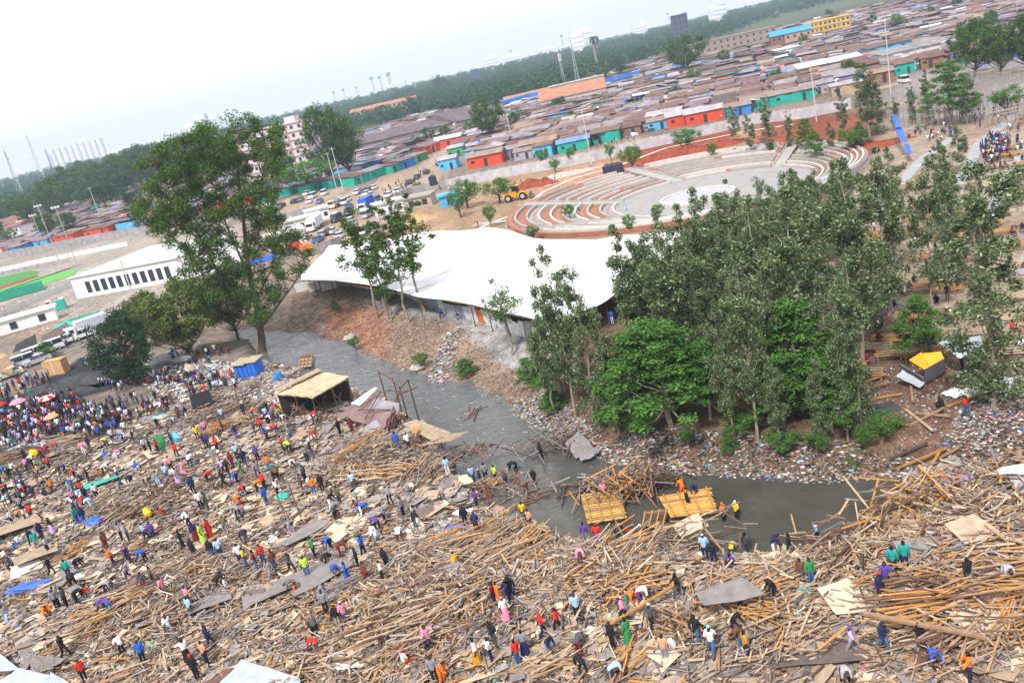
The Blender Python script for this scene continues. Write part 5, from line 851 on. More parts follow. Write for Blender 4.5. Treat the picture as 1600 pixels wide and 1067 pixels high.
# paths and soil heaps of the building site
def strip(name, pts, w, m_, z=.05, kind='structure'):
    P = [np.array(gz(*p)) for p in pts]; m = MB(); V = []
    for i, p in enumerate(P):
        d = P[min(i+1, len(P)-1)]-P[max(i-1, 0)]; d /= np.linalg.norm(d); u = np.array([-d[1], d[0]])*w/2; V += [(*(p+u), z), (*(p-u), z)]
    return tag(m.add(V, [(2*i, 2*i+1, 2*i+3, 2*i+2) for i in range(len(P)-1)]).build(name, m_), kind=kind)
strip('path', [(740,352),(800,345),(850,325),(960,325)], 2.6, CON, .09); strip('path', [(690,385),(760,352),(805,335),(850,300),(900,278),(960,262),(1040,245),(1130,228)], 1.2, CONL, .08); strip('path', [(700,295),(860,290),(960,262),(1040,232),(1170,205),(1240,195)], 1.3, CONL, .07)
strip('road', [(470,430),(520,390),(570,355),(620,325),(660,285),(690,255),(720,235)], 9, mat('dirt_road', (.31, .23, .175), .95, .25, .4, coord='Pos'), .05); strip('road', [(-80,625),(0,585),(60,562),(120,538),(180,505),(230,470)], 8, mat('dark_road', (.17, .145, .14), .95, .3, .4, coord='Pos'), .05)
strip('road', [(1690,95),(1600,108),(1500,118),(1420,128),(1330,148)], 7, MATS['dirt_road'], .05)
strip('path', [(1420,760),(1500,270),(1560,200),(1640,160)], .1, CON, .02) if False else None
for pts in ([(1480,330),(1530,225),(1600,170)], [(1545,345),(1600,235),(1640,200)], [(1370,330),(1440,250),(1490,215)], [(1590,430),(1640,360)]): strip('path', pts, 1.8, mat('slab_grey', (.30, .31, .325), .9, .1, .6), .06)
def mound(px, py, rx, ry, h, m_, label, yaw=0, name='soil_heap', cat='soil heap', group=None, seed=1, rough=.25):
    g = np.random.default_rng(seed+int(px)); n1, n2 = 26, 9; V = [(0, 0, h)]
    for j in range(1, n2):
        t = j/(n2-1)
        for i in range(n1): a = 2*pi*i/n1; k = 1+.22*sin(2*a+px)+.12*sin(5*a); V.append((rx*t*k*cos(a), ry*t*k*sin(a), h*(1-t)**1.15*(1+g.normal(0, rough*.5))-.15*(t > .95)))
    Fc = [(0, 1+i, 1+(i+1) % n1) for i in range(n1)]+[(1+j*n1+i, 1+(j+1)*n1+i, 1+(j+1)*n1+(i+1) % n1, 1+j*n1+(i+1) % n1) for j in range(n2-2) for i in range(n1)]
    p = gz(px, py); o = mk(name, npmesh(name, V, Fc, m_), None, (p[0], p[1], 0), yaw); tag(o, label, cat, group); return o
RS = mat('red_earth', (.24, .055, .03), .95, .3, 1.2, bump=.2, bscale=1.5); TS = mat('tan_earth', (.42, .27, .15), .95, .25, 1.2, bump=.2, bscale=1.5); ST = mat('stone_grey', (.40, .36, .33), .9, .3, 2, bump=.3, bscale=2); DK = mat('black_earth', (.05, .05, .055), .95, .3, 1.2, bump=.2, bscale=1.5)
SH_ = 'soil heaps of the building site'
for a in [(830,292,5,3,2.0,RS,'dark red soil heap behind the yellow loader'),(852,288,4,3,1.7,RS,'right hand lobe of the dark red soil heaps by the loader'),(1020,252,9,3,1.6,RS,'long red earth bank left of the wall'),(1075,240,9,3,1.8,RS,'red earth bank in the middle of the wall foot'),(1130,228,8,3,1.6,RS,'red earth bank nearest the slender trees'),(1345,235,10,4,1.6,RS,'red earth bank behind the grove trees'),(1250,215,8,3,1.6,RS,'red earth bank below the teal shed'),(880,275,10,3.5,1.0,ST,'pale rubble stone heap beside the water tanks'),(795,365,6,2.5,.8,BRK,'heap of red bricks beside the tarpaulin corner'),(650,345,5,4,1.6,TS,'sand coloured heap behind the slim trees')]: mound(*a[:7], group=SH_)
# ------------------------------------------------------------------ walls
def wall(pts, h, m_, label, name='boundary_wall', seg=3.0, z=0, cat='wall', cap=.25):
    P = [np.array(gz(*p)) for p in pts]; o = np.append(P[0], 0); t = emp(name, o); tag(t, label, cat); m = MB(); k = 0; pm_ = MB()
    tot = sum(np.linalg.norm(b-a) for a, b in zip(P, P[1:])); seg = max(seg, tot/90)
    for a, b in zip(P, P[1:]):
        L_ = np.linalg.norm(b-a); n = max(1, int(round(L_/seg)))
        for i in range(n):
            p, q = a+(b-a)*i/n, a+(b-a)*(i+1)/n; m.bar((p[0]-o[0], p[1]-o[1], h/2), (q[0]-o[0], q[1]-o[1], h/2), .12, h)
            pp = MB(); pp.box((p[0]-o[0], p[1]-o[1], (h+cap)/2), (.32, .32, h+cap), atan2((b-a)[1], (b-a)[0])); pp.build('post', m_, t)
    m.build('panel', m_, t); c = P[len(P)//2]; return t, c
WL = mat('wall_grey', (.44, .43, .46), .9, .2, .7); WLD = mat('wall_block', (.30, .28, .29), .9, .2, .7)
_, c = wall([(700,296),(735,288),(800,275),(860,265),(930,252),(1000,235),(1060,222),(1120,208),(1180,194),(1260,185),(1330,170)], 2.6, WL, 'long grey concrete panel wall between the building site and the shanties'); lm('the long panel wall', c[0], c[1])
_, c = wall([(-40,415),(0,406),(60,396),(130,382),(200,370),(270,358),(330,348)], 2.8, WLD, 'grey block wall beyond the sports pitch'); lm('the pitch block wall', c[0], c[1])
wall([(-30,432),(60,412),(130,398),(200,384)], 1.4, mat('white_board', (.62, .60, .60), .7, .08, 1), 'pale low terrace wall before the block wall'); wall([(410,352),(450,345),(492,335)], 2.5, WLD, 'short grey panel wall behind the white site offices'); wall([(500,398),(520,392),(536,385)], 2.4, WLD, 'short grey wall at the left tip of the tarpaulin roof'); wall([(620,315),(645,305),(665,300),(735,288)], 2.2, WLD, 'brown grey wall below the water tank beside the road')
wall([(-20,505),(60,470),(113,448)], 1.5, mat('white_board', (.72, .70, .70), .7, .08, 1), 'low white boundary board along the near side of the pitch', 'pitch_fence', 6); wall([(-30,436),(60,420),(110,410)], 1.1, WLD, 'thin post fence on the far side of the pitch', 'pitch_fence', 5)
# pitch
GRS = mat('turf', (.06, .22, .05), .95, .12, .3, coord='Pos'); GRL = mat('turf_light', (.11, .34, .08), .95, .12, .3, coord='Pos')
def poly(name, P, m_, z=.06, kind='structure'): return tag(MB().add([(*gz(*p), z) for p in P], [tuple(range(len(P)))]).build(name, m_), kind=kind)
poly('pitch', [(-60,452),(0,433),(50,423),(62,424),(56,430),(0,447),(-60,468)], GRS); poly('track', [(-60,470),(0,448),(58,430),(62,433),(0,453),(-60,474)], mat('track_red', (.24, .07, .05), .9, .15, 1), .07); poly('pitch', [(-60,474),(0,453),(62,433),(122,421),(116,430),(60,448),(0,468),(-60,488)], GRL, .06)
for i in range(9): a, b = -20+i*15, 470-i*5.2; poly('pitch_stripe', [(a-30, b+4), (a+22, b-14), (a+29, b-15.4), (a-22, b+2.4)], GRS, .075)
# ------------------------------------------------------------------ buildings
WHT = mat('paint_white', (.72, .72, .74), .8, .08, .5); WIN = mat('window_dark', (.03, .035, .05), .2, .1, 1, spec=.6); CUR = mat('curtain_maroon', (.14, .05, .09), .8, .2, 2)
def prism(m, base, zb, ztops, mi=0):      # base: list of xy, ztops: per-corner roof heights
    n = len(base); V = [(x, y, zb) for x, y in base]+[(x, y, z) for (x, y), z in zip(base, ztops)]; return m.add(V, [tuple(range(n))[::-1], tuple(range(n, 2*n))]+[(i, (i+1) % n, n+(i+1) % n, n+i) for i in range(n)], mi)
A, B, C_, D_2 = gz(121, 467), gz(292, 436), gz(372, 368, 6.5), gz(238, 385, 6.5)
t = emp('sports_hall', (*A, 0)); tag(t, 'long white hall with a pale green roof beside the pitch', 'hall'); L0 = lambda p: (p[0]-A[0], p[1]-A[1]); lm('the white hall', *((A+B)/2))
m = MB(); prism(m, [L0(A), L0(B), L0(C_), L0(D_2)], 0, [4.8, 4.8, 6.5, 6.5]); m.build('wall', WHT, t); m = MB(); e = .7; prism(m, [L0(A-(B-A)*.01-(D_2-A)*.02), L0(B-(D_2-A)*.02), L0(C_), L0(D_2)], 0, [0]*4); 
m = MB(); bb = [L0(A-(B-A)*.012-(D_2-A)*.03), L0(B-(D_2-A)*.03), L0(C_), L0(D_2-(B-A)*.01)]; V = [(x, y, z) for (x, y), z in zip(bb, (4.85, 4.85, 6.6, 6.6))]; V += [(x, y, z+.15) for x, y, z in V]; m.add(V, [(3,2,1,0),(4,5,6,7),(0,1,5,4),(1,2,6,5),(2,3,7,6),(3,0,4,7)]); m.build('roof', mat('roof_palegreen', (.46, .53, .46), .6, .08, .4, wave=2), t)
ya = atan2(*(B-A)[::-1]); LAB = hypot(*(B-A))
for i in range(11):
    u = .14+.072*i; p = np.array(L0(A+(B-A)*u)); nx_ = np.array([sin(ya), -cos(ya)])*.03; m = MB(); m.box((p[0]+nx_[0], p[1]+nx_[1], 2.2), (1.25, .1, 2.6), ya); w_ = m.build('window', WIN, t); m = MB(); m.box((p[0]+nx_[0]*2.6+.35*cos(ya), p[1]+nx_[1]*2.6, 2.2), (.5, .08, 2.5), ya); m.build('curtain', CUR, w_)
def block(px, py, w, d, fl, yaw, wall_, label, trim=None, nwin=8, name='apartment_block', fh=3.0, roof=None, z=0, win=(1.3, 1.4), gable=False, cat='building', group=None, D=None):
    p = gz(px, py) if D is None else (lambda q: q/hypot(*q)*D)(gz(px, py, -200)); t = emp(name, (p[0], p[1], z), yaw)
    if label: tag(t, label, cat, group)
    h = fl*fh; MB().box((0, d/2, h/2), (w, d, h)).build('wall', wall_, t)
    if trim:
        for i in range(1, fl+1): MB().box((0, -.12, i*fh-.15), (w+.3, .5, .3)).build('floor_band', trim, t)
        for i in range(5): MB().box((-w/2+w*i/4, -.2, h/2), (.5, .4, h)).build('pilaster', trim, t)
    c = 0
    for f in range(fl):
        for i in range(nwin):
            c += 1
            if c > 90: break
            MB().box((-w/2+w*(i+.5)/nwin, -.03, f*fh+fh*.5), (win[0], .12, win[1])).build('window', WIN, t)
    if gable: m = MB(); m.add([(-w/2-.6, -.6, h), (w/2+.6, -.6, h), (w/2+.6, d+.6, h), (-w/2-.6, d+.6, h), (-w/2-.6, d/2, h+d*.22), (w/2+.6, d/2, h+d*.22)], [(0,1,5,4),(2,3,4,5),(1,2,5),(3,0,4),(3,2,1,0)]); m.build('roof', roof, t)
    else: MB().box((0, d/2, h+.2), (w+.8, d+.8, .4)).build('roof', roof or wall_, t)
    return t
RTL = mat('roof_tile_orange', (.36, .17, .11), .9, .15, .3); RBR = mat('roof_brownred', (.22, .10, .08), .9, .2, .3); RBL = mat('roof_blue', (.05, .28, .5), .7, .12, .3); PLI = mat('paint_lilac', (.55, .48, .52), .85, .08, .5); TRM = mat('trim_ochre', (.42, .26, .18), .85, .1, .5); YEL = mat('paint_yellow', (.55, .38, .08), .85, .1, .5)
t = block(445, 290, 32, 14, 7, -.28, PLI, 'seven storey lilac and ochre apartment block beside dark trees', TRM, 9, fh=3.4, D=400); lm('the tall apartment block', t.location[0], t.location[1]); MB().box((9, 6, 25), (5, 5, 3)).build('stair_tower', PLI, t)
t = block(598, 168, 66, 14, 3, -.1, mat('paint_cream', (.5, .42, .33), .85, .1, .5), 'three storey cream school with an orange roof', None, 14, 'school', 4.0, RTL, gable=True, D=900, win=(2.4, 2)); lm('the orange roofed school', t.location[0], t.location[1])
t = block(893, 138, 34, 22, 1, -.12, mat('paint_greywhite', (.42, .40, .38), .9, .1, .5), 'broad hipped orange tile roof behind the blue wall', None, 10, 'house', 5.0, RTL, gable=True, D=470); lm('the broad orange roof', t.location[0], t.location[1])
block(895, 100, 34, 12, 2, -.1, mat('paint_stone', (.38, .34, .28), .9, .15, .5), 'two storey grey stone building below the telecom mast', None, 11, 'house', 3.6, mat('roof_concrete', (.38, .36, .34), .9, .1, .5), D=560)
block(655, 225, 95, 16, 1, .08, mat('wall_dark', (.2, .17, .18), .9, .2, .5), 'very long dark roofed hall crossing the shanties', None, 20, 'hall', 4.6, mat('roof_darkviolet', (.13, .10, .11), .9, .2, .3), gable=True, D=470); block(735, 190, 26, 24, 1, .9, PLI, 'pinkish gabled hall at the end of the long dark roof', None, 4, 'hall', 5, MATS['roof_darkviolet'], gable=True, D=480)
for px, py, w, h, D, l, c in [(742,115,10,26,1300,'narrow dark blue tower on the skyline',(.05,.09,.2)),(1066,55,12,34,760,'dark slab tower with a pale stripe before the wood',(.07,.08,.13))]: block(px, py, w, 10, int(h/4), -.1, mat('tower%d' % px, c, .5, .1, .3), l, None, 3, 'tower', 4, D=D)
GRY = mat('paint_hazygrey', (.72, .74, .78), .9, .08, .1)  # distance haze put into the colour of the silo and far blocks
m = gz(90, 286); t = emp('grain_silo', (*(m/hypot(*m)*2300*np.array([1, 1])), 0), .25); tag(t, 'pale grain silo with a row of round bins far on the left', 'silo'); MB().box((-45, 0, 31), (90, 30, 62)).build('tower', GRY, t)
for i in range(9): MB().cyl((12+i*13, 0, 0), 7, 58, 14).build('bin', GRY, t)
for px, D, w, h, c in [(305,2400,40,45,3),(322,2500,30,62,3),(340,2600,30,55,3),(292,2700,40,34,3),(1118,1700,18,34,3),(1125,1900,20,44,3),(770,2300,40,40,3),(800,2400,50,32,3),(905,1900,26,46,3),(918,2000,30,52,3),(620,2600,60,30,3),(480,2700,90,26,3),(400,2700,120,20,3),(190,2600,120,24,3),(240,2800,140,22,3),(1000,2100,30,34,3),(860,2500,60,30,3),(1060,1900,20,38,3)]:
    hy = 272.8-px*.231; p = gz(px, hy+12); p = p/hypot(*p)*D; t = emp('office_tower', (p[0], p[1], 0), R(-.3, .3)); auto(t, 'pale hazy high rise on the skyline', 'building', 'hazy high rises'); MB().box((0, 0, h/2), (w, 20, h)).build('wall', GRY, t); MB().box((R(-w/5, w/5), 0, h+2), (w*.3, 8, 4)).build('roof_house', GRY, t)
    for f in range(4): MB().box((0, -10.1, h*(.2+.2*f)), (w*.9, .3, h*.06)).build('window_band', mat('window_haze', (.45, .48, .52), .8), t)  # window bands greyed, distance haze painted into their colour
block(1222, 24, 15, 12, 2, -.25, RBR, 'blue arched roof block left of the ochre block', None, 5, 'hall', 4, RBL, gable=True, D=560); block(1243, 20, 15, 12, 2, -.25, mat('brick_tan', (.36,.25,.2), .9, .1, .5), 'middle tan block under a blue roof', None, 4, 'hall', 4, RBL, gable=True, D=560); block(1290, 8, 26, 12, 3, -.25, YEL, 'ochre yellow flats at the top edge', TRM, 10, D=600, fh=3.2); block(1140, 48, 60, 14, 3, -.2, mat('brick_dull', (.26,.2,.18), .9, .15, .5), 'dull brown unfinished block at the edge of the shanties', None, 14, D=640, fh=3.6)
block(22, 368, 12, 9, 2, -.6, WHT, 'white gabled house on the far left', None, 3, 'house', 3.2, RBR, gable=True, D=470); block(5, 330, 16, 10, 1, -.2, WHT, 'small white house at the left edge', None, 3, 'house', 3, RBR, gable=True, D=600); block(40, 318, 26, 10, 1, -.2, mat('paint_cream', (.5,.42,.33)), 'cream house among the left trees', None, 4, 'house', 3, RBR, gable=True, D=680); block(170, 302, 14, 10, 2, -.2, mat('brick_tan', (.36,.25,.2)), 'brick house beside the left trees', None, 3, 'house', 3, RBR, D=520)
block(845, 90, 60, 10, 1, -.1, RBR, 'long red roofed row before the palms', None, 16, 'row_house', 3, RTL, gable=True, D=620)
# ------------------------------------------------------------------ masts and poles
STL = mat('galvanised', (.42, .44, .48), .5, .1, 1, metal=.5); WPO = mat('pole_wood', (.30, .25, .22), .9, .2, 1); CPO = mat('pole_concrete', (.48, .46, .46), .9, .1, 1)
def mast(px, D, h, w, label):
    hy = 272.8-px*.231; p = gz(px, hy+8); p = p/hypot(*p)*D; t = emp('telecom_mast', (p[0], p[1], 0)); tag(t, label, 'mast', 'telecom masts'); m = MB(); n = 10
    for i in range(4):
        a = pi/4+i*pi/2; b = a+pi/2
        for k in range(n):
            r0, r1 = w*(1-.85*k/n), w*(1-.85*(k+1)/n); z0, z1 = h*k/n, h*(k+1)/n; m.bar((r0*cos(a), r0*sin(a), z0), (r1*cos(a), r1*sin(a), z1), .18); m.bar((r0*cos(a), r0*sin(a), z0), (r1*cos(b), r1*sin(b), z1), .16)
    m.tube([(0, 0, h), (0, 0, h*1.15)], [.15, .08], 4); m.build('lattice', STL, t); m = MB()
    for k in range(3):
        for i in range(3): a = i*2.1; m.box((.9*cos(a), .9*sin(a), h*(.82+.06*k)), (.5, .5, 2.0), a)
    m.build('antenna', WHT, t)
mast(22, 900, 48, 3, 'lattice telecom mast at the far left'); mast(62, 1500, 75, 4, 'second thinner telecom mast near the silo'); mast(893, 640, 33, 1.8, 'tall telecom mast rising over the skyline'); mast(872, 660, 25, 1.6, 'shorter flat topped lattice mast beside the tallest one')
def pole(bx, by, ty, kind, label=None):
    b = at(bx, by); h = min(max(5, hfrom(bx, by, ty, b)), 22); t = emp('street_lamp' if kind == 'flood' else 'utility_pole', b, R(-.2, .2)); r = .16 if kind != 'wood' else .12
    m = MB(); m.tube([(0, 0, -.2), (0, 0, h)], [r, r*.6], 6); m.build('pole', dict(flood=STL, conc=CPO, wood=WPO)[kind], t)
    m = MB(); m.box((0, 0, h-.5), (1.9 if kind != 'flood' else 2.4, .12, .12)); m.build('crossarm', dict(flood=STL, conc=CPO, wood=WPO)[kind], t)
    if kind == 'flood':
        for s in (-1, 0, 1): m = MB(); m.box((s*.9, -.2, h-.2), (.6, .25, .5), 0, 0, .4); m.build('lamp', WHT, t)
    auto(t, dict(flood='slim steel floodlight pole', conc='pale concrete electricity pole', wood='wooden electricity pole')[kind], 'pole', 'poles over the settlement')
for a in [(122,418,322,'flood'),(92,408,320,'flood'),(47,390,345,'flood'),(75,400,335,'flood'),(160,350,292,'conc'),(222,500,405,'conc'),(925,258,172,'conc'),(905,225,165,'wood'),(537,300,230,'conc'),(528,302,238,'conc'),(545,262,228,'wood'),(600,260,228,'wood'),(685,250,200,'wood'),(680,255,192,'wood'),(800,220,170,'conc'),(795,225,180,'wood'),(1276,190,98,'conc'),(1392,148,28,'conc'),(1010,162,118,'wood'),(1065,175,130,'wood'),(1075,120,85,'wood'),(1232,132,90,'wood'),(1143,110,82,'wood'),(1300,80,45,'wood'),(1345,70,30,'wood'),(1178,130,88,'wood'),(1130,85,58,'wood'),(1428,100,52,'wood'),(1455,95,40,'wood'),(1378,60,20,'wood'),(1452,60,15,'wood'),(1590,30,0,'conc'),(1585,28,0,'wood'),(1003,125,95,'wood'),(1330,120,80,'wood'),(665,195,170,'wood'),(720,170,150,'wood'),(590,262,235,'wood'),(570,300,260,'wood'),(255,320,290,'wood'),(270,395,360,'wood'),(1260,150,120,'wood'),(1200,180,145,'wood'),(1295,160,130,'wood'),(865,190,160,'wood'),(1480,80,50,'wood'),(1500,70,45,'wood'),(1190,40,10,'wood'),(820,130,108,'wood'),(870,215,190,'wood')]: pole(*a)
for _ in range(60):
    px = R(430, 1620); lo_ = float(np.interp(px, [430, 740, 1000, 1330, 1620], [290, 240, 208, 165, 110])); up_ = float(np.interp(px, [430, 640, 800, 1000, 1200, 1600], [275, 205, 180, 118, 55, 5])); py = R(up_, lo_); pole(px, py, py-R(22, 40), 'wood')
# post lattice of stall frames, top right, and timber benches in the field of people
def stallframe(x, y, w, d, yaw, h=2.6, m_=None, group='bare stall frames', lab='bare pole frame of a market stall'):
    t = emp('stall_frame', (x, y, 0), yaw); m_ = m_ or WPO
    for a in (-w/2, 0, w/2):
        for b in (-d/2, d/2): m = MB(); m.tube([(a, b, 0), (a+R(-.1, .1), b, h+R(-.3, .5))], [.07, .06], 5); m.build('post', m_, t)
    for b in (-d/2, d/2): m = MB(); m.bar((-w/2, b, h-.2), (w/2, b, h-.2), .1); m.build('rail', m_, t)
    auto(t, lab, 'stall frame', group)
for _ in range(70):
    px, py = R(1400, 1620), R(118, 200); 
    if py < 205-.5*(px-1400)*.3-60: continue
    p = gz(px, py); stallframe(p[0], p[1], R(3, 5), R(2.5, 4), R(-.5, -.2), m_=WPO)
FB = []
for i in range(170):
    px, py = R(1040, 1640), R(215, 640); 
    if not inpoly([px], [py], [(1180,600),(1260,400),(1400,280),(1530,215),(1640,190),(1640,560),(1560,560),(1420,560),(1340,640)])[0]: continue
    p = gz(px, py)
    if any(hypot(p[0]-a, p[1]-b) < 1.9 for a, b in FB): continue
    FB.append(p); t = emp('timber_stand', (p[0], p[1], 0), -.42+R(-.1, .1)); wd_ = R(3.2, 5.5); c = random.choice([MATS['wood_tan'], MATS['wood_orange'], MATS['wood_pale']])
    for k in range(4): m = MB(); m.box((R(-.1, .1), -.75+.5*k, .5), (wd_, .22, .05)); m.build('board', c, t)
    for s in (-1, 0, 1): m = MB(); m.box((s*wd_*.45, 0, .24), (.1, 1.7, .44)); m.build('trestle', c, t)
    auto(t, 'low slatted timber stand', 'timber stand', 'timber stands in the field of people')
for ph, px, py in [('the orange tarp shed', 1448, 575), ('the parasol lane', 1535, 100), ('the blue plastic strip', 1405, 215), ('the top right pole field', 1500, 150), ('the crossed beams', 1430, 660), ('the yellow loader', 805, 310), ('the red soil heaps', 840, 290), ('the blue truck', 565, 325), ('the white box truck', 495, 352), ('the camp sheets', 1530, 610), ('the grove centre', 1200, 560), ('the grove left end', 930, 620), ('the seated crowd', 1590, 260), ('the brown shed on stilts', 1300, 110), ('the blue walled house', 1397, 78), ('the red shopfront', 1105, 195), ('the blue wall', 880, 150), ('the lilac house', 840, 240), ('the teal shops', 560, 295), ('the parked cars', 100, 540), ('the lane crowd', 160, 595), ('the riverside crowd', 100, 660), ('the tallest fresh tree', 485, 300)][:-1]: lm(ph, *gz(px, py))
# ------------------------------------------------------------------ wrecks and sheds by the river
p = at(393, 588); t = emp('kiosk', p, -.25); tag(t, 'bright blue sheet metal kiosk with a flat board roof under the tallest tree', 'kiosk'); lm('the blue kiosk', p.x, p.y)
KB = mat('kiosk_blue', (.03, .15, .62), .5, .12, 2, wave=3); m = MB(); m.box((0, 0, 1.15), (3.4, 2.6, 2.3)); t.scale = (.8, .8, .85); m.build('wall', KB, t)
for i in (-1.1, -.35, .4, 1.1): MB().box((i, -1.32, 1.15), (.06, .05, 2.2)).build('batten', mat('panel_darkblue', (.01, .03, .15), .6), t)
m = MB(); m.box((-.8, 0, 2.42), (2.4, 3.4, .1), 0, .06); m.box((1.1, .1, 2.5), (2.0, 3.3, .1), .05, .05); m.build('roof', mat('board_olive', (.36, .31, .22), .9, .15, 1), t)
# shed with a matted board roof and open dark sides
def posts(t, L_, h, m_, r=.07):
    for x, y in L_: m = MB(); m.tube([(x, y, -.3), (x+R(-.08, .08), y, h)], [r, r*.8], 5); m.build('post', m_, t)
b = at(478, 652); o0 = np.array(b); t = emp('open_shed', b); tag(t, 'open sided shed with a warped tan board roof standing over dark clutter', 'shed'); lm('the tan roofed shed', b.x, b.y)
CR = [gz(432, 619, 3.2), gz(490, 625, 3.0), gz(548, 592, 3.2), gz(502, 584, 3.6)]; C2 = [np.append(c-o0[:2], z) for c, z in zip(CR, (3.2, 3.0, 3.2, 3.6))]
V = []; nn = 10
for i in range(nn+1):
    for j in range(nn+1):
        u, v = i/nn, j/nn; q = C2[0]*(1-u)*(1-v)+C2[1]*u*(1-v)+C2[2]*u*v+C2[3]*(1-u)*v; V.append(tuple(q+np.array([R(-.06, .06)*(i in (0, nn)), R(-.1, .1)*(j in (0, nn)), R(-.05, .05)])))
Fc = [(i*(nn+1)+j, i*(nn+1)+j+1, (i+1)*(nn+1)+j+1, (i+1)*(nn+1)+j) for i in range(nn) for j in range(nn)]; nV = len(V)
mk('roof', npmesh('roof', V+[(x, y, z-.1) for x, y, z in V], Fc+[tuple(nV+q for q in f) for f in Fc], [mat('matting', (.45, .36, .24), .95, .22, 1.2, bump=.05)], None), t)
m = MB(); m.bar(C2[0]+(0, .3, .25), C2[3]+(0, -.2, .28), 1.1, .06); m.build('ridge_board', MATS['board_buff'], t)
posts(t, [(c[0]*.93, c[1]*.93) for c in C2]+[((C2[0][0]+C2[1][0])/2, (C2[0][1]+C2[1][1])/2), ((C2[1][0]+C2[2][0])/2, (C2[1][1]+C2[2][1])/2), ((C2[3][0]+C2[0][0])/2, (C2[3][1]+C2[0][1])/2)], 3.1, MATS['wood_brown'])
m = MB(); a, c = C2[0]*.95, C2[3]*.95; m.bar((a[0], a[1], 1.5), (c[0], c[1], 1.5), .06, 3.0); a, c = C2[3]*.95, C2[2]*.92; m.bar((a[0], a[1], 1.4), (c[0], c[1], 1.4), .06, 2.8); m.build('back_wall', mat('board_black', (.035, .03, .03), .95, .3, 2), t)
for _ in range(26): q = C2[0]*R(.1, .9)+C2[1]*R(.0, .8); m = MB(); a = np.array([C2[0][0]+R(0, 1)*(C2[2][0]-C2[0][0]), C2[0][1]*R(-.2, .9), R(0, .6)]); m.bar(a, a+np.array([R(-1.5, 1.5), R(-.6, .6), R(.2, 2.2)]), .08); m.build('stick', random.choice([MATS['wood_tan'], MATS['wood_brown'], MATS['wood_grey']]), t)
# collapsed timber and sheet buildings beside it
def panelq(t, P4, m_, name='panel', th=.05):
    V = [np.array(p, float) for p in P4]; n = np.cross(V[1]-V[0], V[3]-V[0]); n /= np.linalg.norm(n); return MB().add([tuple(v) for v in V]+[tuple(v-n*th) for v in V], [(0,1,2,3),(7,6,5,4),(0,4,5,1),(1,5,6,2),(2,6,7,3),(3,7,4,0)]).build(name, m_, t)
b = at(610, 680); o0 = np.array(b); t = emp('collapsed_building', b); tag(t, 'collapsed building of purple brown sheets and bare frame at the river edge', 'ruin'); lm('the purple sheets', b.x, b.y)
def rp(px, py, z): g_ = gz(px, py, z); return np.array([g_[0]-o0[0], g_[1]-o0[1], z-o0[2]])
PUR = mat('sheet_purple', (.20, .13, .13), .7, .22, .8); PUG = mat('sheet_violetgrey', (.27, .24, .27), .65, .2, .8); RUS = mat('sheet_rust', (.16, .08, .06), .8, .25, .8)
for P4, m_ in [([(525,650,1.2),(600,670,1.2),(622,630,2.6),(575,618,2.2)], PUR), ([(575,640,2.0),(622,648,2.0),(624,600+30,3.0),(585,622,2.7)], PUG), ([(560,672,.9),(578,690,.5),(598,668,1.2),(588,655,1.7)], PUG), ([(545,655,.8),(572,668,.7),(600,640,1.6),(580,630,1.9)], PUR), ([(600,680,.2),(604,655,2.0),(618,640,2.6),(613,672,.6)], RUS),
               ([(485,718,.5),(497,735,.3),(528,705,.8),(512,695,1.)], PUG), ([(495,730,.35),(512,722,.45),(520,712,.7),(505,708,.7)], MATS['board_buff']), ([(560,680,.8),(578,695,.5),(598,682,.9),(580,672,1.3)], PUG)]: panelq(t, [rp(*q) for q in P4], m_)
panelq(t, [rp(548,630,2.2), rp(562,634,2.0), rp(590,606,3.6), rp(585,605,3.6)], MATS['sheet_white'])
for a, c, w in [((558,645,1.4),(590,607,3.8),.12),((570,655,1.5),(594,612,3.6),.1),((605,668,1.6),(620,618,3.2),.1),((612,660,1.8),(624,610,3.4),.1),((508,642,1.8),(548,630,2.0),.1),((520,665,1.),(560,640,1.6),.09),((560,640,2.2),(610,640,2.4),.08),((620,618,3.4),(652,605,3.5),.09),((590,612,3.6),(640,610,3.6),.08),((528,700,1.0),(600,668,1.4),.1),((540,690,.9),(590,640,2.0),.09),((600,612,3.4),(612,608,3.4),.08)]: m = MB(); m.bar(rp(*a), rp(*c), w); m.build('rafter', random.choice([MATS['wood_tan'], MATS['wood_brown'], MATS['wood_rust']]), t)
for a, h in [((638,655),3.4),((627,640),3.4),((604,625),3.3),((553,628),3.0),((527,640),2.6),((650,640),3.2)]:
    q = rp(*a, 0); m = MB(); m.tube([q+(0, 0, -1.5), q+(0, 0, h)], [.08, .07], 5); m.build('post', MATS['wood_brown'], t)
for a, c in [(((638,655)),(627,640)),((627,640),(604,625)),((638,655),(650,640))]: m = MB(); m.bar(rp(*a, 0)+(0, 0, 3.2), rp(*c, 0)+(0, 0, 3.2), .1); m.build('beam', MATS['wood_rust'], t)
b = at(668, 700); o0 = np.array(b); t = emp('fallen_roof', b); tag(t, 'buff board roof slipping towards the water with rafters sticking out', 'fallen roof'); panelq(t, [rp(628,662,1.9), rp(676,689,1.5), rp(706,676,1.3), rp(650,655,2.0)], MATS['board_buff']); panelq(t, [rp(640,672,1.96), rp(650,678,1.9), rp(656,670,1.96), rp(644,668,2.0)], MATS['wood_orange'])
for i in range(6): q = i/5; m = MB(); a = rp(680+26*q, 690-13*q, 1.35); m.bar(a-(1, 0, 0), a+(1.4, -.25, -.1), .09); m.build('rafter', MATS['wood_pale'], t)
posts(t, [tuple(rp(636,672,0)[:2]), tuple(rp(662,700,0)[:2]), tuple(rp(690,696,0)[:2])], 1.2, MATS['wood_brown'])
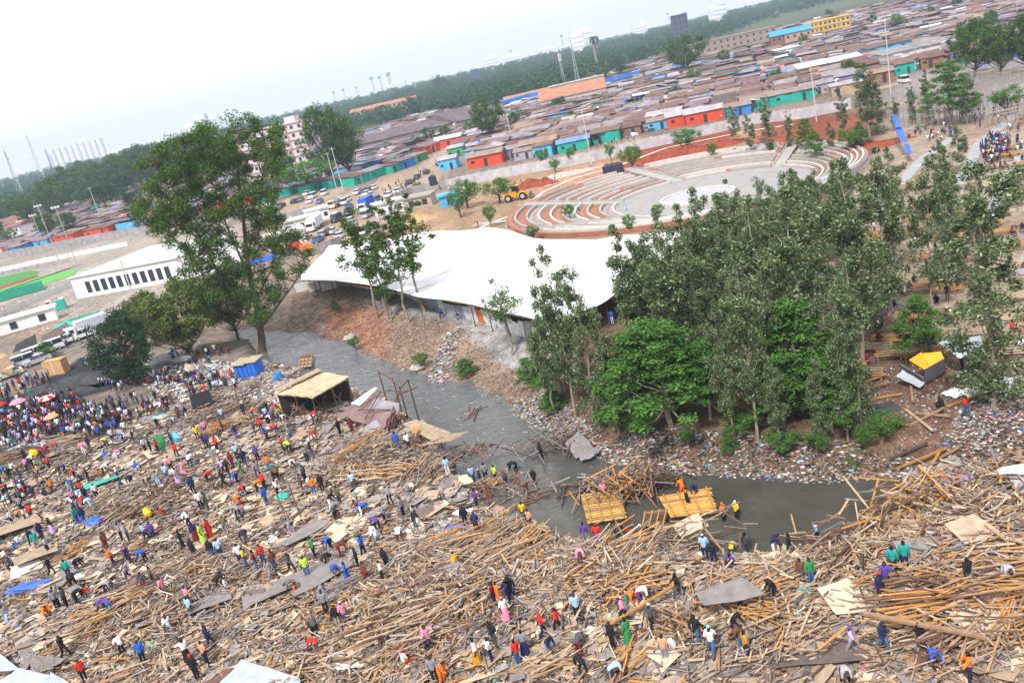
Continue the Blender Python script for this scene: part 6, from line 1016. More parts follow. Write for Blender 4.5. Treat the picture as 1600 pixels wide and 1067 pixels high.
# rafts of decking afloat at the near shore
def raft(P4, n, m_, label, z=WZ+.5):
    c = gz(*np.mean(P4, 0), z); t = emp('timber_raft', (*c, z)); tag(t, label, 'raft', 'wooden floors washed into the river'); A = [np.array(gz(*q, z))-c for q in P4]
    for i in range(n):
        u0, u1 = i/n+.012, (i+1)/n-.012; q = [A[0]*(1-u0)+A[1]*u0, A[0]*(1-u1)+A[1]*u1, A[3]*(1-u1)+A[2]*u1, A[3]*(1-u0)+A[2]*u0]; e = R(0, .06); q[2] = q[2]+(q[1]-q[2])*e; q[3] = q[3]+(q[0]-q[3])*R(0, .08)
        V = [(*p_, .0+R(-.02, .03)) for p_ in q]; V += [(x, y, zz-.05) for x, y, zz in V]; m = MB(); m.add(V, [(0,1,2,3),(7,6,5,4),(0,4,5,1),(1,5,6,2),(2,6,7,3),(3,7,4,0)]); m.build('deck_board', random.choice(m_), t)
    for u in (.1, .37, .63, .9): a = A[0]*(1-u)+A[3]*u; b_ = A[1]*(1-u)+A[2]*u; m = MB(); m.bar((*a, .06), (*b_, .06), .1, .09); m.build('joist', MATS['wood_orange'], t)
    return t
OR = [mat('deck_orange', (.55, .28, .07), .7, .22, 3, isl=.2), mat('deck_amber', (.62, .36, .10), .7, .2, 3, isl=.2), MATS['wood_tan']]
raft([(907,772),(918,818),(982,808),(968,764)], 13, OR, 'left square orange raft in the near water'); lm('the left orange raft', *gz(945, 790, WZ)); raft([(1028,775),(1048,808),(1124,800),(1112,760)], 11, OR, 'right wide orange raft carrying three people'); lm('the right orange raft', *gz(1075, 788, WZ))
raft([(1005,800),(1000,822),(1040,822),(1046,795)], 8, [MATS['wood_rust'], MATS['wood_brown'], MATS['wood_grey']], 'small brown broken raft between the two orange rafts'); raft([(468,556),(466,574),(488,572),(490,553)], 7, [MATS['wood_rust'], MATS['wood_pale']], 'rusty slatted platform on the shingle beyond the kiosk')
panelq(emp('x', (0, 0, 0)), [(0,0,-9),(1,0,-9),(1,1,-9),(0,1,-9)], MATS['wood_tan']) if False else None
def pile_at(px, py, z, n, L_, spread, cols, label, tilt=.25, hh=1.2):
    if n < 10:
        for i in range(n):
            g_ = gz(px, py, z); o = mk('plank', random.choice(PLM['long']), None, (g_[0]+R(-1.6, 1.6)*spread, g_[1]+R(-1.2, 1.2)*spread, z+R(0, .1)), R(0, pi), [MATS['wood_'+random.choice(cols)]]); auto(o, 'dark plank stranded in the river', 'plank', 'planks stranded in the river')
        return
    n = int(n*1.3); g_ = gz(px, py, z); V, Fq = boxes(np.c_[rng.normal(0, spread, n), rng.normal(0, spread*.55, n), rng.random(n)*hh], np.c_[rng.uniform(.4, 1.1, n)*L_, rng.uniform(.05, .13, n), rng.uniform(.04, .08, n)], rng.uniform(0, pi, n), rng.normal(0, tilt, n), rng.normal(0, .3, n))
    o = mk('plank_pile', npmesh('plank_pile', V, Fq, [MATS['wood_'+c] for c in cols], np.repeat(rng.integers(0, len(cols), n), 6)), None, (*g_, z)); tag(o, label, 'plank pile', 'piles of wreckage in the water'); return o
pile_at(985, 770, WZ+.2, 90, 2.6, 1.5, ('tan','orange','rust','grey'), 'jagged pile of planks behind the left orange raft', .45, 1.6); pile_at(1025, 760, WZ+.2, 30, 2.4, .7, ('rust','brown'), 'upright rusty planks between the rafts', .9, 1.4); pile_at(945, 752, WZ+.1, 40, 2.4, 1.5, ('rust','lightgrey','grey'), 'grey and red wreckage above the left orange raft', .1, .5)
pile_at(870, 692, WZ+.3, 40, 3.4, 1.6, ('brown','rust','grey'), 'dark planks wedged against the far bank', .12, .9); pile_at(735, 646, WZ+.05, 7, 1.6, .7, ('rust','grey'), 'few planks stranded in mid river', .1, .3); pile_at(900, 770, WZ+.05, 5, 2.4, .7, ('rust','brown'), 'thin planks drifting left of the rafts', .05, .2)
pile_at(1560, 790, .5, 150, 2.6, 3.2, ('tan','orange','grey','brown','pale'), 'tall pile of beams at the river corner on the right', .35, 1.8); pile_at(1440, 800, .3, 90, 2.6, 2.0, ('tan','orange','pale','rust'), 'bristling beams standing over the river corner', .4, 1.6); pile_at(1330, 848, .0, 60, 2.0, 2.0, ('tan','grey','rust'), 'low beams at the waterline left of the tall pile', .2, .8); pile_at(1080, 845, -.2, 50, 2.2, 2.2, ('brown','tan','grey'), 'dark poles at the waterline below the right raft', .15, .7)
pile_at(725, 715, -.6, 60, 1.6, 1.6, ('brown','rust','grey'), 'charred brown splinters on the near river slope', .4, .9); pile_at(785, 770, -.3, 50, 2, 2.0, ('brown','grey','rust'), 'dark driftwood under the group at the waterline', .3, .7)
def qsheet(P4, m_, label, name='sheet', cat='sheet', group='sheets by the river'):
    b_ = gz(P4[0][0], P4[0][1], P4[0][2]); V = [np.array([*(gz(a, c, z)), z]) for a, c, z in P4]; o_ = np.array([b_[0], b_[1], P4[0][2]]); V = [v-o_ for v in V]; nrm = np.cross(V[1]-V[0], V[3]-V[0]); nrm /= np.linalg.norm(nrm)
    n = 6; g_ = []
    for i in range(n+1):
        for j in range(n+1): u, v = i/n, j/n; g_.append(V[0]*(1-u)*(1-v)+V[1]*u*(1-v)+V[2]*u*v+V[3]*(1-u)*v+nrm*.06*sin(i*2.1+j*1.3))
    Fc = [(i*(n+1)+j, i*(n+1)+j+1, (i+1)*(n+1)+j+1, (i+1)*(n+1)+j) for i in range(n) for j in range(n)]; k = len(g_); o = mk(name, npmesh(name, [tuple(v) for v in g_]+[tuple(v-nrm*.03) for v in g_], Fc+[tuple(k+q for q in f[::-1]) for f in Fc], m_, None, True), None, tuple(o_)); tag(o, label, cat, group); return o
qsheet([(883,692,-1.2),(900,716,-1.7),(935,708,-1.5),(905,672,-.9)], MATS['board_grey'], 'large grey wall sheet at the foot of the far bank'); qsheet([(922,703,-1.5),(925,710,-1.6),(936,707,-1.5),(934,695,-1.2)], MATS['board_grey'], 'smaller grey sheet at the tip of the far bank wreck'); qsheet([(905,716,-1.5),(908,720,-1.6),(930,712,-1.5),(924,703,-1.4)], PUG, 'violet grey sheet lying by the water at the far bank wreck')
# right hand corner: fallen sheet shed and white cover
qsheet([(1452,748,1.0),(1480,772,.6),(1535,752,1.2),(1510,738,1.6)], RUS, 'red brown fallen roof panel at the river corner'); qsheet([(1470,765,.9),(1490,785,.5),(1560,760,1.0),(1540,745,1.4)], MATS['board_buff'], 'buff wall sheet behind the fallen red panel'); qsheet([(1520,770,.9),(1540,795,.5),(1600,775,.9),(1585,750,1.3)], MATS['board_buff'], 'broad buff wall sheet at the right edge'); qsheet([(1380,800,.9),(1390,830,.5),(1600,830,.9),(1580,790,1.6)], MATS['board_buff'], 'long buff floor sheet under the tall pile of beams')
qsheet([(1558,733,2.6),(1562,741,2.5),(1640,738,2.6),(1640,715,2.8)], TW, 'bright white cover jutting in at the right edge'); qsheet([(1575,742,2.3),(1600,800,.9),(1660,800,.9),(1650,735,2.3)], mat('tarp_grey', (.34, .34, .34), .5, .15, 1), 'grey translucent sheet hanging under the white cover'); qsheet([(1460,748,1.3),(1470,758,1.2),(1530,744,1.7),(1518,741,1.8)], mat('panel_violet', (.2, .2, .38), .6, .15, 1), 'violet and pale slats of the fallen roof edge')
# foreground corner roofs
for P4, l, m_ in [([(335,1075,.9),(470,1075,.6),(468,1058,.9),(378,1030,1.4)], 'light corrugated tin roof at the bottom edge', 'sheet_tin'), ([(-20,1075,.8),(110,1075,.7),(100,1060,1.0),(30,1043,1.3)], 'light tin roof at the bottom left corner', 'sheet_tin'), ([(70,1062,1.2),(85,1075,1.0),(125,1075,.8),(80,1050,1.3)], 'small overlapping tin sheet beside the corner roof', 'sheet_tin'), ([(-20,1010,1.0),(-10,1050,.8),(30,1045,1.0),(0,1020,1.3)], 'tin sheet edge at the left border', 'sheet_tin'), ([(30,1035,.8),(70,1048,.6),(105,1028,.9),(50,1022,1.1)], 'brown slatted sheet beside the bottom left roofs', 'wood_grey'), ([(315,1070,.9),(330,1075,.9),(372,1040,1.2),(350,1046,1.1)], 'brown strip of roof beside the bottom tin roof', 'wood_rust')]: qsheet(P4, MATS[m_], l, 'roof_sheet', 'roof sheet', 'tin roofs at the bottom edge')
lm('the corner tin roof', *gz(50, 1060))
# camp under the trees at right
b = at(1448, 580); t = emp('tarp_shed', b); o0 = np.array(b); tag(t, 'small shed roofed with orange tarp and walled in grey plastic', 'shed'); ORG = mat('tarp_amber', (.72, .36, .02), .5, .12, 1.5); GPL = mat('plastic_grey', (.26, .27, .33), .4, .25, 3)
panelq(t, [rp(1420,562,2.0), rp(1444,577,2.0), rp(1450,566,2.2), rp(1440,550,2.2)], ORG); panelq(t, [rp(1444,577,2.0), rp(1475,560,2.0), rp(1470,549,2.2), rp(1442,552,2.3)], ORG); panelq(t, [rp(1445,600,.1), rp(1477,580,.1), rp(1476,560,1.9), rp(1445,578,1.9)], GPL, 'side_sheet'); panelq(t, [rp(1405,580,.1), rp(1445,602,.1), rp(1443,590,1.0), rp(1408,570,1.0)], GPL, 'side_sheet')
posts(t, [tuple(rp(1445,600,0)[:2]), tuple(rp(1477,582,0)[:2]), tuple(rp(1418,585,0)[:2]), tuple(rp(1450,575,0)[:2])], 2.1, MATS['wood_brown'])
qsheet([(1400,588,.9),(1438,606,.3),(1445,598,.5),(1410,578,1.2)], MATS['sheet_tin'], 'grey corrugated sheet leaning on the orange tarp shed'); qsheet([(1465,535,2.2),(1500,560,1.9),(1540,552,2.2),(1532,525,2.5)], mat('tarp_pale', (.50, .55, .60), .5, .12, 1.5), 'pale grey tarp stretched beside the orange tarp shed', 'tarpaulin')
for P4, l in [([(1470,615,.2),(1495,622,.1),(1510,612,.2),(1490,604,.4)], 'left white sheet on the camp planks'), ([(1500,612,.3),(1515,622,.2),(1540,610,.3),(1520,598,.6)], 'middle white sheet on the camp planks'), ([(1548,608,.3),(1575,618,.2),(1584,590,.6),(1558,588,.7)], 'right crumpled tin sheets on the camp rubbish'), ([(1528,600,.3),(1545,606,.2),(1552,592,.5),(1535,588,.6)], 'small white sheet behind the camp tree')]: qsheet(P4, MATS['tin_white'], l)
for x0, y0, x1, y1, c, l in [(1396,680,1476,646,'tan','long crossed beam rising to the right'),(1415,642,1458,680,'pale','short pale beam crossing the long one'),(1428,648,1486,657,'tan','level beam behind the crossed pair'),(1366,662,1420,668,'tan','low beam left of the crossed pair'),(1360,626,1410,618,'orange','upper beam on the dark ground'),(1345,602,1385,592,'orange','short orange beam under the trees'),(1330,618,1390,604,'tan','second beam under the trees'),(1422,596,1427,633,'tan','narrow beam standing on end'),(1480,638,1535,618,'orange','beam under the white camp sheets'),(1400,735,1480,708,'orange','long pole on the bank above the river corner'),(1410,750,1500,705,'tan','second pole on the bank above the river corner'),(1390,720,1450,700,'brown','thin dark pole on the grassy bank'),(1440,755,1470,710,'orange','steep pole on the bank above the river corner')]:
    a, c_ = at(x0, y0), at(x1, y1); beam((a.x, a.y, a.z+.12), (c_.x, c_.y, c_.z+R(.12, .5)), .18, MATS['wood_'+c], l, 'beam', group='beams on the bank ground', h=.1)
blob('rag_heap', 1375, 640, (1.6,1.1,.06), DK, 'black ash patch with burnt scraps on the camp floor', 'ash heap'); 
# lane scene at left: cardboard crate, stall roofs, cloth stalls
b = at(92, 583); t = emp('crate', b, -.2); tag(t, 'big upright tan cardboard crate beside the black earth', 'crate'); MB().box((0, 0, 1.1), (3.2, 1.6, 2.2)).build('body', mat('cardboard', (.50, .30, .14), .9, .1, 2), t); MB().box((0, 0, 2.22), (3.3, 1.7, .06)).build('lid', MATS['cardboard'], t); MB().box((0, -.82, 1.1), (.3, .03, 2.1)).build('tape', MATS['board_pale'], t)
qsheet([(20,552,2.0),(58,536,2.0),(55,522,2.4),(25,538,2.2)], MATS['rag_black'], 'dark sagging stall roof left of the parked cars', 'stall_roof'); qsheet([(62,538,2.0),(112,515,2.0),(104,503,2.4),(66,525,2.3)], MATS['board_dark'], 'dark brown stall roof behind the white pickups', 'stall_roof'); qsheet([(82,512,1.8),(98,514,1.8),(118,505,1.6),(104,500,2.0)], MATS['panel_teal'], 'teal cloth over a stall behind the pickups', 'stall_roof'); qsheet([(0,580,1.6),(18,585,1.2),(22,565,1.6),(0,562,2.0)], MATS['wood_tan'], 'leaning boards at the left edge of the lane', 'board', 'board')
for a in [(252,575,(2.0,1.2,.8),'white','white cloth stall cover beside the dark conifer',.3),(270,567,(.8,.5,.6),'blue','blue cloth on the stall by the conifer',.4),(285,570,(1.6,.9,.6),'grey','grey cloth heap behind the seated people',.1),(300,588,(.8,.5,.8),'cream','amber cloth bundle held before the stalls',.2)]: blob('cloth_bundle', a[0], a[1], a[2], MATS['rag_'+a[3]], a[4], 'cloth bundle', a[5], 'cloth stalls by the conifer')
mound(85, 612, 8, 3, 1.3, DK, 'long black earth bank between the lane and the crowd', -.45); mound(140, 590, 5, 3.5, .9, DK, 'black earth mound beside the tan crate', -.3); mound(735, 648, .8, .3, .2, ST, 'small stone bar in mid river') if False else None
blob('boulder', 652, 580, (1.0,.8,.5), ST, 'pale boulder at the waterline of the gravel bank', 'boulder'); blob('boulder', 548, 532, (.9,.7,.5), ST, 'grey boulder below the slim trees', 'boulder')
for px, py, l in [(438,592,'blue plastic barrel on the rubble beyond the shed'),(433,598,'lower blue barrel beside the first barrel')]: p = at(px, py); t = emp('barrel', p); tag(t, l, 'barrel', 'blue barrels'); m = MB(); m.tube([(0,0,0),(0,0,.12),(0,0,.8),(0,0,.95)], [.28,.33,.33,.26], 10); m.build('body', mat('plastic_blue', (.03, .25, .6), .4), t); MB().cyl((0, 0, .95), .2, .06).build('lid', MATS['plastic_blue'], t)
p = at(318, 640); t = emp('booth', p, .2); tag(t, 'dark standing booth panel amid the rubble right of the crowd', 'booth'); panelq(t, [(-1.1,0,0),(1.1,0,0),(1.2,.3,2.0),(-1.0,.3,1.9)], MATS['rag_black'], 'panel', .1); MB().bar((-.9, .3, 0), (-.9, 1.3, 1.8), .1).build('prop', MATS['wood_brown'], t)
p = gz(1405, 215); t = emp('plastic_strip', (*p, 0)); tag(t, 'bright blue plastic sheeting draped down between the trees', 'plastic sheet'); o0 = np.array((*p, 0)); BLU = MATS['tarp_blue']
for P4 in ([(1394,178,5),(1402,182,5),(1408,200,4),(1398,200,4)], [(1398,198,4.0),(1409,198,4.0),(1418,222,2.6),(1408,222,2.6)], [(1412,225,2.4),(1420,225,2.4),(1426,240,1.5),(1416,240,1.5)]): panelq(t, [rp(*q) for q in P4], BLU, 'sheet')
posts(t, [tuple(rp(1400,190,5)[:2]), tuple(rp(1418,222,2.6)[:2])], 4.5, WPO)
# ------------------------------------------------------------------ machines and vehicles
GLS = mat('glass_dark', (.02, .025, .035), .1, .1, 1, spec=.8); TYR = mat('tyre', (.02, .02, .02), .9, .2, 4); LMP = mat('lamp_glass', (.75, .75, .7), .2, .05); RLM = mat('lamp_red', (.5, .02, .02), .3, .05); RIM = mat('rim_grey', (.4, .4, .42), .4, .1)
PNT = {k: mat('paint_'+k+'_car', c, .3, .05, 1, spec=.6) for k, c in dict(white=(.72,.73,.76), silver=(.42,.44,.48), dark=(.03,.035,.05), blue=(.05,.12,.35), red=(.4,.03,.03), green=(.05,.18,.14), cream=(.6,.55,.4)).items()}
def wheelm(r, w): m = MB(); m.tube([(0, -w/2, 0), (0, -w/2+.04, 0), (0, w/2-.04, 0), (0, w/2, 0)], [r*.8, r, r, r*.8], 14); return m.mesh('wheel', TYR)
def rimm(r, w): m = MB(); m.tube([(0, -w/2-.02, 0), (0, w/2+.02, 0)], [r*.55, r*.55], 10); return m.mesh('rim', RIM)
WMS = {r: (wheelm(r, w), rimm(r, w)) for r, w in ((.32, .22), (.48, .3), (.85, .6))}
def wheels(t, L_, r):
    for x, y in L_: w = mk('wheel', WMS[r][0], t, (x, y, r)); mk('rim', WMS[r][1], w)
def profile(pr, w, ins=0):     # side outline (x,z) extruded across, narrowed by ins at the top
    zt = max(z for x, z in pr); zb = min(z for x, z in pr); n = len(pr); V = [(x, s*(w/2-ins*(z-zb)/(zt-zb+1e-6)), z) for s in (-1, 1) for x, z in pr]
    return V, [tuple(range(n)), tuple(range(2*n-1, n-1, -1))]+[(i, n+i, n+(i+1) % n, (i+1) % n) for i in range(n)]
CARD = dict(car=([(-2.1,.35),(-2.15,.75),(-2.0,.9),(-.95,.95),(1.6,.98),(2.1,.9),(2.15,.4),(1.9,.3),(-1.9,.3)], [(-1.0,.93),(-.35,1.42),(1.1,1.45),(1.75,.97)], 1.72), van=([(-2.3,.4),(-2.35,.95),(-1.7,1.15),(2.2,1.2),(2.3,.4)], [(-1.75,1.12),(-1.15,1.92),(2.1,1.98),(2.22,1.15)], 1.75),
            pickup=([(-2.5,.45),(-2.55,.95),(-1.5,1.08),(.4,1.1),(.45,1.0),(2.5,1.0),(2.5,.5)], [(-1.45,1.06),(-.95,1.72),(.15,1.75),(.35,1.08)], 1.8))
CM = {}
for k, (b_, c_, w_) in CARD.items():
    m = MB(); m.add(*profile(b_, w_)); m2 = MB(); m2.add(*profile(c_, w_-.06, .14)); top = max(z for x, z in c_); rf = [x for x, z in c_ if z > top-.1]; m3 = MB(); m3.box(((min(rf)+max(rf))/2, 0, top+.01), (max(rf)-min(rf)+.1, w_-.36, .07))
    for x in ((min(rf)+max(rf))/2,): 
        for s in (-1, 1): m3.box((x, s*(w_/2-.12), (top+1.0)/2), (.12, .06, top-.95))
    CM[k] = (m.mesh('body', PNT['white']), m2.mesh('cabin_glass', GLS), m3.mesh('roof', PNT['white']), w_)
def car(px, py, yaw, kind, col, label=None, group='cars parked along the lane'):
    p = at(px, py); t = emp(dict(car='parked_car', van='minibus', pickup='pickup_truck')[kind], (p.x, p.y, max(p.z, 0)+.05), yaw); b_, g_, r_, w_ = CM[kind]; mk('body', b_, t, mats=[PNT[col]]); mk('cabin_glass', g_, t); mk('roof', r_, t, mats=[PNT[col]]); wheels(t, [(-1.35, -w_/2+.08), (-1.35, w_/2-.08), (1.35, -w_/2+.08), (1.35, w_/2-.08)], .32)
    L_ = -CARD[kind][0][1][0]
    for s in (-1, 1): MB().box((-L_, s*.62, .72), (.08, .32, .16)).build('headlight', LMP, t); MB().box((L_-.02, s*.62, .78), (.08, .25, .14)).build('tail_light', RLM, t)
    if label: tag(t, label, 'car' if kind == 'car' else ('minibus' if kind == 'van' else 'pickup'), group)
    else: auto(t, f"{'silver' if col=='silver' else 'dark' if col=='dark' else col} {dict(car='saloon car', van='minibus', pickup='pickup')[kind]} in the queue", 'car', group)
    return t
ya = .62
for a in [(52,562,ya,'van','white'),(80,550,ya,'van','white'),(105,538,ya+pi,'pickup','white'),(122,530,ya,'car','silver'),(135,528,ya,'pickup','white'),(165,512,ya,'van','silver'),(178,518,ya,'car','blue'),(35,574,ya,'van','silver'),(15,590,ya,'car','cream'),(60,568,ya,'car','silver'),(190,500,ya,'car','white'),(158,520,ya,'car','dark')]: car(*a)
yb = atan2(*(gz(640, 275)-gz(560, 330))[::-1])
for a in [(608,308,'car','white'),(622,302,'car','white'),(592,315,'car','silver'),(640,288,'car','dark'),(652,280,'car','dark'),(667,272,'car','dark'),(575,300,'car','dark'),(560,302,'car','silver'),(585,296,'car','white'),(490,310,'van','white'),(508,305,'van','white'),(470,315,'car','green'),(525,345,'van','white'),(545,360,'car','silver'),(520,365,'car','white'),(505,370,'car','silver'),(575,340,'van','silver'),(498,378,'car','blue'),(532,372,'car','white'),(1412,130,'van','white'),(550,348,'car','white'),(480,305,'car','white')]: car(a[0], a[1], yb+R(-.1, .1)+(pi if random.random() < .5 else 0), a[2], a[3], group='cars queued on the dirt road')
for _ in range(26):
    px, py = random.choice([(R(430, 560), R(300, 330)), (R(470, 600), R(335, 385)), (R(560, 640), R(300, 345))]); py = max(py, 470-.33*px); car(px, py, yb+R(-.2, .2)+(pi if random.random() < .5 else 0), random.choice(['car', 'car', 'van']), random.choice(['white', 'silver', 'white', 'dark', 'blue']), group='cars queued on the dirt road')
def truck(px, py, yaw, boxc, cabc, label, L_=5.5, open_=False, h=2.5, rot=0):
    p = at(px, py); t = emp('truck', (p.x, p.y, .05), yaw); tag(t, label, 'truck'); MB().box((-L_/2-.9, 0, 1.45), (1.7, 2.1, 1.9), taper=.94).build('cab', cabc, t); MB().box((-L_/2-1.72, 0, 1.8), (.1, 1.7, .7)).build('windscreen', GLS, t); MB().box((-.2, 0, .75), (L_+1.5, .9, .25)).build('chassis', TYR, t)
    for s in (-1, 1): MB().box((-L_/2-1.78, s*.75, .95), (.06, .3, .2)).build('headlight', LMP, t); MB().box((-L_/2-.9, s*1.04, 1.8), (.8, .04, .6)).build('side_window', GLS, t)
    if open_:
        m = MB(); m.box((.1, 0, 1.05), (L_, 2.3, .12))
        for s in (-1, 1): m.box((.1, s*1.12, 1.7), (L_, .1, 1.3))
        m.box((L_/2+.1, 0, 1.7), (.1, 2.3, 1.3)); m.box((-L_/2+.1, 0, 1.7), (.1, 2.3, 1.3))
        for i in range(7):
            for s in (-1, 1): m.box((-L_/2+.1+L_*(i+.5)/7, s*1.2, 1.7), (.12, .08, 1.3))
        m.build('tipper_body', boxc, t)
    else:
        m = MB(); m.box((.1, 0, .95+h/2), (L_, 2.3, h))
        for i in range(12):
            for s in (-1, 1): m.box((-L_/2+.1+L_*(i+.5)/12, s*1.17, .95+h/2), (L_/26, .06, h-.2))
        m.build('cargo_box', boxc, t)
    wheels(t, [(-L_/2-.8, -.95), (-L_/2-.8, .95), (L_/2-.6, -.95), (L_/2-.6, .95), (L_/2-1.7, -.95), (L_/2-1.7, .95)], .48); return t
truck(575, 328, yb, mat('cargo_blue', (.03, .10, .5), .4, .1, 1), PNT['white'], 'truck with a ribbed blue cargo box on the dirt road', 7.0); truck(495, 358, yb, PNT['white'], PNT['white'], 'white box truck beside the dirt road', 5.6, h=2.3); truck(528, 322, yb, mat('tipper_grey', (.45, .46, .5), .6, .1), PNT['cream'], 'long grey open tipper lorry on the dirt road', 8.0, True); truck(428, 332, yb, PNT['white'], PNT['silver'], 'white covered truck behind the tallest tree', 5, h=2.4); truck(686, 258, yb+.3, PNT['silver'], mat('cab_green', (.2, .26, .1), .5), 'olive cab truck coming up the dirt road', 5, True); truck(148, 522, ya, mat('cargo_grey', (.52, .54, .62), .5, .1), PNT['white'], 'grey box truck parked behind the pickups', 5.5, h=2.2)
# wheel loader
p = at(808, 313); t = emp('wheel_loader', (p.x, p.y, 0), 2.9); tag(t, 'yellow wheel loader working at the red soil heaps', 'wheel loader'); YL = mat('loader_yellow', (.70, .36, .02), .45, .08, 1)
m = MB(); m.add(*profile([(-.2,1.0),(-.2,2.1),(1.4,2.15),(2.9,1.95),(3.1,1.1),(2.4,.8)], 1.9)); m.build('engine_body', YL, t); m = MB(); m.box((-1.4, 0, 1.2), (2.2, 1.1, .7)); m.build('front_frame', YL, t); MB().box((-.1, 0, 2.55), (1.5, 1.4, 1.3), taper=.9).build('cab', GLS, t); MB().box((-.1, 0, 3.25), (1.7, 1.55, .12)).build('cab_roof', YL, t)
for s in (-1, 1): m = MB(); m.bar((-1.0, s*.5, 1.9), (-3.0, s*.5, .9), .18, .3); m.build('lift_arm', YL, t)
m = MB(); m.add(*profile([(-3.1,.2),(-4.1,.15),(-3.6,.5),(-3.3,1.3),(-3.0,1.2)], 2.8)); m.build('bucket', mat('bucket_dark', (.1, .09, .08), .6), t); wheels(t, [(-1.6, -1.0), (-1.6, 1.0), (1.7, -1.0), (1.7, 1.0)], .85); MB().tube([(1.6, .5, 2.1), (1.6, .5, 2.8)], [.07, .07], 6).build('exhaust', TYR, t)
for px, py in [(952,278),(960,276),(968,275)]: p = gz(px, py); t = emp('water_tank', (*p, 0)); m = MB(); m.tube([(0,0,0),(0,0,2.6),(0,0,2.9),(0,0,3.05)], [1.2,1.2,.8,.35], 16); m.build('body', mat('tank_black', (.03, .035, .05), .5), t); MB().cyl((0, 0, 3.0), .35, .12).build('lid', MATS['tank_black'], t); auto(t, 'tall black water tank above the amphitheatre', 'water tank', 'black water tanks')
p = gz(680, 298); t = emp('water_tank', (*p, 1.5)); tag(t, 'single grey black water tank standing on the road wall', 'water tank'); m = MB(); m.tube([(0,0,0),(0,0,2.4),(0,0,2.8)], [1.1,1.1,.4], 14); m.build('body', MATS['tank_black'], t); MB().cyl((0, 0, 2.8), .3, .1).build('lid', MATS['tank_black'], t); MB().box((0, 0, -.75), (2.6, 2.6, 1.5)).build('stand', WLD, t)
for px, c, l in [(83,(.45,.06,.04),'red portable toilet'),(90,(.55,.5,.55),'pale portable toilet'),(99,(.03,.38,.30),'teal portable toilet'),(93,(.03,.38,.30),'second teal portable toilet set back')]: p = gz(px, 486-.2*(px-83)); t = emp('portable_toilet', (*p, 0), .2); tag(t, l+' beside the pitch fence', 'toilet'); m_ = mat('toilet_'+l.split()[0]+str(px), c, .5, .08); MB().box((0, 0, 1.15), (1.5, 1.5, 2.3)).build('cabin', m_, t); MB().box((0, 0, 2.35), (1.6, 1.6, .15)).build('roof', MATS['paint_white'], t); MB().box((0, -.77, 1.05), (.8, .04, 1.9)).build('door', m_, t)
# ------------------------------------------------------------------ shanties
WC = {k: mat('shanty_'+k, c, .8, .18, .8, wave=1.5) for k, c in dict(teal=(.02,.33,.27), blue=(.04,.20,.55), skyblue=(.10,.38,.62), red=(.60,.07,.03), brown=(.20,.13,.10), grey=(.34,.34,.38), white=(.62,.62,.65), violet=(.22,.22,.38), tan=(.38,.28,.18), green=(.06,.26,.14), rust=(.26,.12,.08), yellow=(.6,.42,.06)).items()}
RC = {k: mat('tinroof_'+k, c, .7, .28, .5, metal=.1, wave=1.5) for k, c in dict(rust=(.15,.08,.065), brown=(.18,.105,.08), grey=(.25,.225,.24), mauve=(.19,.13,.15), pale=(.37,.34,.36), blue=(.15,.24,.42), tan=(.28,.20,.155), white=(.60,.60,.64), dark=(.10,.075,.075)).items()}
DOOR = mat('door_dark', (.05, .04, .05), .8, .2)
def shackm(w, d, h, seed):
    g_ = random.Random(seed); m = MB(); m.box((0, 0, h/2-.2), (w, d, h+.4)); wl = m.mesh('wall', WC['grey']); m = MB(); dz = g_.uniform(.25, .6); n = 6 if seed % 2 else 4
    if seed % 3 == 0:
        V = [(-w/2-.35,-d/2-.4,h),(w/2+.35,-d/2-.4,h),(w/2+.35,d/2+.4,h),(-w/2-.35,d/2+.4,h),(-w/2-.35,0,h+d*.17),(w/2+.35,0,h+d*.17)]; m.add(V, [(0,1,5,4),(2,3,4,5),(1,2,5),(3,0,4),(3,2,1,0)])
    else:
        for i in range(n):
            x = -w/2-.3+(w+.6)*(i+.5)/n; m.box((x, g_.uniform(-.15, .15), h+dz/2+.05+g_.uniform(0, .08)), ((w+.6)/n+.1, d+.8+g_.uniform(-.2, .3), .06), 0, 0, dz/d)
    rm = m.mesh('roof', RC['rust']); m = MB(); m.box((g_.uniform(-.3, .3)*w, -d/2-.02, 1.0), (.9, .06, 2.0)); dm = m.mesh('door', DOOR); m = MB(); m.box((g_.uniform(-.35, -.3)*w, -d/2-.02, 1.5), (.9, .06, .7)); wm_ = m.mesh('window', WIN); return wl, rm, dm, wm_
SK = [shackm(*a, i) for i, a in enumerate([(6,5,2.5),(7.5,5,2.6),(5,4.5,2.4),(9,5.5,2.7),(6.5,6,2.6),(12,5.5,2.7),(5.5,5,3.2)])]
SW = [6, 7.5, 5, 9, 6.5, 12, 5.5]
def shack(x, y, yaw, k, wc, rc, desc=None, label=None, z=None, sc=1.0, group='tin roofed shanties'):
    t = emp('shack', (x, y, Hs(x, y) if z is None else z), yaw); t.scale = (sc, sc, sc); a = SK[k]; mk('wall', a[0], t, mats=[WC[wc]]); mk('roof', a[1], t, mats=[RC[rc]]); mk('door', a[2], t); mk('window', a[3], t)
    if label: tag(t, label, 'shack', group)
    else: auto(t, desc or f"{'sky blue' if wc=='skyblue' else wc} walled shack with {rc} tin roof", 'shack', group)
    return t
USED = []
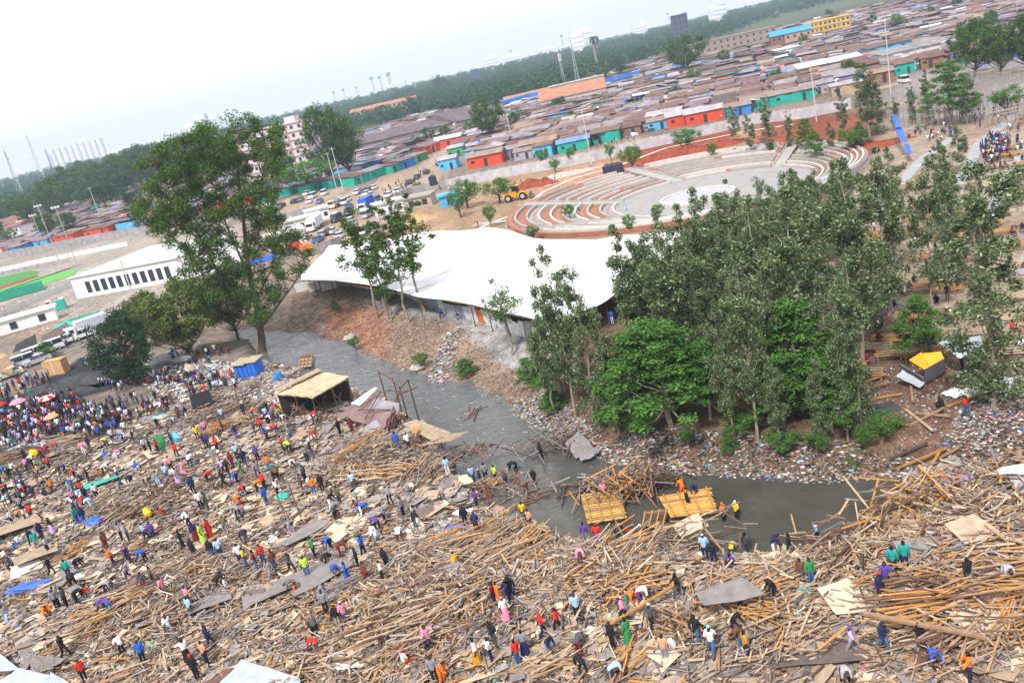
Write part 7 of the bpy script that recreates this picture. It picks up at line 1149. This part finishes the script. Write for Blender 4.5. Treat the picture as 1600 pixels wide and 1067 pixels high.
SPEC = [(758,262,'red','tan',3),(800,250,'violet','grey',3),(842,243,'violet','tan',3),(700,268,'skyblue','pale',6),(712,248,'green','pale',6),(890,232,'grey','tan',1),(945,218,'blue','tan',1),(985,215,'brown','rust',0),(1030,205,'skyblue','tan',0),(1072,198,'red','pale',3),(1102,194,'red','pale',3),(1140,185,'teal','tan',0),(1160,182,'blue','grey',2),(1195,170,'teal','tan',5),(1240,162,'teal','tan',5),(1280,150,'grey','grey',3),(1325,150,'tan','pale',1),
        (440,308,'teal','mauve',5),(475,300,'teal','grey',5),(508,296,'teal','brown',5),(545,288,'teal','mauve',5),(575,285,'teal','rust',5),(600,276,'teal','grey',5),(628,268,'teal','rust',1),(645,262,'blue','mauve',1),(665,252,'green','tan',1),(680,240,'red','mauve',3),(700,232,'red','white',3),(665,245,'red','rust',1),(500,275,'teal','brown',5),(560,262,'yellow','grey',2),
        (1300,122,'tan','white',5),(1397,88,'skyblue','rust',5),(1430,100,'white','grey',5),(1235,90,'white','white',1),(1375,45,'grey','white',1),(1060,118,'blue','blue',1),(1030,126,'white','grey',3),(1180,112,'skyblue','pale',1),(1155,118,'grey','pale',1),(930,160,'white','tan',0),(1415,60,'skyblue','tan',1),(1350,60,'skyblue','grey',1),(1330,60,'white','tan',1),
        (20,400,'blue','tan',1),(60,390,'skyblue','mauve',3),(95,383,'red','brown',5),(115,377,'red','tan',3),(150,372,'red','rust',5),(180,363,'green','mauve',5),(15,398,'red','mauve',3),(40,408-18,'red','tan',1),(230,352,'red','brown',5),(260,345,'red','mauve',5),(300,340,'teal','grey',5),(340,330,'red','pale',5),(370,322,'red','mauve',5),(400,318,'red','tan',5),(165,330,'white','blue',1),(170,318,'teal','blue',1)]
wallyaw = atan2(*(gz(1330, 170)-gz(735, 288))[::-1])
for px, py, wc, rc, k in SPEC:
    p = gz(px, py-1.5); yw = wallyaw if px > 690 and py > 100 else (yb-.35 if 420 < px < 700 else 0.05)
    if px < 420: yw = atan2(*(gz(330, 348)-gz(0, 406))[::-1])
    s_ = {(1300,122): 1.7, (1397,88): 1.5, (1430,100): 1.6, (1235,90): 1.5, (1060,118): 1.5, (1030,126): 1.5, (758,262): 1.25, (842,243): 1.3, (1072,198): 1.2, (1102,194): 1.2, (645,262): 1.2, (680,240): 1.3, (700,232): 1.3}.get((px, py), 1.08); d_ = 3.5*s_; p = p+np.array([-sin(yw), cos(yw)])*d_; shack(p[0], p[1], yw, k, wc, rc, sc=s_); USED.append((p[0], p[1], SW[k]*.62))
nspec = len(SPEC)
for i in range(14): a, b_ = gz(790+i*9.5, 171-i*2.7), gz(790+(i+1)*9.5, 171-(i+1)*2.7); 
_, c_ = wall([(772,176),(830,160),(880,150),(940,140),(1002,124)], 5.5, mat('wall_blue', (.03, .20, .68), .8, .1, .5), 'vivid blue compound wall below the broad orange roof', 'compound_wall', 8, cap=.2)
# white site offices, toilets, small buildings between road and tarp
for px, py, w, d, l, wc in [(450,385,9,6,'white site cabin with a dark door behind the tallest tree',WHT),(475,360,10,5,'long white site office with a flat roof',WHT),(500,345,6,5,'white cabin with a blue mural by the road',WHT),(612,335,7,5,'white flat roofed gatehouse beside the slim trees',WHT)]: block(px, py, w, d, 1, wallyaw+.5, wc, l, None, 3, 'site_office', 2.9, mat('roof_greywhite', (.5, .5, .48), .8, .1), win=(1.0, 1.0))
block(655, 325, 7, 5, 1, wallyaw, mat('paint_tan', (.4,.33,.27), .9, .1), 'small tan flat roofed hut under the water tank', None, 2, 'hut', 2.6, mat('roof_olive', (.3,.3,.26), .9, .1)); block(705, 322, 5, 4, 1, wallyaw+.3, WC['skyblue'], 'small sky blue booth with painted front', None, 1, 'hut', 2.5)
block(25, 518, 16, 3, 1, .35, WHT, 'long white and turquoise container at the left edge', None, 3, 'container', 2.6, WHT); 
p = gz(140, 514); t = emp('green_sheet_fence', (*gz(128, 507), 0)); tag(t, 'mint green sheet fence before the litter field', 'fence'); MB().bar((-3.5, -.8, .8), (3.5, 1.2, .8), .06, 1.6).build('panel', mat('sheet_mint', (.05, .42, .28), .6, .08), t); MB().bar((0, .1, 0), (0, .1, 1.8), .1).build('post', WPO, t)
t = emp('stadium_stand', (*gz(35, 462), 0), .5); tag(t, 'stepped green seating stand by the pitch board', 'seating')
for k in range(5): MB().box((0, k*1.1, .3+.35*k), (11, 1.0, .35)).build('seat_row', mat('seat_green', (.02, .25, .18), .6, .1), t)
for px, py, sz_, c, l in [(465,398,(3,3),'red','red awning among the parked cars'),(480,402,(3,3),'orange','orange awning beside the red one'),(440,402,(3,2.5),'yellow','yellow awning by the blue sheet'),(405,425,(9,2.5),'blue','long blue sheet fence left of the tarpaulin')]:
    p = gz(px, py); t = emp('awning', (*p, 0), .5); tag(t, l, 'awning'); MB().box((0, 0, 2.2), (sz_[0], sz_[1], .08), 0, 0, .25).build('cover', MATS['cloth_'+c], t)
    for sx_ in (-1, 1): MB().tube([(sx_*sz_[0]*.45, 0, 0), (sx_*sz_[0]*.45, 0, 2.2)], [.05, .05], 5).build('pole', STL, t)
# fill the settlement: the nearest are things of their own
FRX = [-80, 0, 200, 330, 420, 520, 640, 700, 740, 860, 1000, 1180, 1330, 1450, 1680]; FRY = [415, 398, 360, 338, 300, 278, 258, 225, 255, 246, 215, 175, 145, 108, 88]
UPX = [-80, 0, 250, 450, 640, 800, 1000, 1200, 1600, 1700]; UPY = [372, 352, 290, 262, 186, 162, 100, 32, -70, -90]
cand = []; X0, X1, Y0, Y1 = -420, 420, 190, 900
gr = -.30; cg, sg_ = cos(gr), sin(gr); u = -700
rs = random.Random(4)
while u < 700:
    v = 100
    wv = rs.uniform(7.5, 9.5)
    while v < 1100:
        wu = rs.uniform(6.2, 11); dv = rs.uniform(6, 8.2)
        x = u*cg-v*sg_+rs.uniform(-1, 1); y = u*sg_+v*cg+rs.uniform(-.6, .6); v += dv
        if y < 150 or hypot(x, y) > 900: continue
        px, py = proj(x, y, 0.)
        if -60 < px < 1660 and np.interp(px, UPX, UPY) < py < np.interp(px, FRX, FRY)-1.5 and py > -30: cand.append((hypot(x, y), x, y, px, py))
    u += wv
cand.sort(); RD = [gz(*q) for q in [(640,300),(675,262),(690,240),(700,225)]]; cnt = 0; RESTS = []
blocked = lambda x, y: any((x-a)**2+(y-b)**2 < r*r+9 for a, b, r in USED) or pdist(np.array([x]), np.array([y]), RD)[0] < 7
BIG = [(float(o.location[0]), float(o.location[1]), 16) for o in COL.objects if o.parent is None and o.name.split('.')[0] in ('apartment_block', 'house', 'hall')]
wcs = ['grey','brown','white','violet','tan','blue','skyblue','rust','teal','red','green']; wcw = [17,14,16,11,9,8,9,7,6,5,3]; rcs = ['rust','brown','grey','mauve','pale','blue','tan','white','dark']; rcw = [24,18,16,19,7,2,12,2,8]
for D, x, y, px, py in cand:
    if blocked(x, y) or any((x-a)**2+(y-b)**2 < r*r for a, b, r in BIG): continue
    if cnt < 300-nspec:
        cnt += 1; shack(x, y, gr+random.choice([0, 0, pi/2, .1, -.15]), random.choice([0, 1, 2, 3, 4, 6]), random.choices(wcs, wcw)[0], random.choices(rcs, rcw)[0], sc=R(.95, 1.28))
    else: RESTS.append((x, y))
RS_ = np.array(RESTS); n = len(RS_); print('shacks rest', n)
gsk = np.random.default_rng(5); yw = gr+gsk.choice([0, 0, pi/2, .12, -.15], n); w_, d_, h_ = gsk.uniform(5, 10, n), gsk.uniform(5, 7.5, n), gsk.uniform(2.3, 3.4, n); z_ = H(RS_[:, 0], RS_[:, 1])
V1, F1 = boxes(np.c_[RS_, z_+h_/2], np.c_[w_, d_, h_], yw, np.zeros(n), np.zeros(n)); V2, F2 = boxes(np.c_[RS_, z_+h_+.25], np.c_[w_+.8, d_+.9, np.full(n, .12)], yw, gsk.normal(0, .03, n), gsk.normal(0, .09, n))
mats_ = [WC[k] for k in wcs]+[RC[k] for k in rcs]; mi = np.concatenate([np.repeat(gsk.choice(len(wcs), n, p=np.array(wcw)/sum(wcw)), 6), np.repeat(len(wcs)+gsk.choice(len(rcs), n, p=np.array(rcw)/sum(rcw)), 6)])
k = 3200; ii = gsk.integers(0, n, k); sx_ = RS_[ii]+gsk.normal(0, 3.4, (k, 2)); V3, F3 = boxes(np.c_[sx_, z_[ii]+gsk.uniform(1.6, 3.4, k)], np.c_[gsk.uniform(1.2, 4, k), gsk.uniform(.8, 3, k), np.full(k, .08)], gr+gsk.normal(0, .4, k), gsk.normal(0, .05, k), gsk.normal(0, .15, k)); mi = np.r_[mi, np.repeat(len(wcs)+gsk.choice(len(rcs), k, p=np.array([.12,.12,.2,.12,.16,.06,.1,.07,.05])), 6)]
tag(mk('shanty_roofs', npmesh('shanty_roofs', np.concatenate([V1, V2, V3]), np.concatenate([F1, F2+len(V1), F3+len(V1)+len(V2)]), mats_, mi)), kind='stuff')
# loose sheets, awnings and clutter between the nearer shacks
NR_ = np.array([(c[1], c[2]) for c in cand[:520]]); k = 2600; ii = gsk.integers(0, len(NR_), k); q = NR_[ii]+gsk.normal(0, 3.6, (k, 2)); ok = np.array([np.interp(a, FRX, FRY)-1 > b for a, b in zip(*proj(q[:, 0], q[:, 1], 0*q[:, 0]))]); q = q[ok]; k = len(q)
V3, F3 = boxes(np.c_[q, gsk.uniform(.3, 3.3, k)], np.c_[gsk.uniform(.5, 3.0, k), gsk.uniform(.4, 2.2, k), gsk.choice([.06, .06, .8], k)], gr+gsk.normal(0, .4, k), gsk.normal(0, .08, k), gsk.normal(0, .2, k)); tag(mk('yard_clutter', npmesh('yard_clutter', V3, F3, mats_+[MATS['cloth_'+c] for c in ('blue', 'red', 'white', 'navy')], np.repeat(gsk.choice(len(mats_)+4, k), 6))), kind='stuff')
lm('the stranded planks', *gz(735, 646, WZ)); lm('the drifting planks', *gz(900, 770, WZ))
# ------------------------------------------------------------------ labels: each thing by its looks and its nearest landmark
ORD = ['', 'second ', 'third ', 'fourth ', 'fifth ', 'sixth ', 'seventh ', 'eighth ', 'ninth ', 'tenth ', 'eleventh ', 'twelfth ']+['%dth ' % i if i % 10 not in (1, 2, 3) else '%d%s ' % (i, {1: 'st', 2: 'nd', 3: 'rd'}[i % 10]) for i in range(13, 200)]
grp = {}
for o, d, x, y in AUTO:
    L_ = sorted(((x-a)**2+(y-b)**2, ph) for ph, a, b in LM); grp.setdefault((d, L_[0][1]), []).append((L_[0][0], o, x, y))
for (d, ph), Ls in grp.items():
    Ls.sort(key=lambda t: t[0])
    for i, (q, o, x, y) in enumerate(Ls):
        if len(Ls) == 1: o['label'] = f"{d} near {ph}"
        else: o['label'] = f"{d}, {ORD[i]}closest to {ph}"
        if len(o['label'].replace(',', '').split()) > 16: o['label'] = o['label'].replace(' on the rubble', '').replace(' dropped', '').replace(' lying', '')
